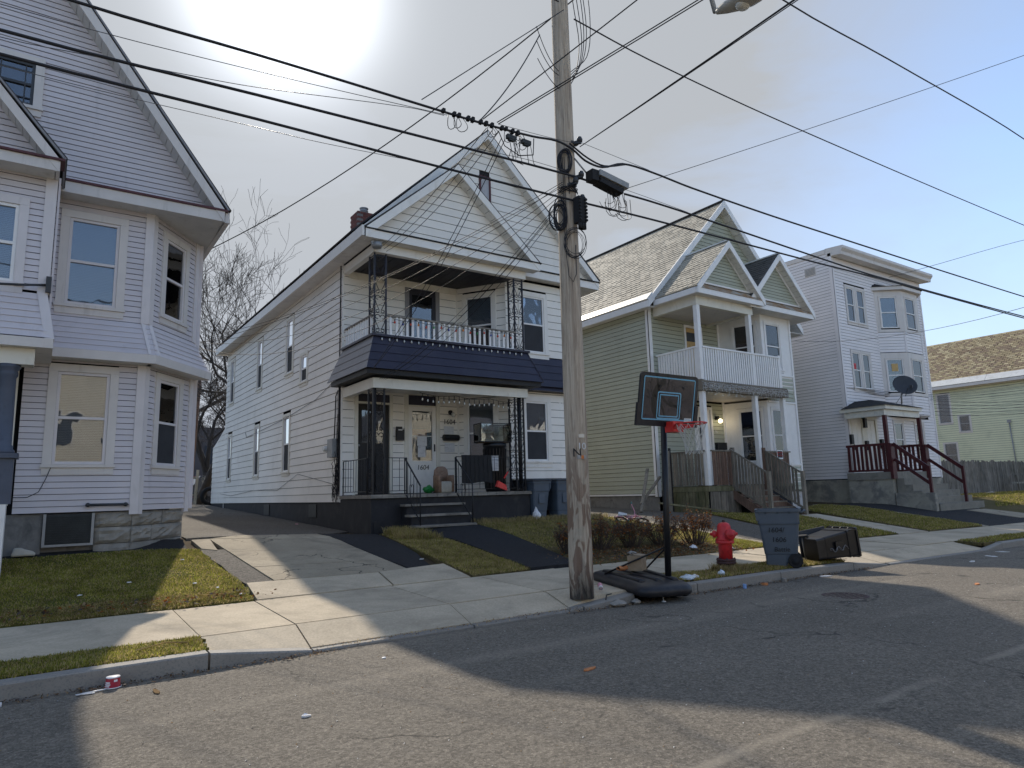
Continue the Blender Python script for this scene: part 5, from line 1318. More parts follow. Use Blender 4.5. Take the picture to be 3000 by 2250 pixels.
text(sg, 'BEWARE', front(14.93).pt(22.125, 2.745, .030), (1, 0, 0), (0, 0, 1), .085, 'red_sign', ext=.001); text(sg, 'OF DOG', front(14.93).pt(22.125, 2.645, .030), (1, 0, 0), (0, 0, 1), .085, 'red_sign', ext=.001)
# icicle light mesh over the beam
il = thing('string_lights', (20.5, 14.88, 4.9), 'white icicle lights netted over the weathered porch beam', 'string lights')
mb = MB()
for i in range(110):
    x = 18.15+i*.044; L = uni(.08, .42) if i % 3 == 0 else uni(.05, .2); z = 5.08-uni(0, .06)
    mb.tube([(x, 14.88, z), (x+uni(-.05, .05), 14.87, z-L*.5), (x+uni(-.06, .06), 14.88, z-L)], .0045, 3, False)
for z in (5.06, 4.98, 4.90): mb.tube([(18.12+i*.09, 14.875, z+uni(-.03, .03)) for i in range(54)], .0045, 3, False)
mb.build('light_net', 'plastic_white', parent=il)
mb = MB()
for i in range(120):
    x = 18.15+rnd()*4.8; z = uni(4.66, 5.05); mb.box(x-.008, x+.008, 14.862, 14.878, z-.014, z+.014)
mb.build('bulbs', 'bulb_glass', parent=il, kind='stuff')
# roofs
GX, GZ, GY = 22.35, 13.05, 16.62      # main ridge
zE, xE0, xE1 = 8.25, 17.60, 27.1
g3.wall(front(16.98), [(18.2, 8.6), (26.5, 8.6), (22.35, 12.84)], (), C3, .014)
mb = MB(); mb.prism([(18.0, 17.0, 8.1), (26.7, 17.0, 8.1), (22.35, 17.0, 12.7)], (0, .25, 0)); mb.build('gable_core', 'dark_room', parent=h3)
gable_roof(h3, GX, GX-xE0, xE1-GX, zE, GZ, GY, 31.2, 'slate', .05)
sp = (Vector((GX, 0, GZ))-Vector((xE0, 0, zE))); LS = sp.length
upw = sp.normalized()
wN = int((LS-.35)/.19); uN = int(14.6/.27)
shingles(h3, Vector((xE0, GY+.02, zE))+upw*.42+Vector((-.03, 0, .03)), (0, 1, 0), upw, uN, wN, 'slate', w=.27, ex=.19, keep=200)
mb = MB(); o_ = Vector((-.035, 0, .035)); a_ = Vector((xE0, GY, zE))+o_; b_ = a_+upw*.40
mb.hexa([a_, a_+V(0, 14.5, 0), b_+V(0, 14.5, 0), b_, a_+o_, a_+V(0, 14.5, 0)+o_, b_+V(0, 14.5, 0)+o_, b_+o_]); mb.build('snow_flashing', 'gutter_metal', parent=h3)
mb = MB(); mb.beam((GX, GY, GZ+.10), (GX, 31.2, GZ+.10), .16, .05); mb.build('ridge_cap', 'dark_asphalt_roof', parent=h3)
for xe in (xE0, xE1): rake_board(h3, xe, zE+.07, GX, GZ+.10, GY-.03, .30, .05, 'clean_white')
soffit_run(h3, (xE1-.06, GY+.03, zE-.18), (GX, GY+.03, GZ-.19), (0, .34, 0), 1, 20, 'soffit_white')
soffit_run(h3, (xE0+.06, GY+.03, zE-.18), (GX, GY+.03, GZ-.19), (0, .34, 0), 1, 20, 'soffit_white')
part(h3, 'eave_board', 'clean_white', (xE0-.03, xE0+.02, GY, 31, 8.04, 8.27)); part(h3, 'soffit_panel', 'soffit_white', (xE0+.02, XL3, GY, 31, 8.06, 8.08))
part(h3, 'eave_board', 'clean_white', (xE1-.03, xE1+.02, GY, 31, 8.02, 8.25)); part(h3, 'soffit_panel', 'soffit_white', (25.0, xE1-.04, GY, 17.6, 8.05, 8.07))
# the two front gables
def cross_gable(xc, hw, ze, za, y0, yback, wall_y, mat, keep, both):
    gable_roof(h3, xc, hw, hw, ze, za, y0, yback, mat, .05, name='porch_roof')
    hh = za-ze
    g3.wall(front(wall_y), [(xc-hw*.74, ze+.34), (xc+hw*.74, ze+.34), (xc, ze+.34+hh*.74)], (), C3*.75, .012)
    mb = MB(); mb.prism([(xc-hw*.9, wall_y+.02, ze-.1), (xc+hw*.9, wall_y+.02, ze-.1), (xc, wall_y+.02, za-.1)], (0, .2, 0)); mb.build('gable_core', 'dark_room', parent=h3)
    part(h3, 'cornice_board', 'clean_white', (xc-hw-.02, xc+hw-.05, y0, y0+.05, ze-.22, ze-.03))
    # rusty pent strip of metal pans
    n = 9
    for i in range(n):
        a = xc-hw+.1+i*(2*hw-.2)/n; b = a+(2*hw-.2)/n-.015
        MB().hexa([(a, y0-.02, ze-.03), (b, y0-.02, ze-.03), (b, wall_y, ze+.24), (a, wall_y, ze+.24), (a, y0-.02, ze-.01), (b, y0-.02, ze-.01), (b, wall_y, ze+.26), (a, wall_y, ze+.26)]).build('metal_pan', 'rust_metal', parent=h3)
    for sx in (-1, 1):
        rake_board(h3, xc+sx*(hw+.0), ze+.05, xc, za+.07, y0-.03, .26, .05, 'clean_white')
        soffit_run(h3, (xc+sx*(hw-.08), y0+.03, ze-.10), (xc, y0+.03, za-.16), (0, wall_y-y0-.06, 0), 1, 11, 'soffit_white')
        mb = MB(); mb.beam((xc+sx*hw*.74, wall_y-.03, ze+.32), (xc, wall_y-.03, ze+.32+hh*.74), .04, .06); mb.build('gable_trim', 'clean_white', parent=h3)
    part(h3, 'gable_trim', 'clean_white', (xc-hw*.76, xc+hw*.76, wall_y-.05, wall_y-.01, ze+.27, ze+.33))
    for sx in ((-1,) if not both else (-1, 1)):
        s_ = Vector((-sx*hw, 0, za-ze)); L_ = s_.length; s_.normalize()
        shingles(h3, Vector((xc+sx*hw, y0, ze))+s_*.05+Vector((sx*.03, 0, .035)), (0, 1, 0), s_, int((yback-y0)/.22), int(L_/.165), mat, w=.22, ex=.165, keep=45)
    mb = MB(); mb.beam((xc, y0-.02, za+.09), (xc, yback, za+.09), .12, .05); mb.build('ridge_cap', 'gutter_metal', parent=h3)
cross_gable(19.80, 1.86, 8.33, 10.22, 14.66, 17.0, 14.98, 'slate', 45, False)
cross_gable(23.02, 2.06, 8.28, 10.36, 14.80, 17.0, 15.12, 'slate_dark', 45, False)
part(h3, 'porch_beam', 'cream_trim', (18.18, 21.3, 14.97, 15.13, 7.80, 8.12), (18.18, 18.34, 15.131, 16.98, 7.80, 8.12), (21.14, 21.3, 15.131, 16.98, 7.80, 8.12))
part(h3, 'porch_ceiling', 'grey_trim', (18.341, 21.139, 15.131, 16.98, 7.86, 7.90))
part(h3, 'eave_board', 'clean_white', (17.90, 17.95, 14.72, 16.66, 8.11, 8.31)); part(h3, 'soffit_panel', 'soffit_white', (17.951, 18.18, 14.72, 16.98, 8.12, 8.14), (18.18, 21.6, 14.72, 14.969, 8.12, 8.14))
part(h3, 'soffit_panel', 'soffit_white', (21.35, 25.0, 14.86, 17.0, 8.07, 8.09)); part(h3, 'eave_board', 'clean_white', (25.02, 25.07, 14.82, 17.0, 8.06, 8.27))
g3.done()

# ================================================================== HOUSE 4 : pale three-storey house
h4 = thing('house', (33, 17, .7), 'pale grey three-storey flat-roofed house with two-storey bay and maroon stoop rails', 'house')
XL4, XR4, Y4, ZB4, ZT4 = 28.85, 37.0, 16.0, 1.77, 11.85
F4, S4 = front(Y4), left(XL4)
part(h4, 'wall', 'dark_room', (XL4+.24, XR4-.02, Y4+.24, 30, 1.0, 12.1))
part(h4, 'side_wall', 'pale_siding', (XR4-.015, XR4+.02, Y4+.05, 30, 1.0, 12.0))
g4 = Siding(h4, 'pale_siding', 295)
C4 = .141
W4 = [(29.84, 30.46, 8.86, 10.46), (30.72, 31.34, 8.86, 10.46), (29.80, 30.40, 5.80, 7.42), (30.66, 31.26, 5.80, 7.42), (32.86, 33.62, 2.75, 4.34), (34.88, 35.62, 2.75, 4.34)]
hol = [(29.70, 31.48, 8.74, 10.62), (29.66, 31.40, 5.68, 7.58), (32.72, 33.76, 2.6, 4.48), (34.74, 35.76, 2.6, 4.48), (28.98, 31.3, 1.5, 4.52), (32.3, 36.3, 4.66, 10.78)]
g4.wall(F4, [(XL4, ZB4), (XR4, ZB4), (XR4, 11.3), (XL4, 11.3)], hol, C4, .014)
g4.wall(S4, [(Y4, ZB4), (29.8, ZB4), (29.8, 12.04), (Y4, 12.04)], (), C4, .014, split=3.6)
for (a, b, c, d_) in W4[:4]: window(h4, F4, a, b, c, d_, trim='grey_trim', tw=.12, blind='curtain', bfrac=.52 if c > 8 else .95, sash='clean_white', low='dark_room')
for (a, b, c, d_) in W4[4:]: window(h4, F4, a, b, c, d_, trim='grey_trim', tw=.12, blind='slats', bfrac=.6)
ppart(h4, F4, 'corner_board', 'pale_siding', (XL4-.02, XL4+.14, ZB4-.03, 11.3, -.02, .03)); ppart(h4, S4, 'corner_board', 'pale_siding', (Y4-.03, Y4+.12, ZB4-.03, 11.9, -.02, .03))
ppart(h4, F4, 'corner_board', 'pale_siding', (XR4-.10, XR4+.02, ZB4-.03, 11.3, -.02, .03))
# cornice
ppart(h4, F4, 'frieze_board', 'pale_siding', (XL4-.02, XR4+.02, 11.31, 11.72, -.02, .04))
soffit_run(h4, (XL4+.0, 15.50, 11.74), (XR4+.15, 15.50, 11.74), (0, .48, 0), 1, 40, 'soffit_white')
mb = MB(); mb.prism([(XL4-.03, 15.50, 11.72), (XL4-.03, 15.48, 11.86), (XL4-.03, 15.38, 11.98), (XL4-.03, 15.38, 12.10), (XL4-.03, 16.2, 12.16), (XL4-.03, 16.2, 11.77)], (XR4-XL4+.3, 0, 0)); mb.build('cornice', 'grey_trim', parent=h4)
part(h4, 'roof', 'black_roof', (XL4-.02, XR4+.2, 16.2, 30, 12.05, 12.14)); part(h4, 'parapet_board', 'grey_trim', (XL4-.04, XL4+.02, 16.21, 30, 11.93, 12.12))
vt = ppart(h4, S4, 'wall_vent', 'grey_trim', (16.75, 17.30, 11.10, 11.50, .0, .02))
for i in range(6): ppart(vt, S4, 'vent_slat', 'dull_steel', (16.78, 17.27, 11.14+i*.058, 11.165+i*.058, .021, .04))
# two-storey bay
bx0, bxa, bxb, bx1, yb4 = 32.35, 32.75, 33.45, 35.3, 15.2
A4, LA4 = face(bx0, Y4, 32.62, 15.25) if False else face(32.3, Y4, 33.35, 15.25)
B4, LB4 = face(33.35, 15.25, 34.9, 15.25)
D4, LD4 = face(34.9, 15.25, 35.9, Y4)
mb = MB(); mb.prism([(32.6, Y4+.2, 4.7), (33.5, 15.5, 4.7), (34.8, 15.5, 4.7), (35.7, Y4+.2, 4.7)], (0, 0, 5.9)); mb.build('wall', 'dark_room', parent=h4)
for pl, L, wu in ((A4, LA4, (.24, 1.02)), (B4, LB4, (.30, 1.22)), (D4, LD4, (.25, .85))):
    for w0, w1, zl, zh in ((8.80, 10.32, 8.60, 10.62), (5.75, 7.30, 5.55, 7.60)):
        ppart(h4, pl, 'bay_panel', 'grey_trim', (0, wu[0]-.06, zl, zh, -.03, .012), (wu[1]+.06, L, zl, zh, -.03, .012), (wu[0]-.06, wu[1]+.06, w1+.06, zh, -.03, .012), (wu[0]-.06, wu[1]+.06, zl, w0-.06, -.03, .012))
        window(h4, pl, wu[0], wu[1], w0, w1, trim='grey_trim', tw=.055, sash='clean_white', sill=False, up='glass_backing', low='dark_room', blind='shade' if pl is D4 else None, bfrac=.5)
    g4.wall(pl, [(0, 7.62), (L, 7.62), (L, 8.58), (0, 8.58)], (), C4, .014)
    g4.wall(pl, [(0, 4.68), (L, 4.68), (L, 5.53), (0, 5.53)], (), C4, .014)
    ppart(h4, pl, 'corner_board', 'pale_siding', (L-.06, L+.02, 7.62, 8.58, -.02, .03)); ppart(h4, pl, 'corner_board', 'pale_siding', (L-.06, L+.02, 4.68, 5.53, -.02, .03))
mb = MB(); mb.prism([(32.1, Y4, 10.63), (33.2, 15.05, 10.63), (35.0, 15.05, 10.63), (36.2, Y4, 10.63)], (0, 0, .16)); mb.build('bay_cornice', 'grey_trim', parent=h4)
mb = MB(); mb.hexa([(32.05, Y4, 10.80), (33.15, 15.0, 10.80), (35.05, 15.0, 10.80), (36.25, Y4, 10.80), (32.4, Y4, 11.02), (33.45, 15.8, 10.98), (34.8, 15.8, 10.98), (35.8, Y4, 11.02)]); mb.build('bay_roof', 'black_roof', parent=h4)
mb = MB(); mb.prism([(32.3, Y4, 4.64), (33.35, 15.25, 4.64), (34.9, 15.25, 4.64), (35.9, Y4, 4.64)], (0, 0, .035)); mb.build('bay_floor', 'pale_siding', parent=h4)
# stickers in the bay window
ppart(h4, A4, 'sticker', 'tan_door', (.48, .78, 6.72, 7.08, -.012, -.009)); ppart(h4, A4, 'sticker', 'paper_plain', (.56, .68, 6.15, 6.40, -.012, -.009)); ppart(h4, F4, 'sticker', 'red_sign', (29.88, 30.08, 6.66, 6.92, -.012, -.009))
g4.done()
# doors under the canopy
for (a, b) in ((29.10, 29.95), (30.30, 31.12)):
    dd = ppart(h4, F4, 'door', 'white_trim', (a, b, 2.02, 4.36, -.08, -.02))
    for (p, q) in ((.10, .40), (.46, .76)):
        for (z0, z1) in ((2.2, 2.9), (3.0, 3.8), (3.9, 4.2)): ppart(dd, F4, 'door_panel', 'white_trim', (a+p, a+q, z0, z1, -.019, -.010))
    ppart(dd, F4, 'handle', 'iron', (a+.06, a+.10, 3.0, 3.25, -.019, .04))
ppart(h4, F4, 'door_frame', 'cream_trim', (28.99, 29.098, 2.0, 4.5, -.06, .03), (29.952, 30.298, 2.0, 4.5, -.06, .03), (31.122, 31.28, 2.0, 4.5, -.06, .03), (29.1, 31.12, 4.362, 4.5, -.06, .03))
for u, z in ((28.9, 3.25), (30.12, 4.0), (30.12, 3.0), (31.42, 3.1)): ppart(h4, F4, 'mailbox', 'iron', (u-.09, u+.09, z, z+.42, .03, .14))
# canopy
part(h4, 'canopy_fascia', 'cream_trim', (28.45, 31.55, 14.12, 14.18, 4.58, 4.74), (28.45, 28.51, 14.181, 16.1, 4.58, 4.74), (31.49, 31.55, 14.181, 16.0, 4.58, 4.74))
mb = MB(); mb.hexa([(28.38, 14.05, 4.741), (31.62, 14.05, 4.741), (31.62, 16.0, 4.741), (28.38, 16.0, 4.741), (29.6, 15.3, 5.15), (30.4, 15.3, 5.15), (30.4, 16.0, 5.15), (29.6, 16.0, 5.15)]); mb.build('canopy_roof', 'black_roof', parent=h4)
boards(h4, front(14.24), 28.5, 31.5, 26, 4.32, 4.58, .0, .015, 'cream_trim', 'valance_board', .06)
boards(h4, left(28.56), 14.26, 15.95, 15, 4.32, 4.58, .0, .015, 'cream_trim', 'valance_board', .06)
part(h4, 'canopy_ceiling', 'soffit_white', (28.6, 31.45, 14.26, 15.98, 4.52, 4.55))
# stoop: concrete base, steps, maroon posts and rails
part(h4, 'foundation', 'old_stucco', (XL4+.02, XL4+.3, 15.99, 30, .3, 1.74), (31.3, XR4-.02, 15.98, 16.2, .3, 1.74))
part(h4, 'stoop', 'old_stucco', (28.40, 31.4, 14.12, 15.98, .3, 1.70)); part(h4, 'stoop_slab', 'step_concrete', (28.36, 31.44, 14.08, 15.98, 1.701, 2.0))
for i in range(5):
    part(h4, 'concrete_step', 'step_concrete', (28.6+i*.02, 31.3+i*.32, 13.78-i*.30, 14.079-i*.30, .2, 1.72-i*.25))
part(h4, 'stoop_wall', 'old_stucco', (28.38, 28.58, 12.60, 14.07, .2, 1.15))
for x in (28.46, 31.36):
    part(h4, 'post', 'maroon_wood', (x-.07, x+.07, 14.14, 14.28, 2.0, 4.32)); part(h4, 'post_foot', 'maroon_wood', (x-.15, x+.15, 14.02, 14.138, 1.72, 3.15))
    mb = MB(); mb.beam((x, 14.0, 3.12), (x, 12.75, 2.10), .06, .14); mb.build('handrail', 'maroon_wood', parent=h4)
    mb = MB(); mb.beam((x, 14.0, 2.50), (x, 12.75, 1.50), .05, .12); mb.build('bottom_rail', 'maroon_wood', parent=h4)
    part(h4, 'newel', 'maroon_wood', (x-.05, x+.05, 12.68, 12.78, .6, 2.18))
def mrail(pl, u0, u1, n):
    ppart(h4, pl, 'handrail', 'maroon_wood', (u0, u1, 3.08, 3.18, -.04, .04)); ppart(h4, pl, 'bottom_rail', 'maroon_wood', (u0, u1, 2.04, 2.12, -.03, .03))
    boards(h4, pl, u0, u1, n, 2.121, 3.079, -.018, .018, 'maroon_wood', 'baluster', .42, .08, 0, .02)
mrail(left(28.46), 14.3, 15.95, 9); mrail(front(14.22), 28.56, 28.62, 1) if False else None
mrail(left(31.36), 14.3, 15.95, 9)
# satellite dish on the canopy
ds = thing('satellite_dish', (30.9, 14.6, 4.95), 'dark grey satellite dish on a strut above the stoop canopy', 'satellite dish')
ax = Vector((-.62, -.62, .42)).normalized(); c0 = Vector((30.95, 14.45, 5.72))
mb = MB(); mb.lathe([(0, 0), (.2, .012), (.36, .045), (.48, .09), (.49, .10), (.47, .10), (.35, .06), (.2, .025), (0, .013)], c0, ax, 26); mb.build('reflector', 'dish_grey', parent=ds)
mb = MB(); mb.tube([(30.9, 14.62, 4.95), (30.92, 14.6, 5.35), c0-ax*.05], .035, 8); mb.tube([(30.55, 14.7, 4.95), c0-ax*.05-Vector((0, 0, .2))], .015, 6); mb.build('strut', 'dull_steel', parent=ds)
mb = MB(); mb.tube([c0-Vector((0, 0, .45)), c0+ax*.42-Vector((0, 0, .30))], .015, 6); mb.box(c0.x-.05, c0.x+.05, c0.y+ax.y*.45-.05, c0.y+ax.y*.45+.05, c0.z-.12, c0.z-.0); mb.build('feed_arm', 'dish_grey', parent=ds)

# ================================================================== HOUSE 5 : mint house side wall
h5 = thing('house', (56, 21, .7), 'pale yellow green clapboard house with mottled tan slate roof behind the picket fence', 'house')
X5 = 52.0; S5 = left(X5); ZE5 = 8.06
part(h5, 'wall', 'dark_room', (X5+.24, X5+9, 12.6, 29.5, .5, 8.1))
m5 = Siding(h5, 'mint_siding', 0)
W5 = [(21.42, 22.15, 5.56, 7.53), (20.3, 20.92, 4.88, 5.92), (21.3, 22.05, 2.5, 4.1)]
m5.wall(S5, [(12.4, .6), (29.5, .6), (29.5, 8.1), (12.4, 8.1)], [(a-.08, b+.08, c-.08, d_+.08) for a, b, c, d_ in W5], .15, .012, gap=.013)
m5.done()
for (a, b, c, d_) in W5: window(h5, S5, a, b, c, d_, trim='grey_trim', tw=.10, sash='dull_steel', low='dark_room', blind='slats' if c > 5 else None, bfrac=.95)
sp5 = Vector((4.45, 0, 3.82)).normalized()
mb = MB(); mb.prism([(X5-.5, 12.0, ZE5), (X5+3.95, 12.0, ZE5+3.82), (X5+8.4, 12.0, ZE5)], (0, 18, 0)); mb.build('roof', 'slate_tan', parent=h5)
shingles(h5, Vector((X5-.5, 12.0, ZE5))+sp5*.70+Vector((-.02, 0, .03)), (0, 1, 0), sp5, 64, 23, 'slate_tan', w=.28, ex=.22, keep=0)
mb = MB(); a_ = Vector((X5-.52, 12.0, ZE5+.03)); b_ = a_+sp5*.68; t_ = Vector((-.02, 0, .025))
for y0_, y1_ in ((0, 6.9), (6.92, 17.5)): mb.hexa([a_+V(0, y0_, 0), a_+V(0, y1_, 0), b_+V(0, y1_, 0), b_+V(0, y0_, 0), a_+V(0, y0_, 0)+t_, a_+V(0, y1_, 0)+t_, b_+V(0, y1_, 0)+t_, b_+V(0, y0_, 0)+t_])
mb.build('snow_flashing', 'gutter_metal', parent=h5)
part(h5, 'eave_board', 'grey_trim', (X5-.54, X5-.47, 12.0, 30, ZE5-.18, ZE5+.01)); part(h5, 'frieze_board', 'cream_trim', (X5-.03, X5+.0, 12.4, 29.5, 7.84, 8.16))
mb = MB(); mb.tube([(X5-.06, 18.0, 5.3), (X5-.06, 17.9, 1.0)], .035, 6); mb.box(X5-.12, X5, 17.9, 18.1, 5.2, 5.4); mb.build('conduit', 'dull_steel', parent=h5)
# picket fence in front of it
fn = thing('fence', (43, 17, .8), 'grey weathered picket fence running from the stoop in front of the yellow green house', 'fence')
zf0 = lambda x: lin(x, [38, 50], [.86, .45])
boards(fn, front(17.0), 38.4, 55.2, 122, .50, 2.62, .0, .03, 'fence_wood', 'picket', .18, .12, .06, .03)
ppart(fn, front(17.06), 'rail', 'fence_wood', (38.4, 55.2, 1.0, 1.1, .0, .05), (38.4, 55.2, 2.2, 2.3, .0, .05))
for x in (38.4, 41, 43.6, 46.2, 48.6, 51.8, 55.2): part(fn, 'fence_post', 'fence_wood', (x-.06, x+.06, 17.08, 17.2, .5, 2.7))
# ================================================================== UTILITY POLE AND WIRES
PX, PY = 6.33, 7.54
zp = .12
up = thing('utility_pole', (PX, PY, zp), 'weathered wooden utility pole with tarred foot standing on the pavement corner', 'utility pole')
mb = MB(); n_ = 24; ringz = [zp, .3, .8, 1.5, 2.5, 4, 6, 8, 10, 11.5]
vs = []; fs = []
lump = [uni(-.006, .006) for _ in range(n_)]
for z in ringz:
    r = .168-.042*(z-zp)/11
    for k in range(n_):
        a = 2*math.pi*k/n_; rr = r+lump[k]+uni(-.002, .002)
        vs.append((PX+.010*z*.4+rr*math.cos(a), PY+rr*math.sin(a), z))
for i in range(len(ringz)-1):
    for k in range(n_): fs.append((i*n_+k, i*n_+(k+1) % n_, (i+1)*n_+(k+1) % n_, (i+1)*n_+k))
mb.add(vs, fs, True); mb.build('shaft', 'pole_wood', parent=up)
def pole_pt(ang, z, off=.0):
    r = .168-.042*(z-zp)/11+off; a = math.radians(ang)
    return Vector((PX+.004*z+r*math.cos(a), PY+r*math.sin(a), z))
def pole_plate(ang, z, w, h, mat, name, th=.006, label=None):
    c = pole_pt(ang, z, .004); nrm = Vector((math.cos(math.radians(ang)), math.sin(math.radians(ang)), 0)); t = Vector((-nrm.y, nrm.x, 0))
    P = [c-t*w/2-V(0, 0, h/2), c+t*w/2-V(0, 0, h/2)]; P = [P[0], P[1], P[1]+nrm*th, P[0]+nrm*th]
    return MB().hexa(P+[q+V(0, 0, h) for q in P]).build(name, mat, parent=up, label=label), c+nrm*(th+.002), t
# the camera sees the face around -130 deg ; number plate to its right
o, c, t = pole_plate(-103, 2.36, .09, .05, 'steel', 'tag')
c = pole_pt(-103, 2.21, .006); t = Vector((math.cos(math.radians(-13)), math.sin(math.radians(-13)), 0))
text(up, '10', c, t, (0, 0, 1), .135, 'paper_plain', ext=.003)
o, c, t = pole_plate(-106, 2.06, .13, .055, 'dull_steel', 'tag'); o, c, t = pole_plate(-98, 2.06, .06, .05, 'orange_card', 'tag', .009)
c = pole_pt(-128, 2.12, .004); t = Vector((math.cos(math.radians(-38)), math.sin(math.radians(-38)), 0)); text(up, 'N', c, t, (0, 0, 1), .17, 'ink', ext=.002)
# bracket hardware
for z, a in ((6.86, -60), (6.30, -60), (5.92, -60), (6.15, -95)):
    mb = MB(); p = pole_pt(a, z); d = Vector((math.cos(math.radians(a)), math.sin(math.radians(a)), 0))
    mb.beam(p-d*.05, p+d*.12, .05, .05); mb.lathe([(.0, 0), (.04, 0), (.045, .04), (.03, .08), (0, .08)], p+d*.10, (0, 0, 1), 8); mb.box(p.x-.07, p.x+.07, p.y-.03, p.y+.03, z-.02, z+.02)
    mb.build('clamp', 'dish_grey', parent=up)
mb = MB(); mb.tube([pole_pt(-60, 6.62), pole_pt(-40, 6.40, .16)], .014, 6); mb.build('brace', 'dull_steel', parent=up)
# thin riser wires on the shaft
mb = MB()
for a, r_ in ((-150, .006), (-140, .005), (-118, .006)):
    mb.tube([pole_pt(a+3*math.sin(z*1.3), z, .012) for z in np.linspace(6.6, 5.2 if a != -118 else 6.0, 12)], r_, 4, False)
mb.build('riser_wire', 'cable_black', parent=up)
mb = MB()
for k in range(5):
    z = 6.05+uni(-.06, .06); mb.tube([pole_pt(a, z+.04*math.sin(a*.05+k), .02) for a in range(-175, -40, 12)], .007, 4, False)
mb.build('wrap_wire', 'cable_black', parent=up)
# coil hung on the pole, oval cable coil above
def coil(c, n, r, h, ax, seed, mat='cable_black', rw=.008):
    rr = random.Random(seed); mb = MB(); ax = Vector(ax).normalized(); x = ax.orthogonal().normalized(); x = Vector((-ax.y, ax.x, 0)).normalized() if abs(ax.z) < .9 else Vector((1, 0, 0)); y = Vector((0, 0, 1))
    for k in range(n):
        a, b = r*rr.uniform(.75, 1.1), h*rr.uniform(.8, 1.1); o = Vector(c)+x*rr.uniform(-.03, .03)+y*rr.uniform(-.05, .05)+ax*rr.uniform(-.03, .03)
        mb.tube([o+x*a*math.cos(t*2*math.pi/18)+y*b*math.sin(t*2*math.pi/18) for t in range(18)], rw, 4, False, closed=True)
    return mb
vdir = Vector((.62, .78, 0))
coil(pole_pt(-128, 6.52, .03), 5, .10, .20, vdir, 3, rw=.011).build('cable_coil', 'cable_black', parent=up)
coil(pole_pt(-160, 5.66, .06), 6, .085, .24, vdir, 5, rw=.010).build('cable_coil', 'cable_black', parent=up)
coil(pole_pt(-178, 5.62, .10), 5, .13, .19, vdir, 8, rw=.006).build('cable_coil', 'cable_black', parent=up)
coil(pole_pt(-105, 5.20, .05), 6, .17, .22, vdir, 9, rw=.004).build('cable_coil', 'cable_black', parent=up)
mb = MB(); mb.tube([pole_pt(-150, 5.3, .02), pole_pt(-135, 4.72, .02), pole_pt(-115, 4.62, .03), pole_pt(-95, 4.75, .02), pole_pt(-92, 5.2, .02)], .006, 4, False); mb.build('loop_wire', 'cable_black', parent=up)
# black terminal with ribs
tc = pole_pt(-80, 5.72, .10)
tb = MB(); tb.box(tc.x-.08, tc.x+.06, tc.y-.07, tc.y+.06, 5.52, 5.92); to = tb.build('terminal', 'rubber', parent=up)
for i in range(7):
    z = 5.53+i*.054
    for s_ in (-.07, .05): MB().lathe([(0, 0), (.02, .005), (.022, .024), (0, .028)], (tc.x+s_, tc.y-.07, z+.02), (0, -1, 0), 6).build('gland', 'rubber', parent=to)
mb = MB()
for i in range(5): mb.lathe([(.0, 0), (.03, 0), (.03, .12), (0, .12)], (tc.x-.05+i*.022, tc.y-.04+.02*(i % 2), 5.42), (0, 0, 1), 6)
mb.build('spigot', 'rubber', parent=to)
# splice box on the cable right of the pole
bx = thing('splice_box', (7.0, 7.36, 6.2), 'grey and black cable splice box hanging on the strand beside the pole', 'splice box')
mb = MB(); a_, b_ = Vector((6.76, 7.30, 6.40)), Vector((7.36, 7.30, 6.315))
mb.beam(a_, b_, .18, .09); mb.build('cover', 'utility_grey', parent=bx)
mb = MB(); mb.beam(a_+V(.02, .02, -.10), b_+V(-.10, .02, -.10), .18, .09); mb.beam(a_+V(-.13, .02, -.05), a_+V(.0, .02, -.05), .16, .17); mb.build('case', 'rubber', parent=bx)
rr = random.Random(4); mb = MB()
for k in range(11):
    x = 6.95+rr.uniform(0, .45); r0 = rr.uniform(.10, .24); c_ = Vector((x-.02, 7.33+rr.uniform(-.06, .06), 6.22-r0)); ph = rr.uniform(0, 1)
    mb.tube([c_+Vector((r0*.65*math.sin(t*.42+ph), .03*math.sin(t), r0*math.cos(t*.42+ph))) for t in range(rr.randint(9, 15))], .005, 4, False)
mb.build('wire_loops', 'cable_black', parent=bx)
# small closures and wire loops on the upper cable, left of the pole
cl = thing('cable_closure', (5.2, 7.36, 6.5), 'small green cable closures with dangling wire loops on the upper strand', 'cable closure')
for x in (5.14, 5.40):
    mb = MB(); mb.beam((x, 7.36, 6.58), (x+.15, 7.36, 6.575), .06, .06); mb.beam((x+.03, 7.36, 6.54), (x+.12, 7.36, 6.54), .05, .03); mb.build('case', 'green_vent', parent=cl)
rr = random.Random(14)
def wl_(pts, r, root): MB().tube(pts, r, 4, False).build('wire_loop', 'cable_black', parent=root)
for k in range(9):
    x = 5.14+rr.uniform(0, .42); L = rr.uniform(.16, .32)
    wl_([(x, 7.36, 6.55), (x+rr.uniform(-.05, .05), 7.34, 6.52-L*.5), (x+rr.uniform(-.04, .06), 7.36, 6.52-L), (x+rr.uniform(.0, .12), 7.36, 6.5-L)], .006, cl)
for k in range(9):
    x = rr.uniform(4.2, 5.6); c_ = Vector((x, 7.36, lin(x, [3.63, 4.72, 5.6], [6.62, 6.65, 6.71]))); r0 = rr.uniform(.05, .13); q_ = rr.uniform(.5, 1.1)
    wl_([c_+Vector((q_*r0*math.sin(t*.45), .02*math.sin(t), -r0+r0*math.cos(t*.45))) for t in range(15)], .005, cl)
wl_([(5.0, 7.36, 6.62), (5.1, 7.36, 6.42), (5.35, 7.36, 6.34), (5.6, 7.36, 6.42), (5.62, 7.36, 6.68)], .009, cl)
for k in range(12):
    x = 4.15+k*.11+rr.uniform(-.03, .03); MB().box(x-.02, x+.02, 7.33, 7.39, 6.60+.004*k+rr.uniform(0, .03), 6.67+.004*k).build('strand_clamp', 'rubber', parent=cl)
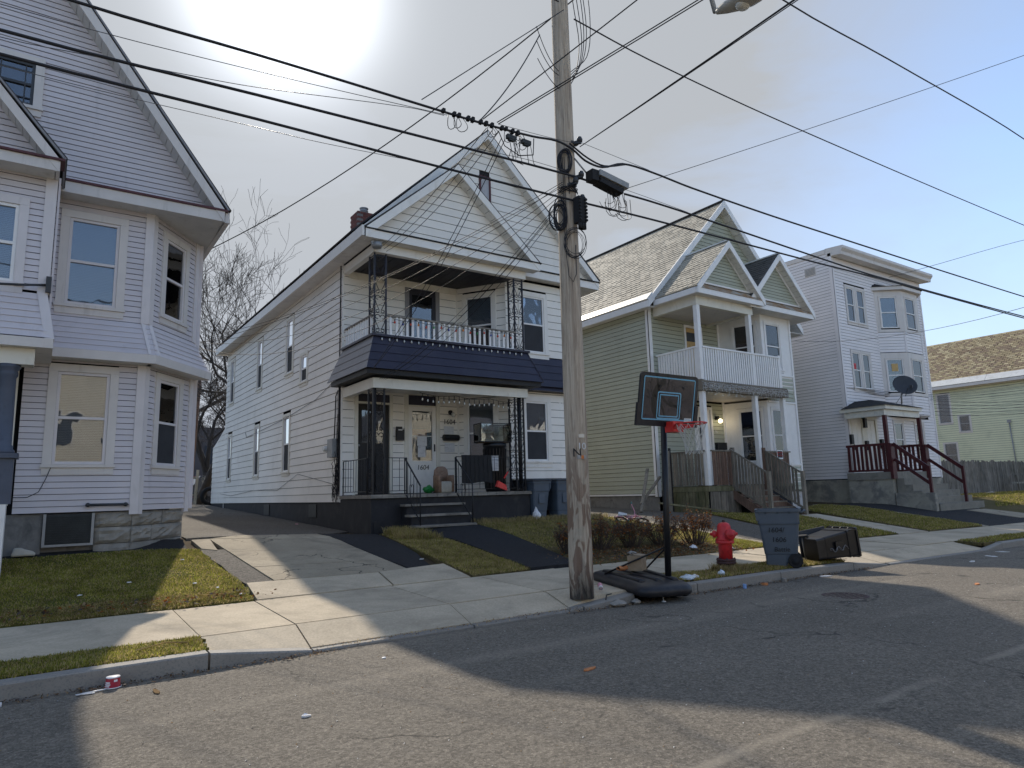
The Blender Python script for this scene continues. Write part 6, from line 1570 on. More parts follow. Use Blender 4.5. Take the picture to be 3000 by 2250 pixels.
def wire(pts, r, label, group=None, sag=0., mat='cable_black', name='overhead_cable', n=14, cat='cable', seg=5):
    P = [Vector(p) for p in pts]
    if len(P) == 2:
        a, b = P; P = [a.lerp(b, i/n)-Vector((0, 0, sag*4*(i/n)*(1-i/n))) for i in range(n+1)]
    else:   # smooth the polyline
        Q = []
        for i in range(len(P)-1):
            p1, p2 = P[i], P[i+1]; h = (p2-p1).length
            def tan(j):
                a, b = max(0, j-1), min(len(P)-1, j+1); L1 = (P[j]-P[a]).length; L2 = (P[b]-P[j]).length
                return (P[b]-P[a])/(L1+L2)
            m1, m2 = tan(i)*h, tan(i+1)*h; K_ = max(4, min(16, int(h*1.5)))
            for k in range(K_):
                t = k/K_; Q.append(p1*(2*t**3-3*t*t+1)+m1*(t**3-2*t*t+t)+p2*(-2*t**3+3*t*t)+m2*(t**3-t*t))
        P = Q+[P[-1]]
    mb = MB(); mb.tube(P, r, seg, False)
    o = mb.build(name, mat, label=label, cat=cat, group=group)
    c = sum(P, Vector())/len(P); me = o.data; me.transform(Matrix.Translation(-c)); o.location = c
    return o
Yw = 7.36
def W3(l): return [(x, Yw, z) for x, z in l]
wire(W3([(-22, 7.0), (-8, 6.55), (-.05, 6.5), (1.71, 6.57), (3.63, 6.62), (4.72, 6.65), (5.6, 6.71), (6.05, 6.77), (6.35, 6.72), (6.6, 6.60), (6.95, 6.585), (7.39, 6.76), (7.99, 6.79), (9.04, 6.75), (11.94, 6.74), (23.6, 6.89), (45, 7.3)]), .0165, 'topmost thick black cable bundle strapped to the pole above the splice box', seg=7)
wire(W3([(6.3, 6.80), (6.65, 6.66), (7.0, 6.62), (7.5, 6.78)]), .014, 'short black slack cable sagging just right of the pole top clamp')
wire(W3([(-22, 6.3), (-8, 5.98), (-.57, 5.97), (1.72, 6.08), (3.62, 6.17), (6.2, 6.28), (6.75, 6.28)]), .017, 'thick black cable running into the splice box from the lilac house side', seg=7)
wire(W3([(7.40, 6.25), (7.94, 6.26), (8.96, 6.25), (12.85, 6.16), (15.05, 6.13), (23.4, 6.26), (45, 6.8)]), .0165, 'thick black cable leaving the splice box towards the three-storey house', seg=7)
wire(W3([(-22, 6.0), (-8, 5.72), (-.55, 5.73), (1.73, 5.79), (3.62, 5.82), (6.26, 5.89), (7.92, 5.945), (12.83, 6.04), (15.09, 6.10), (23.4, 6.21), (45, 6.7)]), .0165, 'lowest thick black cable passing below the splice box', seg=7)
for l, r in (([(-20, 6.3), (-.59, 6.23), (1.72, 6.37), (4.18, 6.60)], .006), ([(-20, 6.0), (-.57, 5.90), (.11, 5.97), (1.07, 6.08), (1.72, 6.17), (3.62, 6.53), (4.13, 6.58)], .006), ([(-20, 5.6), (-.31, 5.62), (1.74, 5.69), (2.51, 5.72), (4.01, 5.84)], .005)):
    wire(W3(l), r*.75, 'thin support strand running beside the thick street cables', 'thin support strands', mat='wire_steel')
for l in ([(5.0, 6.72), (6.1, 6.80), (6.5, 6.86)], [(6.55, 6.88), (7.4, 6.84), (8.0, 6.81)], [(4.6, 6.24), (5.5, 6.32), (6.2, 6.33)], [(7.4, 6.33), (8.0, 6.31), (8.9, 6.27)]):
    wire(W3(l), .004, 'thin support strand running beside the thick street cables', 'thin support strands', mat='wire_steel')
wire(W3([(6.50, 8.97), (8.16, 8.88), (12.16, 8.90), (24.47, 9.29), (45, 10.2)]), .012, 'single high wire leaving the pole shaft well above the splice box')
wire(W3([(6.20, 9.15), (3.0, 9.25), (-6, 9.8)]), .012, 'single high wire reaching the pole from the lilac house side')
wire([(2.2, 3.5, 6.6), (5.93, 3.5, 6.48), (8.04, 3.5, 6.60), (12.18, 3.5, 6.77), (25, 4.0, 7.2)], .008, 'lone thin wire strung high over the road away from the pole')
wire([(6.60, 7.40, 9.42), (2.62, 15.65, 6.97)], .011, 'twisted service wire dropping from the pole top to the lilac house eave', sag=.35)
wire([(6.30, 7.36, 9.05), (3.80, Yw, 6.70)], .007, 'thin wire slanting from the pole down to the upper cable', 'slanting wires beside the pole', sag=.0)
wire([(5.80, 7.36, 8.42), (4.72, Yw, 6.71)], .009, 'thin wire slanting from the pole down to the upper cable', 'slanting wires beside the pole', sag=.1)
for (z0, z1, s_) in ((8.55, 8.02, .22), (8.3, 7.95, .2), (8.02, 7.72, .12)):
    wire([(5.75, 7.37, z0), (6.22, 7.45, z1)], .006, 'small loose jumper wire curving into the upper pole shaft', 'jumper wires', sag=s_*.5)
for k in range(5):
    x = 6.55+.06*k+uni(-.02, .02); wire([(6.47, 7.46, 7.9+.05*k), (x-.02, 7.42, 8.05+.1*k), (x+.07, 7.40, 8.6+.1*k), (x+uni(-.03, .05), 7.40, 9.3+.1*k), (x-.06, 7.42, 10.1)], .007, 'black lead curving up the right side of the pole top', 'leads by the pole top', name='pole_lead')
def across(u_end, start, r, label, group=None):
    """from a known point towards the other side of the street, continuing past it"""
    wire([start, u_end], r, label, group, sag=.15)
across((8.9, -6, 10.7), (4.75, 7.36, 6.72), .008, 'wire crossing the street from the closure cluster, steepest of the set')
across((11.5, -6, 11.0), (4.98, 7.36, 6.74), .008, 'paired wire crossing the street from the closure cluster', 'paired crossing wires')
across((11.9, -6, 11.3), (5.0, 7.36, 6.72), .008, 'paired wire crossing the street from the closure cluster', 'paired crossing wires')
for e in ((12.4, -6, 12.2), (11.9, -6, 11.9), (11.2, -6, 11.4)): across(e, (6.50, 7.36, 6.80), .0075, 'thin wire crossing the street from the upper pole clamp', 'crossing wires from the pole clamp')
across((22, -2, 12.5), (7.3, 7.36, 6.28), .005, 'very thin wire rising across the street from the splice box')
# service drops to the houses
for i, (z0, z1, s_) in enumerate(((6.17, 4.95, .35), (6.14, 4.90, .55), (6.10, 4.86, .30), (6.06, 4.92, .75), (6.00, 4.84, 1.0))):
    wire([(6.18, 7.42, z0), (2.50, 15.3+.05*i, z1)], .005, 'service drop slung from the pole to the lilac house bay', 'service drops to the lilac house', sag=s_)
for i, (z0, s_) in enumerate(((5.95, .25), (5.92, .32), (5.88, .28), (5.84, .4))):
    wire([(6.20, 7.42, z0), (6.55+.05*i, 14.95, 4.35)], .0045, 'service drop slung from the pole to the lower porch beam', 'service drops to the lower porch', sag=s_)
for i, s_ in enumerate((.10, .16, .22)):
    wire([(4.80+.1*i, 7.36, 6.6), (6.55+.06*i, 14.85, 7.62-.05*i)], .006, 'black service drop from the closure cluster to the porch roof corner', 'drops to the porch roof corner', sag=s_)
for i, s_ in enumerate((.2, .3)):
    wire([(5.05+.06*i, 7.36, 6.52), (6.25, 14.7, 4.5)], .006, 'service drop from the closure cluster to the navy mansard corner', 'drops to the mansard corner', sag=s_)
wire([(4.4, 7.36, 6.5), (5.6, 10.5, 7.2), (8.6, 14.5, 9.0), (11.1, 15.0, 8.05)], .0055, 'thin wire lying along the small gable edge of the white house') if False else None
wire([(26.85, 16.9, 7.8), (23.48, 7.36, 6.55)], .008, 'service wire from the far cable to the green house right corner', sag=.35)
wire([(15.65, Yw, 6.20), (24.2, 6.0, 8.6), (40, 4, 11)], .006, 'thin wire branching off the far cable and rising over the street')
for i in range(4):
    wire([(28.85, 16.0+.05*i, 5.75-.05*i), (37.2, 15.5, 5.9-.1*i), (60, 13.0, 9.0-.4*i)], .010, 'thin service wire crossing the front of the three-storey house', 'wires across the three-storey house')
for i in range(5):
    wire([(37.1, 16.1, 5.6-.18*i), (58, 14.0, 7.2-.16*i)], .012, 'thin service wire crossing in front of the yellow green house', 'wires before the yellow green house', sag=.35)
# weatherhead at the porch roof corner
wh = MB(); wh.beam((6.28, 14.86, 7.66), (6.75, 14.78, 7.84), .10, .10); wh.lathe([(.0, 0), (.11, .0), (.13, .05), (.13, .12), (.09, .15), (0, .15)], (6.42, 14.84, 7.56), (0, 0, 1), 10)
solo(wh, 'weatherhead', 'dull_steel', 'grey service weatherhead bracket under the porch roof corner', 'weatherhead')
# street lamp on an arm over the road (head just in view)
sl_ = thing('street_lamp', (PX+.05, PY, 8.6), 'pale street lamp head on a pole arm above the road', 'street lamp')
mb = MB(); mb.tube([(PX+.05, PY-.1, 10.4), (6.36, 6.6, 10.6), (6.30, 5.4, 9.9), (6.24, 4.75, 8.3), (6.20, 4.52, 7.12)], .028, 8); mb.build('arm', 'dull_steel', parent=sl_)
mb = MB(); vs = []; fs = []
prof = [(4.50, .03, .03, .03), (4.40, .08, .05, .05), (4.25, .12, .07, .07), (4.1, .14, .08, .07), (3.98, .12, .07, .055), (3.90, .07, .04, .04), (3.88, .01, .01, .01)]
for (y, w, hu, hd) in prof:
    for k in range(14):
        a = 2*math.pi*k/14; vs.append((6.20+w*math.cos(a), y, 7.03+(y-4.2)*.25+(hu if math.sin(a) > 0 else hd)*math.sin(a)))
for i in range(len(prof)-1):
    for k in range(14): fs.append((i*14+k, i*14+(k+1) % 14, (i+1)*14+(k+1) % 14, (i+1)*14+k))
mb.add(vs, fs, True); mb.build('head', 'lamp_head', parent=sl_)
mb = MB(); mb.lathe([(.0, -.05), (.06, -.045), (.085, -.015), (.09, 0), (0, 0)], (6.20, 4.14, 6.97), (0, 0, 1), 14); mb.build('lens', 'bulb_glass', parent=sl_)

# ================================================================== BASKETBALL HOOP
hp = thing('basketball_hoop', (7.85, 7.6, .05), 'portable basketball hoop with black backboard and red rim at the kerb', 'basketball hoop')
# moulded base tank: loft of rounded outline
def loft(loops, mat, name, parent, smooth=True, cap=True):
    n = len(loops[0]); vs = [q for l in loops for q in l]; fs = []
    for i in range(len(loops)-1):
        for k in range(n): fs.append((i*n+k, i*n+(k+1) % n, (i+1)*n+(k+1) % n, (i+1)*n+k))
    if cap: fs += [tuple(range(n))[::-1], tuple(range((len(loops)-1)*n, len(loops)*n))]
    return MB().add(vs, fs, smooth).build(name, mat, parent=parent)
def rrect(x0, x1, y0, y1, r, z, k=4):
    P = []
    for (cx, cy, a0) in ((x1-r, y1-r, 0), (x0+r, y1-r, 90), (x0+r, y0+r, 180), (x1-r, y0+r, 270)):
        for i in range(k+1):
            a = math.radians(a0+90*i/k); P.append(Vector((cx+r*math.cos(a), cy+r*math.sin(a), z)))
    return P
ang = math.radians(-14); ca, sa = math.cos(ang), math.sin(ang)
def hb(p, c=(7.62, 7.72), tiltx=.10):   # base is yawed and droops over the kerb
    x, y = p.x*ca-p.y*sa, p.x*sa+p.y*ca
    return Vector((c[0]+x, c[1]+y, p.z+.16+min(0, y)*tiltx))
outline = [(-.42, .42, -.78, .78, .16, .0), (-.46, .46, -.82, .82, .18, .04), (-.46, .46, -.82, .82, .18, .10), (-.42, .42, -.76, .78, .16, .145), (-.36, .36, -.66, .72, .14, .165), (-.2, .2, -.5, .55, .1, .17)]
loft([[hb(q) for q in rrect(a, b, c, d_, r, z)] for a, b, c, d_, r, z in outline], 'hoop_plastic', 'base_tank', hp)
for sx in (-.28, .0, .28):
    loft([[hb(q) for q in rrect(sx-.07, sx+.07, -.60, .60, .05, z)] if z < .18 else [hb(q) for q in rrect(sx-.045, sx+.045, -.55, .55, .03, z)] for z in (.15, .19, .195)], 'hoop_plastic', 'tank_rib', hp)
pb, pt2 = Vector((7.80, 7.30, .10)), Vector((8.02, 7.40, 2.75))
mb = MB(); mb.tube([pb, pb.lerp(pt2, .5), pt2], .048, 14); mb.build('pole', 'hoop_black', parent=hp)
for x in (-.14, .12):
    mb = MB(); mb.lathe([(0, 0), (.07, 0), (.07, .05), (0, .05)], (7.80+x, 7.12, .09), (1, 0, 0), 14); mb.build('wheel', 'rubber', parent=hp)
mb = MB(); mb.box(7.62, 8.0, 7.17, 7.27, .10, .24); mb.build('wheel_bracket', 'hoop_plastic', parent=hp)
for e in (hb(Vector((-.40, .35, .15))), hb(Vector((.34, .40, .15)))):
    mb = MB(); mb.tube([pb.lerp(pt2, .24), e], .014, 8); mb.build('brace', 'hoop_black', parent=hp)
# backboard
TL, TR, BL, BR = Vector((7.30, 7.10, 3.325)), Vector((8.555, 7.10, 3.325)), Vector((7.26, 7.25, 2.53)), Vector((8.58, 7.25, 2.53))
bu = (TR-TL).normalized(); bw = (TL-BL); bH = bw.length; bw = Vector((0, bw.y, bw.z)).normalized(); bn = bu.cross(bw)
if bn.y > 0: bn = -bn
B0 = (TL+TR+BL+BR)/4; HW, HH = .64, bH/2
def bp(u, v, n=0): return B0+bu*u+bw*v+bn*n
def bplate(pts, n0, n1, mat, name, parent):
    a = [bp(u, v, n0) for u, v in pts]; k = len(a)
    MB().add(a+[bp(u, v, n1) for u, v in pts], [tuple(range(k))[::-1], tuple(range(k, 2*k))]+[(i, (i+1) % k, k+(i+1) % k, k+i) for i in range(k)]).build(name, mat, parent=parent)
def rpts(x0, x1, y0, y1, r): return [(p.x, p.y) for p in rrect(x0, x1, y0, y1, r, 0)]
mb = MB(); a = [bp(u, v, -.03) for u, v in rpts(-HW, HW, -HH, HH, .07)]; k = len(a)
board = MB().add(a+[bp(u, v, .0) for u, v in rpts(-HW, HW, -HH, HH, .07)], [tuple(range(k))[::-1], tuple(range(k, 2*k))]+[(i, (i+1) % k, k+(i+1) % k, k+i) for i in range(k)]).build('backboard', 'hoop_plastic', parent=hp)
bplate([(-HW-.03, -HH), (-HW+.06, -HH), (-HW+.04, -.06), (-HW-.03, -.06)], -.03, .012, 'hoop_plastic', 'pad', board)
bplate([(HW-.06, -HH), (HW+.03, -HH), (HW+.03, -.06), (HW-.04, -.06)], -.03, .012, 'hoop_plastic', 'pad', board)
bplate(rpts(-HW+.09, HW-.09, -HH+.10, HH-.07, .03), .0, .004, 'board_clear', 'panel', board)
def bline(x0, x1, y0, y1, w, r, nm, mat='board_blue', n=.0065):
    a = rpts(x0, x1, y0, y1, r); b = rpts(x0+w, x1-w, y0+w, y1-w, max(.005, r-w)); k = len(a)
    MB().add([bp(u, v, n) for u, v in a]+[bp(u, v, n) for u, v in b], [(i, (i+1) % k, k+(i+1) % k, k+i) for i in range(k)]).build(nm, mat, parent=board)
bline(-HW+.07, HW-.07, -HH+.095, HH-.055, .020, .03, 'edge_line')
bline(-.26, .26, -.29, .13, .020, .035, 'target_line'); bline(-.21, .21, -.255, .09, .018, .01, 'target_line')
# dark printed ball shape and seams behind the lines, spatter dots
def arc(c, r, a0, a1, w, n=.0052, k=22):
    P = [(c[0]+r*math.cos(math.radians(a0+(a1-a0)*i/k)), c[1]+r*math.sin(math.radians(a0+(a1-a0)*i/k))) for i in range(k+1)]
    Q = [(c[0]+(r+w)*math.cos(math.radians(a0+(a1-a0)*i/k)), c[1]+(r+w)*math.sin(math.radians(a0+(a1-a0)*i/k))) for i in range(k+1)]
    return [bp(u, v, n) for u, v in P]+[bp(u, v, n) for u, v in Q], [(i, i+1, k+2+i, k+1+i) for i in range(k)]
mb = MB()
for c_, r_, a0, a1, w_ in (((-.02, -.02), .27, 105, 255, .10), ((-.62, -.42), .55, 5, 60, .035), ((.15, .35), .42, 175, 290, .035), ((-.15, -.5), .5, 20, 75, .03), ((-.35, .3), .3, -30, 20, .025)):
    q = arc(c_, r_, a0, a1, w_); mb.add(*q)
rr = random.Random(2)
for k in range(150):
    u, v = rr.uniform(.0, .5), rr.uniform(-.2, .30); s_ = rr.uniform(.004, .016)
    if k < 50: u, v = rr.uniform(-.52, -.40), rr.uniform(-.25, .3)
    mb.add([bp(u-s_, v, .0054), bp(u, v-s_, .0054), bp(u+s_, v+.2*s_, .0054), bp(u, v+s_, .0054)], [(0, 1, 2, 3)])
mb.build('print', 'board_print', parent=board)
bplate([(.36, -.315), (.52, -.315), (.53, -.26), (.365, -.26)], .0062, .0072, 'paper_plain', 'logo_plate', board)
text(board, 'LIFETIME', bp(.444, -.288, .0078), bu, bw, .036, 'board_blue', ext=.0005)
for u in (-.22, .30): bplate([(u-.018, .19), (u+.018, .19), (u+.018, .225), (u-.018, .225)], .006, .010, 'rubber', 'bolt', board)
# rim and net
RC = Vector((8.02, 6.86, 2.545)); RR = .228
rim = MB(); rim.tube([RC+Vector((RR*math.cos(t*2*math.pi/36), RR*math.sin(t*2*math.pi/36), 0)) for t in range(36)], .0105, 8, closed=True)
rimo = rim.build('rim', 'rim_red', parent=hp)
MB().box(7.90, 8.12, 7.10, 7.27, 2.44, 2.60).build('rim_bracket', 'rim_red', parent=rimo)
mb = MB(); mb.beam((7.93, 7.12, 2.50), (7.86, 6.95, 2.53), .02, .05); mb.beam((8.11, 7.12, 2.50), (8.18, 6.95, 2.53), .02, .05); mb.build('rim_stay', 'rim_red', parent=rimo)
net = MB(); K = 12; rows = [(0, RR*.98, 2.535), (1, .185, 2.44), (2, .15, 2.34), (3, .125, 2.25), (4, .12, 2.16), (5, .13, 2.09)]
rr = random.Random(5)
def npnt(j, i):
    j2, r, z = rows[j]; a = 2*math.pi*(i+.5*(j % 2))/K
    return RC+Vector((r*math.cos(a)+.03*j/5, r*math.sin(a), z-2.545))+Vector((rr.uniform(-.008, .008),)*3)
grid = [[npnt(j, i) for i in range(K)] for j in range(len(rows))]
for j in range(len(rows)-1):
    for i in range(K):
        for di in ((0, -1) if j % 2 == 0 else (0, 1)):
            q = grid[j+1][(i+di) % K]; net.tube([grid[j][i], (grid[j][i]+q)/2-Vector((0, 0, .008)), q], .0045, 4, False)
net.build('net', 'net_white', parent=rimo)
# things left on the base
cb = thing('cardboard_box', (7.72, 7.85, .36), 'small open cardboard box sitting on the hoop base', 'box', rz=.5)
MB().box(-.13, .13, -.11, .11, 0, .008).box(-.13, -.124, -.11, .11, 0.008, .22).box(.124, .13, -.11, .11, 0.008, .22).box(-.1239, .1239, -.11, -.104, .008, .22).box(-.1239, .1239, .104, .11, .008, .22).build('carton', 'cardboard', parent=cb, local=True)
MB().hexa([(-.13, -.11, .221), (.13, -.11, .221), (.13, .02, .235), (-.13, .02, .235), (-.13, -.11, .225), (.13, -.11, .225), (.13, .02, .239), (-.13, .02, .239)]).build('flap', 'cardboard', parent=cb, local=True)
bg = MB(); rr = random.Random(6)
vs = []; fs = []
for i in range(7):
    for k in range(10):
        a = 2*math.pi*k/10; t = i/6; r = .055*(1-.5*abs(t-.45))*rr.uniform(.8, 1.15); vs.append((7.40+.22*t, 7.93+r*math.cos(a), .40+r*math.sin(a)*.7))
for i in range(6):
    for k in range(10): fs.append((i*10+k, i*10+(k+1) % 10, (i+1)*10+(k+1) % 10, (i+1)*10+k))
bg.add(vs, fs); solo(bg, 'paper_bag', 'litter_orange', 'crumpled brown paper bag lying on the hoop base', 'bag')
# ================================================================== HYDRANT
hx, hy, hz = 9.97, 7.95, G(9.97, 7.95)
hd = thing('fire_hydrant', (hx, hy, hz), 'red fire hydrant with dark flange standing in the grass verge', 'fire hydrant')
L_ = lambda mb, nm, mt, p=hd: mb.build(nm, mt, parent=p)
L_(MB().lathe([(.13, -.05), (.13, .10), (.12, .12)], (hx, hy, hz), n=20), 'foot', 'hydrant_dark')
L_(MB().lathe([(.155, .12), (.165, .125), (.165, .15), (.15, .155), (.15, .165), (.165, .17), (.165, .195), (.12, .20)], (hx, hy, hz), n=20), 'flange', 'hydrant_dark')
for k in range(8):
    a = k*math.pi/4; L_(MB().lathe([(.016, .11), (.016, .215), (0, .22)], (hx+.143*math.cos(a), hy+.143*math.sin(a), hz), n=6), 'bolt', 'hydrant_dark')
L_(MB().lathe([(.118, .20), (.118, .44), (.125, .455), (.15, .46), (.158, .465), (.158, .50), (.15, .505), (.15, .515), (.155, .52), (.155, .545), (.128, .55), (.128, .67), (.12, .70), (.112, .76), (.09, .80), (.05, .82), (0, .822)], (hx, hy, hz), n=24), 'barrel', 'hydrant_red')
L_(MB().lathe([(.028, .82), (.024, .86), (0, .862)], (hx, hy, hz), n=5, smooth=False), 'operating_nut', 'hydrant_dark')
vw = Vector((-hx, -hy, 0)).normalized(); rt = Vector((-vw.y, vw.x, 0))   # towards the camera / picture right
if rt.x < 0: rt = -rt
for d_, r_, l_ in (((rt*.55+vw*.83), .085, .21), ((-rt*.96+vw*.1), .058, .20), ((rt*.9-vw*.3), .058, .19)):
    d_ = d_.normalized()
    no = L_(MB().lathe([(r_*.8, .09), (r_*.8, l_-.06), (r_, l_-.055), (r_*1.08, l_-.05), (r_*1.08, l_-.01), (r_*.9, l_), (.03, l_+.005), (.024, l_+.04), (0, l_+.04)], (hx, hy, hz+.62), d_, 18), 'nozzle_cap', 'hydrant_red')
    L_(MB().tube([Vector((hx, hy, hz+.56))+d_*(l_-.06)+Vector((0, 0, -.02*t)) + rt*.02*math.sin(t*1.6) for t in range(6)], .006, 5), 'chain', 'hydrant_dark')

# ================================================================== WHEELED BINS
def wheelie(name, label, loc, rz, mat, lid=True, lidmat='bin_lid', H=1.03, group=None, writing=None, rot=None, lid_open=False):
    root = thing(name, loc, label, 'bin', group, rz)
    if rot: root.rotation_euler = rot
    sec = [(-.25, .10, .22, .02), (-.26, .12, .225, .22), (-.27, .29, .235, .25), (-.33, .345, .275, .74*H), (-.345, .355, .285, .745*H), (-.36, .37, .297, .97*H)]
    loops = [rrect(a, b, -c, c, .045, z) for a, b, c, z in sec]
    loops = [rrect(sec[0][0], sec[0][1], -sec[0][2], sec[0][2], .045, .0)] + loops
    inner = [rrect(a+.012, b-.012, -c+.012, c-.012, .04, z) for a, b, c, z in [sec[5], sec[2], (sec[1][0], sec[1][1], sec[1][2], .06)]]
    n = len(loops[0]); allp = loops+inner; vs = [q for l in allp for q in l]; fs = []
    for i in range(len(allp)-1):
        for k in range(n): fs.append((i*n+k, i*n+(k+1) % n, (i+1)*n+(k+1) % n, (i+1)*n+k))
    fs += [tuple(range(n))[::-1], tuple(range((len(allp)-1)*n, len(allp)*n))]
    body = MB().add(vs, fs).build('body', mat, parent=root, local=True)
    # rim
    a = rrect(-.385, .395, -.32, .32, .05, .955*H); b = rrect(-.385, .395, -.32, .32, .05, 1.0*H); c = rrect(-.35, .36, -.285, .285, .04, 1.0*H); d = rrect(-.35, .36, -.285, .285, .04, .955*H)
    vs = a+b+c+d; fs = [(i*n+k, i*n+(k+1) % n, ((i+1) % 4)*n+(k+1) % n, ((i+1) % 4)*n+k) for i in range(4) for k in range(n)]
    MB().add(vs, fs).build('rim', mat, parent=root, local=True)
    for y in (-.28, .28): MB().hexa([(-.36, y-.012, .80*H), (-.34, y-.012, .80*H), (-.34, y+.012, .80*H), (-.36, y+.012, .80*H), (-.384, y-.012, .955*H), (-.20, y-.012, .955*H), (-.20, y+.012, .955*H), (-.384, y+.012, .955*H)]).build('rim_gusset', mat, parent=root, local=True)
    for x in (-.2, .0, .2):
        for s_ in (-1, 1): MB().hexa([(x-.012, s_*.29, .90*H), (x+.012, s_*.29, .90*H), (x+.012, s_*.305, .955*H), (x-.012, s_*.305, .955*H), (x-.012, s_*.28, .90*H), (x+.012, s_*.28, .90*H), (x+.012, s_*.318, .955*H), (x-.012, s_*.318, .955*H)]).build('rim_gusset', mat, parent=root, local=True)
    # seam line, front grip panel
    MB().add(*(lambda a, b: (a+b, [(k, (k+1) % n, n+(k+1) % n, n+k) for k in range(n)]))(rrect(-.345, .36, -.29, .29, .045, .742*H), rrect(-.349, .364, -.294, .294, .045, .762*H))).build('seam', mat, parent=root, local=True)
    MB().box(-.338, -.326, -.10, .10, .45, .70).build('grip_panel', mat, parent=root, local=True) if not writing else None
    # wheels and axle, back handle
    MB().tube([(.24, -.27, .125), (.24, .27, .125)], .014, 8).build('axle', 'dull_steel', parent=root, local=True)
    for y in (-.275, .235):
        w = MB().lathe([(0, 0), (.05, .0), (.055, .008), (.10, .008), (.125, .004), (.125, .036), (.10, .036), (.05, .03), (0, .04)], (.24, y, .125), (0, 1, 0), 20).build('wheel', 'rubber', parent=root, local=True)
    MB().tube([(.36, -.24, .93*H), (.46, -.24, .97*H), (.46, .24, .97*H), (.36, .24, .93*H)], .017, 8).build('handle', mat, parent=root, local=True)
    if lid:
        L = [rrect(-.405, .42, -.33, .33, .05, 1.005*H), rrect(-.41, .42, -.335, .335, .05, 1.03*H), rrect(-.36, .38, -.29, .29, .05, 1.065*H), rrect(-.2, .25, -.2, .2, .05, 1.075*H)]
        vs = [q for l in L for q in l]; fs = [(i*n+k, i*n+(k+1) % n, (i+1)*n+(k+1) % n, (i+1)*n+k) for i in range(3) for k in range(n)]+[tuple(range(n))[::-1], tuple(range(3*n, 4*n))]
        MB().add(vs, fs).build('lid', lidmat, parent=root, local=True)
    if lid_open:   # thrown back, hanging behind
        MB().hexa([(.45, -.32, .25), (.47, -.32, .25), (.47, .32, .25), (.45, .32, .25), (.45, -.32, .97*H), (.48, -.32, .97*H), (.48, .32, .97*H), (.45, .32, .97*H)]).build('lid', lidmat, parent=root, local=True)
    if writing:
        for s_, x, z, sz in writing:
            yy = -lin(z/H, [0, .24, .74, 1], [.228, .238, .285, .30])
            text(root, s_, Vector((x, yy-.006, z)), (1, 0, 0), (0, -.09, 1), sz, 'ink', local=True, shear=.1, ext=.001)
    return root
wheelie('wheeled_bin', 'open slate grey wheeled bin with handwritten numbers standing at the kerb', (11.22, 7.72, G(11.2, 7.7)-.0), math.radians(-56), 'bin_grey', False, writing=[('1604/', -.05, .66, .125), ('1606', -.01, .49, .125), ('Battie', .03, .32, .115)])
fb = wheelie('wheeled_bin', 'black wheeled bin lying on its side across the verge', (12.05, 7.68, G(12.4, 7.7)+.36), 0, 'bin_black', False, lid_open=True, H=1.12, rot=(0, math.radians(84), math.radians(-10))); fb.scale = (.88, .88, .88); fb.rotation_euler = (Matrix.Rotation(math.radians(-10), 3, 'Z') @ Matrix.Rotation(math.radians(84), 3, 'Y') @ Matrix.Rotation(math.radians(90), 3, 'Z')).to_euler(); fb.location.z = G(12.4, 7.7)+.25; fb.location.x += .06; fb.location.y += .05
mb = MB(); rr = random.Random(21)
for k in range(7):
    x0 = .25+k*.07; mb.tube([(-.345, -.05+.05*math.sin(k*2.1+t), x0+.03*t+.02*math.cos(t*2+k)) for t in range(6)], .006, 4, False)
mb.build('chalk_scrawl', 'chalk', parent=fb, local=True)
wheelie('wheeled_bin', 'blue grey lidded wheeled bin beside the porch steps wall', (11.22, 15.22, G(11.2, 15.2)), math.radians(92), 'bin_blue', True)
wheelie('wheeled_bin', 'blue grey lidded wheeled bin under the bay window behind the pole', (12.05, 15.18, G(12, 15.2)), math.radians(86), 'bin_blue', True)

# ================================================================== THINGS ON THE PORCH
ZP = 1.622
tr = thing('trash_can', (10.22, 15.62, ZP), 'tall black ribbed trash can on the porch carrying a glass tank', 'bin')
MB().lathe([(.25, 0), (.27, .05), (.31, 1.18), (.33, 1.2), (.33, 1.26), (.30, 1.30), (0, 1.31)], (10.22, 15.62, ZP), n=28).build('body', 'bin_black', parent=tr)
for k in range(22):
    a = 2*math.pi*k/22; MB().beam((10.22+.272*math.cos(a), 15.62+.272*math.sin(a), ZP+.08), (10.22+.31*math.cos(a), 15.62+.31*math.sin(a), ZP+1.15), .02, .014).build('rib', 'bin_black', parent=tr)
c_ = Vector((10.22, 15.62, 0))+Vector((-.55, -.83, 0))*.318
MB().hexa([Vector((c_.x+.83*s_*.1-.0, c_.y-.55*s_*.1, z))+Vector((-.55, -.83, 0))*o for z in (ZP+.55, ZP+.95) for s_, o in ((-1, 0), (1, 0), (1, -.004), (-1, -.004))]).build('notice', 'paper', parent=tr)
tk = thing('glass_tank', (10.15, 15.60, ZP+1.315), 'empty glass aquarium tank with black frame on top of the trash can', 'fish tank', rz=math.radians(-8))
e = .02; X0, X1, Y0, Y1, Z1 = -.46, .46, -.24, .24, .52
mb = MB()
for x in (X0, X1-e):
    for y in (Y0, Y1-e): mb.box(x, x+e, y, y+e, e*1.5, Z1-e)
for z in (0, Z1-e):
    h_ = e*1.5 if z == 0 else e
    mb.box(X0, X1, Y0, Y0+e, z, z+h_); mb.box(X0, X1, Y1-e, Y1, z, z+h_); mb.box(X0, X0+e, Y0+e, Y1-e, z, z+h_); mb.box(X1-e, X1, Y0+e, Y1-e, z, z+h_)
mb.build('frame', 'iron', parent=tk, local=True)
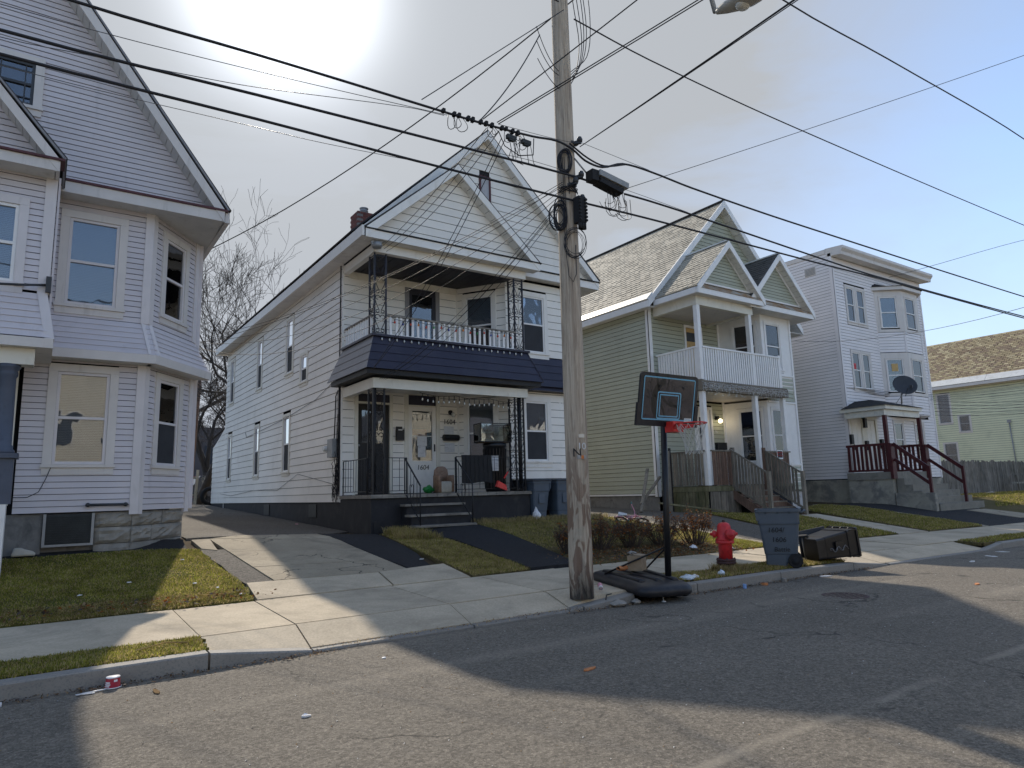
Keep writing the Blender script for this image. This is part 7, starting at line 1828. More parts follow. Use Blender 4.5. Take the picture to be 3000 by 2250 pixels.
for bxx in ((X0+e, X1-e, Y0+.006, Y0+.01, e, Z1-e), (X0+e, X1-e, Y1-.01, Y1-.006, e, Z1-e), (X0+.006, X0+.01, Y0+e, Y1-e, e, Z1-e), (X1-.01, X1-.006, Y0+e, Y1-e, e, Z1-e)): MB().box(*bxx).build('pane', 'tank_glass', parent=tk, local=True)
MB().box(X0+e, X1-e, Y0+e, Y1-e, .01, .03).build('floor_pane', 'leaf_tan', parent=tk, local=True)
cv = thing('draped_cover', (9.2, 15.0, 1.8), 'dark ribbed plastic panel draped over the porch railing', 'cover')
vs = []; fs = []
for i in range(15):
    for j in range(9):
        x = 8.78+i*.065; z = 2.56-j*.088-.02*math.sin(i*.5)*(j/8); y = 15.0-.03-.035*(j/8)-.012*math.sin(i*1.2+j*.4)
        vs.append((x+.02*(j/8)*(1 if i > 12 else 0), y, z))
for i in range(14):
    for j in range(8): fs.append((i*9+j, (i+1)*9+j, (i+1)*9+j+1, i*9+j+1))
MB().add(vs, fs, True).build('sheet', 'bin_grey' if False else 'rubber', parent=cv)
for i in range(0, 15, 2): MB().tube([(8.78+i*.065, 14.955-.035*(j/8), 2.555-j*.088) for j in range(9)], .006, 4, False).build('sheet_rib', 'rubber', parent=cv)
br = thing('broom', (9.95, 14.93, ZP), 'red broom and dustpan leaning on the porch rail', 'broom')
MB().tube([(10.5, 15.02, 2.48), (9.98, 14.95, 1.86)], .012, 6).build('stick', 'iron', parent=br)
MB().beam((10.20, 14.97, 2.13), (10.06, 14.955, 1.96), .03, .025).build('grip', 'rim_red', parent=br)
MB().hexa([(9.80, 14.90, 1.75), (10.12, 14.90, 1.64), (10.12, 15.0, 1.64), (9.80, 15.0, 1.75), (9.86, 14.91, 1.90), (10.10, 14.91, 1.78), (10.10, 14.99, 1.78), (9.86, 14.99, 1.90)]).build('head', 'rim_red', parent=br)
ty = thing('small_armchair', (8.75, 15.9, ZP), 'small worn cream and brown child armchair beside the storm door', 'chair')
loft([[Vector((8.80+p.x, 15.95+p.y, ZP+z)) for p in rrect(-w, w, -d_, d_, .06, 0)] for w, d_, z in ((.19, .17, 0), (.20, .18, .06), (.20, .18, .26), (.17, .16, .30))], 'shoe_cream', 'seat', ty)
loft([[Vector((8.80+p.x, 16.08+p.y, ZP+z)) for p in rrect(-w, w, -.055, .055, .045, 0)] for w, z in ((.20, .28), (.21, .45), (.19, .60), (.12, .68), (.05, .70))], 'toy_brown', 'backrest', ty)
for sx in (-.19, .19): loft([[Vector((8.80+sx+p.x, 15.93+p.y, ZP+z)) for p in rrect(-.05, .05, -.17, .17, .04, 0)] for z in (.02, .40, .46)], 'toy_brown', 'armrest', ty)
rr = random.Random(31)
def crumple(c, r, h, seed, n=9, m=6):
    rr = random.Random(seed); vs = []; fs = []
    for j in range(m+1):
        t = j/m; rad = r*math.sin(math.pi*(.12+.88*t)) if j < m else r*.12
        for k in range(n):
            a = 2*math.pi*k/n; q = rad*rr.uniform(.7, 1.15); vs.append((c[0]+q*math.cos(a), c[1]+q*math.sin(a), c[2]+h*t*rr.uniform(.85, 1.1)))
    for j in range(m):
        for k in range(n): fs.append((j*n+k, j*n+(k+1) % n, (j+1)*n+(k+1) % n, (j+1)*n+k))
    fs += [tuple(range(n))[::-1], tuple(range(m*n, (m+1)*n))]
    return MB().add(vs, fs)
solo(crumple((8.45, 16.1, ZP), .16, .22, 3), 'plastic_bag', 'green_bag', 'crumpled green plastic bag on the porch by the storm door', 'bag')
mat_ = solo(MB().box(8.0, 9.1, 16.45, 16.9, ZP, ZP+.02), 'door_mat', 'rubber', 'black door mat in front of the white storm door', 'mat')
solo(MB().box(6.75, 7.85, 16.4, 16.92, ZP, ZP+.025), 'door_mat', 'rubber', 'black door mat in front of the black panelled door', 'mat')
solo(crumple((11.0, 14.85, G(11, 14.85)), .12, .35, 8), 'plastic_bag', 'plastic_white', 'white and red rubbish caught between porch wall and bins', 'bag')

# ================================================================== CHILD'S BICYCLE lying on the grass
bk = thing('bicycle', (13.35, 13.6, G(13.35, 13.6)), 'small pink child bicycle lying on the dry grass', 'bicycle')
bk.rotation_euler = (math.radians(62), math.radians(4), math.radians(-62))
def torus(c, R_, r_, ax, mat, nm):
    mb = MB(); ax = Vector(ax).normalized(); x = ax.orthogonal().normalized(); y = ax.cross(x)
    mb.tube([Vector(c)+(x*math.cos(t*2*math.pi/24)+y*math.sin(t*2*math.pi/24))*R_ for t in range(24)], r_, 6, False, closed=True); return mb.build(nm, mat, parent=bk, local=True)
for x in (-.30, .30):
    w = torus((x, 0, .17), .145, .022, (0, 1, 0), 'rubber', 'wheel'); torus((x, 0, .17), .12, .012, (0, 1, 0), 'cyan', 'rim')
    mb = MB()
    for k in range(9): a = k*math.pi/4.5; mb.tube([(x, 0, .17), (x+.12*math.cos(a), 0, .17+.12*math.sin(a))], .004, 4, False)
    mb.build('spokes', 'plastic_white', parent=bk, local=True)
MB().tube([(-.30, .03, .17), (-.05, .0, .20), (.20, 0, .44), (-.16, 0, .42), (-.05, 0, .20)], .020, 8).build('frame', 'pink', parent=bk, local=True)
MB().tube([(.30, .035, .17), (.27, .035, .33), (.20, 0, .46), (.16, 0, .58)], .016, 8).build('fork', 'pink', parent=bk, local=True)
MB().tube([(.08, -.24, .70), (.10, -.18, .72), (.17, -.06, .60), (.17, .06, .60), (.10, .18, .72), (.08, .24, .70)], .012, 8).build('handlebar', 'pink', parent=bk, local=True)
for y in (-.25, .25): MB().tube([(.085, y*.86, .705), (.06, y*1.12, .69)], .019, 8).build('grip', 'teal', parent=bk, local=True)
MB().hexa([(-.30, -.06, .50), (-.06, -.03, .50), (-.06, .03, .50), (-.30, .06, .50), (-.29, -.055, .54), (-.07, -.025, .53), (-.07, .025, .53), (-.29, .055, .54)]).build('saddle', 'plastic_white', parent=bk, local=True)
MB().tube([(-.16, 0, .40), (-.18, 0, .52)], .013, 6).build('seat_post', 'dull_steel', parent=bk, local=True)
MB().tube([(-.48, .0, .20), (-.46, 0, .30), (-.36, 0, .36), (-.24, 0, .34)], .018, 6).build('mudguard', 'pink', parent=bk, local=True)
MB().box(-.10, .20, .015, .03, .20, .30).build('chain_guard', 'plastic_white', parent=bk, local=True)

# ================================================================== planks and posts by the green house
pk = MB(); pk.beam((16.05, 16.0, .85), (16.95, 16.5, 2.25), .09, .07); solo(pk, 'plank', 'wood_weathered', 'grey plank leaning steeply against the green house wall', 'plank')
pk = MB(); pk.beam((16.15, 16.1, 1.1), (17.75, 16.7, 1.98), .08, .06); solo(pk, 'plank', 'wood_weathered', 'grey plank leaning at a low angle against the green house wall', 'plank')
pk = MB(); pk.beam((15.6, 14.75, G(15.6, 14.8)+.35), (18.3, 14.45, G(18.3, 14.5)+.06), .12, .05); solo(pk, 'plank', 'wood_mossy', 'mossy plank lying along the porch skirt', 'plank')
ps = thing('plank', (17.75, 16.35, G(17.7, 16.3)), 'broad dark board standing upright beside the white corner post', 'plank')
part(ps, 'board', 'wood_weathered', (17.62, 17.80, 16.25, 16.30, .8, 2.85)); part(ps, 'board', 'black_paint', (17.80, 17.88, 16.26, 16.31, .8, 2.95))
mb = MB().box(14.5, 14.9, 18.0, 18.5, G(14.7, 18), G(14.7, 18)+.62); mb.box(14.45, 14.95, 17.95, 18.55, G(14.7, 18)+.621, G(14.7, 18)+.68)
solo(mb, 'storage_bin', 'bin_grey', 'grey storage bin at the back of the drive', 'bin')
# sawhorse ladder by the far fence
sh = thing('sawhorse', (46.5, 16.2, .75), 'weathered sawhorse standing in front of the picket fence', 'sawhorse')
for a, b in (((46.0, 16.3, .7), (46.25, 16.3, 1.9)), ((47.2, 16.3, .7), (46.95, 16.3, 1.9))): MB().beam(a, b, .08, .1).build('leg', 'fence_wood', parent=sh)
MB().beam((46.2, 16.3, 1.35), (48.2, 16.3, 1.35), .06, .1).build('rail', 'fence_wood', parent=sh); MB().beam((46.2, 16.3, 1.85), (48.2, 16.3, 1.85), .06, .1).build('rail', 'fence_wood', parent=sh)
solo(crumple((43.0, 16.2, .72), .35, .22, 77), 'boulder', 'rock', 'pale boulder lying at the foot of the picket fence', 'rock')
# dark sign plate on the far side of the pole's neighbour
sb = MB(); sb.box(12.95, 13.2, 12.0, 12.05, 3.5, 4.35); 
st_ = thing('wall_sign', (14.0, 16.9, 3.6), 'dark narrow shutter board on the white house far corner', 'sign')
MB().box(13.72, 14.05, 16.95, 17.0, 3.55, 4.5).build('plate', 'rubber', parent=st_)

# ================================================================== DORMANT SHRUBS
def shrub(x, y, rx, ry, h, label, seed, leaves=900, spiky=False):
    rr = random.Random(seed); z0 = G(x, y)+.02
    t = thing('shrub', (x, y, z0), label, 'shrub', 'dormant shrubs behind the pavement')
    mb = MB()
    tips = []
    for k in range(60):
        a = rr.uniform(0, 2*math.pi); d = math.sqrt(rr.random())
        e = Vector((x+rx*d*math.cos(a), y+ry*d*math.sin(a), z0+h*rr.uniform(.55, 1.05)*(1-.35*d*d)))
        s_ = Vector((x+rx*.45*d*math.cos(a)*rr.uniform(.2, 1), y+ry*.45*d*math.sin(a), z0-.02)); m_ = s_.lerp(e, .55)+Vector((rr.uniform(-.06, .06), rr.uniform(-.06, .06), rr.uniform(0, .06)))
        mb.tube([s_, m_, e], [.009, .006, .002], 4, False)
        tips.append((s_, m_, e))
        for q in range(4):
            b = m_.lerp(e, rr.random()); c = b+Vector((rr.uniform(-.13, .13), rr.uniform(-.13, .13), rr.uniform(.02, .16)))
            mb.tube([b, c], [.004, .0015], 3, False); tips.append((b, b, c))
    mb.build('stems', 'twig', parent=t)
    V_ = []; mi = []
    for k in range(leaves):
        s_, m_, e = rr.choice(tips); p = m_.lerp(e, rr.random()) if rr.random() < .85 else s_.lerp(m_, rr.random())
        p = p+Vector((rr.gauss(0, .03), rr.gauss(0, .03), rr.gauss(0, .03))); s2 = rr.uniform(.014, .036)
        u = Vector((rr.gauss(0, 1), rr.gauss(0, 1), rr.gauss(0, 1))).normalized(); w = u.orthogonal().normalized()
        V_ += [p-u*s2, p-w*s2*.55, p+u*s2, p+w*s2*.55]; mi.append(rr.choices((0, 1, 2, 3), (4, 3, 2, 3))[0])
    V_ = np.array([tuple(q) for q in V_])-np.array(tuple(t.location)); F_ = np.arange(len(V_)).reshape(-1, 4)
    o = stuff_mesh('foliage', V_, F_, ['leaf_brown', 'leaf_rust', 'leaf_tan', 'twig'], mi, parent=t)
shrub(8.82, 10.9, .26, .3, .62, 'small rusty shrub close behind the utility pole', 1, 700)
shrub(9.75, 11.0, .55, .42, .74, 'rust-leaved shrub between the pole and the bicycle', 2, 1500)
shrub(10.65, 10.95, .48, .42, .66, 'twiggy brown shrub straight in front of the bicycle', 3, 1200)
shrub(11.5, 10.85, .52, .42, .70, 'twiggy brown shrub next to the hoop pole', 4, 1200)
shrub(12.45, 10.75, .55, .45, .92, 'tallest spiky brown shrub beside the concrete ribbon', 5, 1700)

# ================================================================== LITTER, LEAVES
def leaves(name, label, spots, n, seed, mats=('leaf_brown', 'leaf_tan', 'leaf_rust', 'twig'), size=(.012, .035), zf=None):
    rr = random.Random(seed); V_ = []; mi = []
    for k in range(n):
        x, y, sx, sy = rr.choice(spots); x += rr.gauss(0, 1)*sx; y += rr.gauss(0, 1)*sy
        p = Vector((x, y, (zf or G)(x, y)+rr.uniform(.008, .03))); s2 = rr.uniform(*size)
        u = Vector((rr.gauss(0, 1), rr.gauss(0, 1), rr.gauss(0, .35))).normalized(); w = Vector((0, 0, 1)).cross(u).normalized(); w = (w+Vector((0, 0, rr.gauss(0, .35)))).normalized()
        V_ += [p-u*s2, p-w*s2*.6, p+u*s2, p+w*s2*.6]; mi.append(rr.randrange(len(mats)))
    return stuff_mesh(name, np.array([tuple(q) for q in V_]), np.arange(len(V_)).reshape(-1, 4), mats, mi, label, 'leaves')
leaves('fallen_leaves', 'brown leaf litter around the dormant shrubs', [(x, y, .35, .28) for x in np.linspace(8.7, 12.9, 12) for y in (10.2, 10.6)], 3800, 3, zf=lambda x, y: G(x, max(y, 9.98))+.025)
kz = lambda x, y: max(tilt(x), .0+tilt(x))+.002
leaves('gutter_debris', 'dead leaves and grit collected along the gutter', [(x, 7.22, .12, .05) for x in np.concatenate([np.linspace(8.2, 13.2, 26), np.linspace(-2.5, 2.6, 26), np.linspace(6.0, 8.2, 12)])], 2600, 4, size=(.005, .020), zf=kz, mats=('leaf_brown', 'twig', 'leaf_tan', 'soil'))
leaves('gutter_debris', 'wispy debris along the flush kerb of the drive', [(x, 7.33, .15, .05) for x in np.linspace(2.6, 6.2, 24)], 700, 8, mats=('grass_straw', 'leaf_brown', 'leaf_tan'), size=(.005, .016), zf=lambda x, y: tilt(x)+.03)
leaves('lawn_litter', 'scattered leaf scraps along the lawn edge', [(x, 10.15, .25, .12) for x in np.linspace(-2, 2.4, 16)], 700, 6, zf=lambda x, y: G(x, max(9.98, y))+.045)
leaves('lawn_litter', 'leaf scraps and grit on the grass by the bins', [(x, 7.7, .3, .12) for x in np.linspace(7.9, 12.6, 16)], 500, 7, size=(.006, .022), zf=lambda x, y: G(x, 7.7)+.02)
# grit on the road: small pale stones
rr = random.Random(12); V_ = []; mi = []
for k in range(1500):
    x, y = rr.uniform(-3, 16), rr.uniform(.8, 7.2); s2 = rr.uniform(.003, .009); z = tilt(x)+.001
    V_ += [(x-s2, y, z), (x, y-s2*.8, z+s2*.8), (x+s2, y, z), (x, y+s2*.8, z+s2*.6)]; mi.append(rr.randrange(3))
stuff_mesh('road_grit', np.array(V_), np.arange(len(V_)).reshape(-1, 4), ['rock', 'paper_plain', 'leaf_tan'], mi, 'scattered grit and crumbs on the road', 'grit')
# red cup with white rim and spoon
cu = thing('paper_cup', (.66, 7.20, .004), 'red and white paper dessert cup by the kerb', 'cup')
MB().lathe([(.062, .0), (.066, .004), (.066, .010), (.060, .012), (.053, .085), (.052, .088), (0, .088)], (.66, 7.20, .004), n=22).build('cup', 'cup_red', parent=cu)
MB().lathe([(.054, .083), (.056, .086), (.055, .092), (.0, .091)], (.66, 7.20, .004), n=22).build('cup_base', 'plastic_white', parent=cu)
MB().lathe([(.064, .0), (.070, .002), (.070, .009), (.062, .010)], (.66, 7.20, .004), n=22).build('cup_rim', 'plastic_white', parent=cu)
cd = Vector((-.66, -7.2, 0)).normalized(); cr = Vector((-cd.y, cd.x, 0)) if -cd.y > 0 else Vector((cd.y, -cd.x, 0))
def cup_patch(a0, a1, z0, z1, mat, nm):
    vs = []; fs = []
    for i in range(7):
        a = math.radians(a0+(a1-a0)*i/6)
        for z in (z0, z1):
            r = .060-.007*(z-.012)/.073+.0012; d_ = cd*math.cos(a)+cr*math.sin(a); vs.append(Vector((.66, 7.20, .004+z))+d_*r)
    for i in range(6): fs.append((2*i, 2*i+2, 2*i+3, 2*i+1))
    MB().add(vs, fs).build(nm, mat, parent=cu)
cup_patch(8, 38, .055, .073, 'plastic_white', 'label_box'); cup_patch(-70, -22, .045, .056, 'plastic_white', 'print'); cup_patch(-72, -18, .030, .040, 'plastic_white', 'print'); cup_patch(-70, -25, .016, .025, 'plastic_white', 'print')
mb = MB(); mb.hexa([(.40, 7.10, .006), (.52, 7.08, .006), (.52, 7.095, .006), (.41, 7.12, .006), (.40, 7.10, .010), (.52, 7.08, .012), (.52, 7.095, .012), (.41, 7.12, .010)])
mb.lathe([(0, .0), (.02, .004), (.026, .009), (0, .006)], (.405, 7.105, .004), (0, 0, 1), 12); mb.tube([(.42, 7.105, .012), (.60, 7.13, .014)], .006, 6)
solo(mb, 'plastic_spoon', 'plastic_white', 'white plastic spoon on the asphalt beside the red cup', 'spoon')
def scrap(x, y, w, h, mat, label, cat='litter', name='litter_scrap', seed=0, th=.004, z=None):
    rr = random.Random(seed+int(x*100)); n = 9; vs = []
    a0 = rr.uniform(0, 6.28); zz = (tilt(x)+.003 if y < 7.28 else G(x, y)+.035) if z is None else z
    ring = [(x+w*rr.uniform(.7, 1.1)*math.cos(a0)*math.cos(2*math.pi*k/n)-h*rr.uniform(.6, 1.1)*math.sin(a0)*math.sin(2*math.pi*k/n), y+w*math.sin(a0)*math.cos(2*math.pi*k/n)*rr.uniform(.7, 1.1)+h*math.cos(a0)*math.sin(2*math.pi*k/n)*rr.uniform(.7, 1.1)) for k in range(n)]
    b = [(p[0], p[1], zz) for p in ring]; t = [(p[0], p[1], zz+th+rr.uniform(0, .012)) for p in ring]
    fs = [tuple(range(n))[::-1], tuple(range(n, 2*n))]+[(k, (k+1) % n, n+(k+1) % n, n+k) for k in range(n)]
    return solo(MB().add(b+t, fs), name, mat, label, cat)
scrap(.95, 6.78, .10, .03, 'leaf_tan', 'torn white and orange wrapper on the road near the red cup')
scrap(4.2, 4.95, .09, .035, 'litter_orange', 'orange pizza-like scrap lying in the shaded road')
scrap(12.3, 5.0, .10, .04, 'litter_orange', 'small orange scrap on the sunlit far road')
scrap(1.75, 5.3, .04, .03, 'plastic_white', 'flattened white scrap in the middle of the sunlit road')
scrap(2.95, 6.6, .022, .02, 'plastic_white', 'small white chip on the road by the drive')
scrap(9.35, 7.13, .03, .03, 'litter_blue', 'folded pale blue carton standing in the gutter', th=.06)
scrap(9.9, 7.16, .07, .04, 'litter_orange', 'orange and red wrapper in the gutter leaves', th=.03)
scrap(10.5, 7.2, .05, .04, 'rock', 'grey stone lying in the gutter leaves', th=.05)
scrap(11.6, 7.12, .14, .03, 'plastic_white', 'strip of white plastic film in the gutter by the bins', th=.01)
scrap(17.3, 6.7, .16, .06, 'paper_plain', 'flat white paper on the road by the far drive')
scrap(18.6, 6.95, .16, .05, 'paper_plain', 'flat white card on the road at the far kerb end')
scrap(15.9, 6.5, .14, .05, 'paper_plain', 'pale paper strip on the road before the far drive')
LIT = [((.55, 10.8), 'lawn near the shadow edge'), ((1.15, 11.2), 'shaded lawn'), ((2.2, 10.6), 'lawn corner by the drive'), ((2.42, 10.2), 'lawn tip by the slab joint'), ((2.0, 12.3), 'sunlit lawn near the stone foundation'), ((1.95, 10.9), 'lawn strip beside the asphalt edge')]
for i, ((x, y), w) in enumerate(LIT): scrap(x, y, .035, .02, 'plastic_white', 'bit of white paper on the '+w, seed=i)
scrap(5.85, 11.45, .05, .03, 'plastic_white', 'white scrap on the dark asphalt strip'); scrap(6.75, 12.2, .06, .02, 'bulb_orange' if False else 'leaf_tan', 'yellowish stick scrap on the middle grass')
scrap(8.2, 10.1, .05, .03, 'plastic_white', 'white scrap where the dark path meets the pavement'); scrap(6.9, 14.6, .09, .03, 'plastic_clear', 'pale blue wrapper below the porch wall', z=G(6.9, 14.6)+.05)
scrap(5.6, 18.0, .10, .03, 'pink', 'pink wrapper on the drive beside the white house')
solo(crumple((6.72, 7.24, .0), .13, .09, 41), 'stone', 'rock', 'pale broken stone in the gutter in front of the pole', 'stone')
solo(crumple((7.05, 7.22, .0), .08, .07, 42), 'stone', 'rock', 'small broken stone in the gutter by the hoop base', 'stone')
solo(crumple((12.75, 10.05, G(12.75, 10.05)), .14, .07, 44), 'stone', 'rock', 'flat stone at the pavement edge by the shrubs', 'stone')
solo(crumple((10.05, 10.35, G(10, 10.35)), .12, .09, 45), 'stone', 'rock', 'grey stone among leaves in front of the shrubs', 'stone')
solo(crumple((11.9, 10.35, G(11.9, 10.35)), .10, .10, 46), 'plastic_bag', 'plastic_white', 'white plastic scrap caught in front of the tall shrub', 'bag')
cn = thing('drink_can', (6.72, 7.60, .17), 'pink drink can lying against the pole foot', 'can')
MB().lathe([(.0, 0), (.028, .0), (.033, .01), (.033, .11), (.028, .12), (0, .12)], (6.70, 7.56, .21), (.5, .75, .35), 16).build('can', 'pink', parent=cn)
MB().lathe([(.0, 0), (.030, .0), (.0335, .006), (.0335, .03), (.030, .032)], (6.70, 7.56, .21), (.5, .75, .35), 16).build('can_band', 'plastic_white', parent=cn)
solo(crumple((8.5, 7.55, G(8.5, 7.55)), .13, .10, 47), 'plastic_bottle', 'plastic_clear', 'crushed clear plastic bottle in the verge beside the hoop', 'bottle')
solo(crumple((8.75, 7.62, G(8.7, 7.6)), .08, .07, 48), 'plastic_bag', 'paper_plain', 'crumpled pale paper in the verge near the hydrant foot', 'paper')
solo(crumple((9.32, 7.55, G(9.3, 7.5)), .06, .11, 49), 'plastic_bag', 'plastic_clear', 'small clear plastic bag in the verge in front of the hydrant', 'bag')
mb = MB(); mb.tube([(7.42, 7.05, .02), (7.43, 7.08, .10), (7.40, 7.08, .19)], .005, 5); mb.lathe([(.03, 0), (.03, .012), (0, .014)], (7.42, 7.05, .004), n=10)
solo(mb, 'drinking_straw', 'plastic_white', 'white straw stuck upright in the gutter below the hoop base', 'straw')
mb = MB(); mb.tube([(6.55, 7.30, .10), (6.62, 7.36, .15), (6.75, 7.40, .15)], .008, 5); solo(mb, 'stick', 'rubber', 'dark stick on the pavement in front of the pole', 'stick')
mb = MB(); mb.tube([(-.9, 7.14, .02), (-.5, 7.13, .02), (-.12, 7.16, .015)], .022, 6); solo(mb, 'plastic_tube', 'plastic_white', 'white plastic tube in the gutter leaves near the kerb', 'tube')
mb = MB(); mb.tube([(1.9, 10.35, .34), (2.05, 10.2, .33), (2.3, 10.25, .32)], .006, 4); solo(mb, 'stick', 'grass_straw', 'thin dry stick on the sunlit lawn edge', 'stick')
mb = MB(); mb.tube([(.9, 7.7, .20), (1.15, 7.85, .21), (1.35, 7.80, .19)], .007, 4); solo(mb, 'stick', 'grass_straw', 'thin dry twig on the verge by the kerb joint', 'stick')
# pale sneakers by the lilac house
sh = thing('shoe', (-.10, 13.2, G(-.1, 13.2)), 'pair of old cream sneakers left by the lilac house foundation', 'shoes')
for dy in (0, .14):
    zz = G(-.1, 13.2)+.02
    loft([[Vector((-.12+p.x, 13.12+dy+p.y, zz+h_)) for p in rrect(a, b, -w, w, .035, 0)] for a, b, w, h_ in ((-.14, .16, .05, 0), (-.14, .165, .052, .03), (-.13, .13, .045, .06), (-.12, .02, .04, .10), (-.11, -.02, .035, .12))], 'shoe_cream', 'sneaker', sh)

# ================================================================== GRASS BLADES
def inside(P, x, y):
    r = np.zeros(len(x), bool); n = len(P)
    for i in range(n):
        (x1, y1), (x2, y2) = P[i], P[(i+1) % n]
        c = ((y1 > y) != (y2 > y)) & (x < (x2-x1)*(y-y1)/((y2-y1) if y2 != y1 else 1e-9)+x1); r ^= c
    return r
def vG(x, y):
    t = np.interp(x, [-50, 8, 40, 80], [0, 0, -.26, -.3]); zh = np.interp(x, [1.5, 2.3, 6.4, 8, 16, 19.5, 28, 45], [1.02, .96, .70, .82, .78, .72, .72, .75])
    z1 = t+.15+.03*(y-7.3); z0 = t+.2295; z2 = z0+(zh-z0)*(y-9.95)/4.45; z3 = zh+.038*(y-14.4)
    return np.where(y < 9.95, z1, np.where(y < 14.4, z2, z3))
def grass(label, P, n, h, mats, wts, seed, off=.02, clump=.0, w=.004):
    rg = np.random.default_rng(seed); xs = [p[0] for p in P]; ys = [p[1] for p in P]
    x = rg.uniform(min(xs), max(xs), n*3); y = rg.uniform(min(ys), max(ys), n*3); k = inside(P, x, y)
    # bare and thin patches
    q = np.sin(x*2.1+seed)*np.sin(y*2.7+1.3*seed)+.6*np.sin(x*5.3+2)*np.sin(y*6.1)
    k &= rg.uniform(-1.6, 1.0, len(x)) < q+.75
    x, y = x[k][:n], y[k][:n]; q = q[k][:n]; n = len(x); x = x+rg.normal(0, .022, n); y = y+rg.normal(0, .022, n); z = vG(x, y)+off-.005
    hh = rg.uniform(h[0], h[1], n)*(1+.35*q*.5); a = rg.uniform(0, 2*np.pi, n); ln = rg.uniform(.1, .9, n)*hh; ww = w*rg.uniform(.7, 1.5, n)
    dx, dy = np.cos(a), np.sin(a); b = rg.uniform(0, 2*np.pi, n); ex, ey = np.cos(b), np.sin(b)
    A = np.stack([x-ex*ww, y-ey*ww, z], 1); B = np.stack([x+ex*ww, y+ey*ww, z], 1)
    Cc = np.stack([x+dx*ln*.35+ex*ww*.7, y+dy*ln*.35+ey*ww*.7, z+hh*.6], 1); D = np.stack([x+dx*ln*.35-ex*ww*.7, y+dy*ln*.35-ey*ww*.7, z+hh*.6], 1)
    T = np.stack([x+dx*ln, y+dy*ln, z+hh*.92], 1)
    Vv = np.stack([A, B, Cc, D, T], 1).reshape(-1, 3); o = np.arange(n)*5
    F_ = np.concatenate([np.stack([o, o+1, o+2], 1), np.stack([o, o+2, o+3], 1), np.stack([o+3, o+2, o+4], 1)])
    wq = rg.choice(len(mats), n, p=np.array(wts)/sum(wts)); 
    stuff_mesh('grass', Vv, F_, mats, np.concatenate([wq, wq, wq]), label, 'grass')
GM = ['grass_green', 'grass_lime', 'grass_straw', 'grass_olive']
grass('short green lawn in front of the lilac house', [(-4, 9.99), (2.52, 9.99), (2.56, 10.8), (2.36, 13.15), (-4, 13.0)], 120000, (.012, .034), GM, (3, 3.2, 3, 2), 1, .012, w=.0045)
grass('dead leaf-strewn fringe of the lawn along the pavement', [(-4, 9.96), (2.52, 9.96), (2.45, 10.5), (-4, 10.55)], 22000, (.01, .03), ['grass_straw', 'dead_turf', 'grass_olive'], (3, 2, 2), 2, .014)
grass('green grass verge behind the near kerb', [(-4, 7.47), (1.45, 7.47), (1.50, 8.13), (-4, 8.13)], 30000, (.012, .036), GM, (3, 3, 3.2, 2), 3, .006)
grass('dry yellow grass between drive and dark path', [(6.06, 9.98), (7.22, 9.98), (7.32, 11.6), (7.3, 13.2), (6.62, 14.7), (6.46, 14.6), (6.16, 11.2)], 26000, (.02, .055), GM, (1.0, 1.8, 5.5, 2.2), 4, .022)
grass('long straw grass tufts below the porch wall', [(6.5, 13.6), (7.3, 13.2), (7.0, 14.3), (6.5, 14.7)], 2600, (.08, .20), ['grass_straw', 'grass_olive', 'grass_lime'], (5, 2, 1), 5, .04)
grass('thin dry grass on the yard right of the dark path', [(8.66, 11.5), (8.9, 13.6), (9.0, 14.8), (13.4, 15.2), (13.7, 13), (14.0, 11), (12.6, 11.3)], 36000, (.02, .05), GM, (1.2, 1.6, 4.5, 3), 6, .018)
grass('bright grass corner beside the concrete ribbon', [(12.75, 10.0), (14.25, 10.0), (13.95, 12.2), (13.0, 11.2)], 12000, (.02, .05), GM, (3, 5, 2, 1), 7, .018)
grass('straw tufts along the porch foundation by the bins', [(9.0, 14.55), (13.3, 14.5), (13.3, 14.95), (9.0, 14.95)], 3500, (.05, .16), ['grass_straw', 'grass_olive'], (3, 1), 8, .03)
grass('worn grass verge round the hydrant and bins', [(7.7, 7.47), (12.9, 7.47), (12.95, 8.13), (7.75, 8.13)], 20000, (.02, .06), GM, (1.5, 1.2, 5, 2.5), 9, .012)
grass('long straw tuft round the hydrant foot', [(9.7, 7.7), (10.3, 7.7), (10.3, 8.12), (9.7, 8.12)], 1500, (.06, .15), ['grass_straw', 'grass_olive'], (3, 1), 10, .012)
grass('green and brown grass before the green house stair', [(17.2, 10), (20.0, 10), (20.35, 12.6), (20.45, 13.4), (17.4, 14.6), (17.1, 12.5)], 26000, (.03, .07), GM, (3, 2, 3.5, 2.5), 11, .025, w=.007)
grass('green and brown grass between path and far drive', [(21.9, 10), (25.5, 10), (25.5, 14), (25.1, 15.4), (22.2, 14.2)], 26000, (.03, .07), GM, (2.5, 2, 4, 3), 12, .025, w=.008)
grass('far verge grass along the raised kerb', [(19.1, 7.5), (34, 7.5), (34, 8.1), (19.1, 8.1)], 12000, (.03, .06), GM, (3, 2, 3, 3), 13, .012, w=.008)
grass('thin far lawn in front of the picket fence', [(33.5, 12.5), (50, 12.5), (50, 16.5), (37.5, 16.5), (37.4, 14)], 14000, (.04, .09), GM, (3, 2, 3, 3), 14, .02, w=.012)

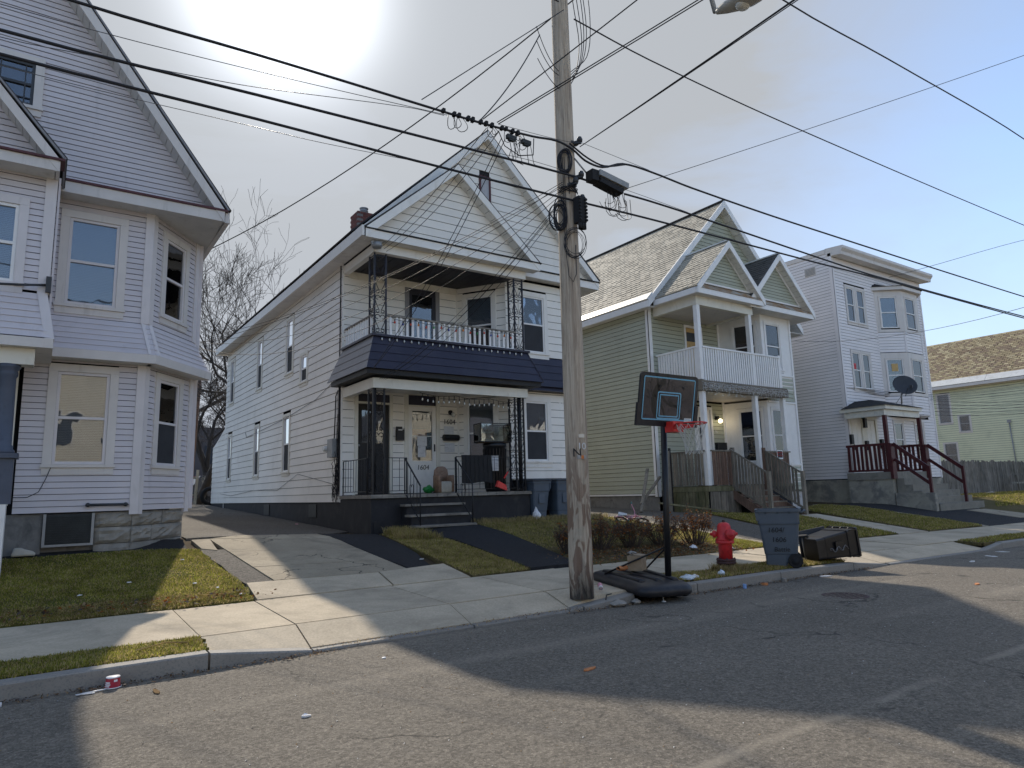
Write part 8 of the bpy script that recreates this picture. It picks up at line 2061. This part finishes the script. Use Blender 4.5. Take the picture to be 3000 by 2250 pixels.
# ================================================================== BARE TREES AND BACK LOTS
def bare_tree(x, y, h, label, seed, mat='bark', lean=(0, 0), levels=5, trunk=.2, first=.32):
    rr = random.Random(seed); z0 = G(x, min(y, 33)); t = thing('tree', (x, y, z0), label, 'tree')
    tr_, cr_ = MB(), MB()
    def grow(p, d, L, r, lv):
        n = 5; pts = [p]; rs = [r]; q = p
        for i in range(n):
            d = (d+Vector((rr.gauss(0, .13), rr.gauss(0, .13), rr.gauss(.03, .08)))).normalized(); q = q+d*L/n; pts.append(q); rs.append(max(.0095, r*(1-.40*(i+1)/n)))
        (tr_ if lv == 0 else cr_).tube(pts, rs, 7 if lv == 0 else (5 if lv < 3 else 3), False)
        if lv >= levels: return
        k = 4 if lv == 0 else rr.choice((3, 3, 4)) if lv < 4 else rr.choice((2, 3, 4))
        for i in range(k):
            a = rr.uniform(.35, .9) if lv else rr.uniform(.25, .65); ax = d.orthogonal().normalized(); ax.rotate(Matrix.Rotation(rr.uniform(0, 6.28), 3, d)); dd = (d*math.cos(a)+ax*math.sin(a)+Vector((0, 0, .12))).normalized()
            j = n if i < 2 else rr.randint(2, n); grow(pts[j], dd, L*rr.uniform(.62, .85), rs[j]*rr.uniform(.55, .8), lv+1)
    grow(Vector((x, y, z0-.1)), Vector((lean[0], lean[1], 1)).normalized(), h*first, trunk, 0)
    tr_.build('trunk', mat, parent=t); cr_.build('crown', mat, parent=t)
    return t
bare_tree(12.2, 42, 14.2, 'tall bare tree rising above the roof edge of the white house', 5, 'bark_far', levels=6, trunk=.30, first=.36)
bare_tree(8.3, 43, 12.0, 'bare spreading tree behind the gap between the two houses', 12, 'bark_far', (.1, 0), levels=6, trunk=.26, first=.34)
bare_tree(6.35, 36, 9.0, 'dark bare tree close to the lilac house side', 23, 'bark', (.12, .0), levels=6, trunk=.22, first=.32)
bare_tree(8.9, 47, 10, 'low twiggy tree among the back lots', 31, 'bark_far', levels=6, trunk=.16, first=.28)
hb_ = thing('house', (11, 62, 1.4), 'distant brown house half hidden by twigs in the back lots', 'house')
part(hb_, 'wall', 'far_brown', (8.5, 20, 60, 68, 1, 7.5)); gable_roof(hb_, 14.2, 6.2, 6.2, 7.4, 11.0, 59.5, 68.5, 'far_roof', .15)
for x in (9.2, 11, 13): part(hb_, 'window', 'glass_backing', (x, x+.9, 59.93, 59.99, 4.5, 6.0)); part(hb_, 'window', 'glass_backing', (x, x+.9, 59.93, 59.99, 2.0, 3.3))
p2 = MB(); p2.tube([(6.35, 38, 1.3), (6.65, 38, 9.0)], [.11, .09], 8); solo(p2, 'post', 'wood_red', 'leaning bare wooden post behind the lilac house', 'post')
wf = thing('fence', (5.6, 35, 1.4), 'leaning old white picket fence at the end of the drive', 'fence')
boards(wf, front(35.0), 4.8, 6.15, 9, 1.2, 3.1, .0, .04, 'fence_white', 'picket', .18, .1, .25, .10); ppart(wf, front(35.05), 'rail', 'fence_white', (4.8, 6.15, 1.8, 1.9, .0, .05), (4.8, 6.15, 2.6, 2.7, .0, .05))
tp = MB(); tp.box(5.45, 5.85, 34.88, 34.94, 2.15, 2.75); solo(tp, 'cloth', 'blue_tarp', 'blue cloth hanging on the old white fence', 'cloth')
cr = thing('parked_car', (7.4, 39, 1.45), 'parked dark car glimpsed behind the white fence', 'car')
loft([[Vector((x, 38+dy, 1.45+z)) for x, z in ((6.3, .35), (6.3, .75), (6.55, .95), (6.85, 1.4), (8.2, 1.42), (8.6, .95), (9.4, .85), (9.5, .35))] for dy in (0, 1.5)], 'car_paint', 'body', cr, False)
for x in (6.9, 8.8): MB().lathe([(0, 0), (.2, 0), (.31, .01), (.31, .18), (0, .18)], (x, 37.9, 1.76), (0, 1, 0), 18).build('wheel', 'rubber', parent=cr)
MB().box(6.9, 8.1, 37.95, 37.99, 2.45, 2.8).build('window', 'window_glass', parent=cr); MB().box(6.32, 6.36, 37.95, 38.2, 2.0, 2.2).build('tail_lamp', 'car_red', parent=cr)
c2_ = thing('parked_car', (7.0, 44, 1.45), 'red-fronted parked car deeper in the back lots', 'car')
loft([[Vector((x, 45+dy, 1.45+z)) for x, z in ((6.6, .35), (6.6, .9), (7.1, 1.1), (7.5, 1.6), (9.5, 1.6), (9.9, .9), (9.9, .35))] for dy in (0, 1.6)], 'car_red', 'body', c2_, False)
MB().box(7.5, 9.4, 44.95, 44.99, 2.6, 2.95).build('window', 'window_glass', parent=c2_)
ty_ = MB(); ty_.tube([Vector((6.55+.34*math.cos(t*2*math.pi/24), 33.9, 1.78+.34*math.sin(t*2*math.pi/24))) for t in range(24)], .10, 8, False, closed=True); solo(ty_, 'tyre', 'rubber', 'old tyre leaning by the back corner of the white house', 'tyre')
# ================================================================== ACROSS THE STREET (seen in window reflections; widened and coloured for warm bounced light)
for i, (x, wd, hh, m_) in enumerate(((-15, 10, 6.4, 'far_tan'), (-3, 10, 6.8, 'far_tan'), (9, 10, 6.2, 'cream_trim'), (21, 10, 6.6, 'far_tan'), (33, 10, 6.4, 'white_siding'))):
    oh = thing('house', (x+wd/2, -16, 0), ('tan gabled house at the far left across the street', 'tan gabled house facing the lilac house across the street', 'cream gabled house facing the white house across the street', 'tan gabled house facing the green house across the street', 'white gabled house facing the three-storey house across the street')[i], 'house')
    part(oh, 'wall', m_, (x, x+wd, -24, -15, -.1, hh)); 
    mb = MB(); mb.prism([(x, -15, hh), (x+wd, -15, hh), (x+wd/2, -15, hh+3.4)], (0, -9, 0)); mb.build('gable', m_, parent=oh)
    gable_roof(oh, x+wd/2, wd/2+.4, wd/2+.4, hh-.3, hh+3.6, -24.3, -14.5, 'far_roof', .12)
    for zz in (1.6, 4.6):
        for k in range(3):
            u = x+1.0+k*2.4; w_ = part(oh, 'window', 'glass_backing', (u, u+.95, -15.0, -14.96, zz, zz+1.6)); part(w_, 'casing', 'clean_white', (u-.12, u-.002, -15, -14.95, zz-.1, zz+1.7), (u+.952, u+1.07, -15, -14.95, zz-.1, zz+1.7), (u, u+.95, -15, -14.95, zz+1.602, zz+1.72))
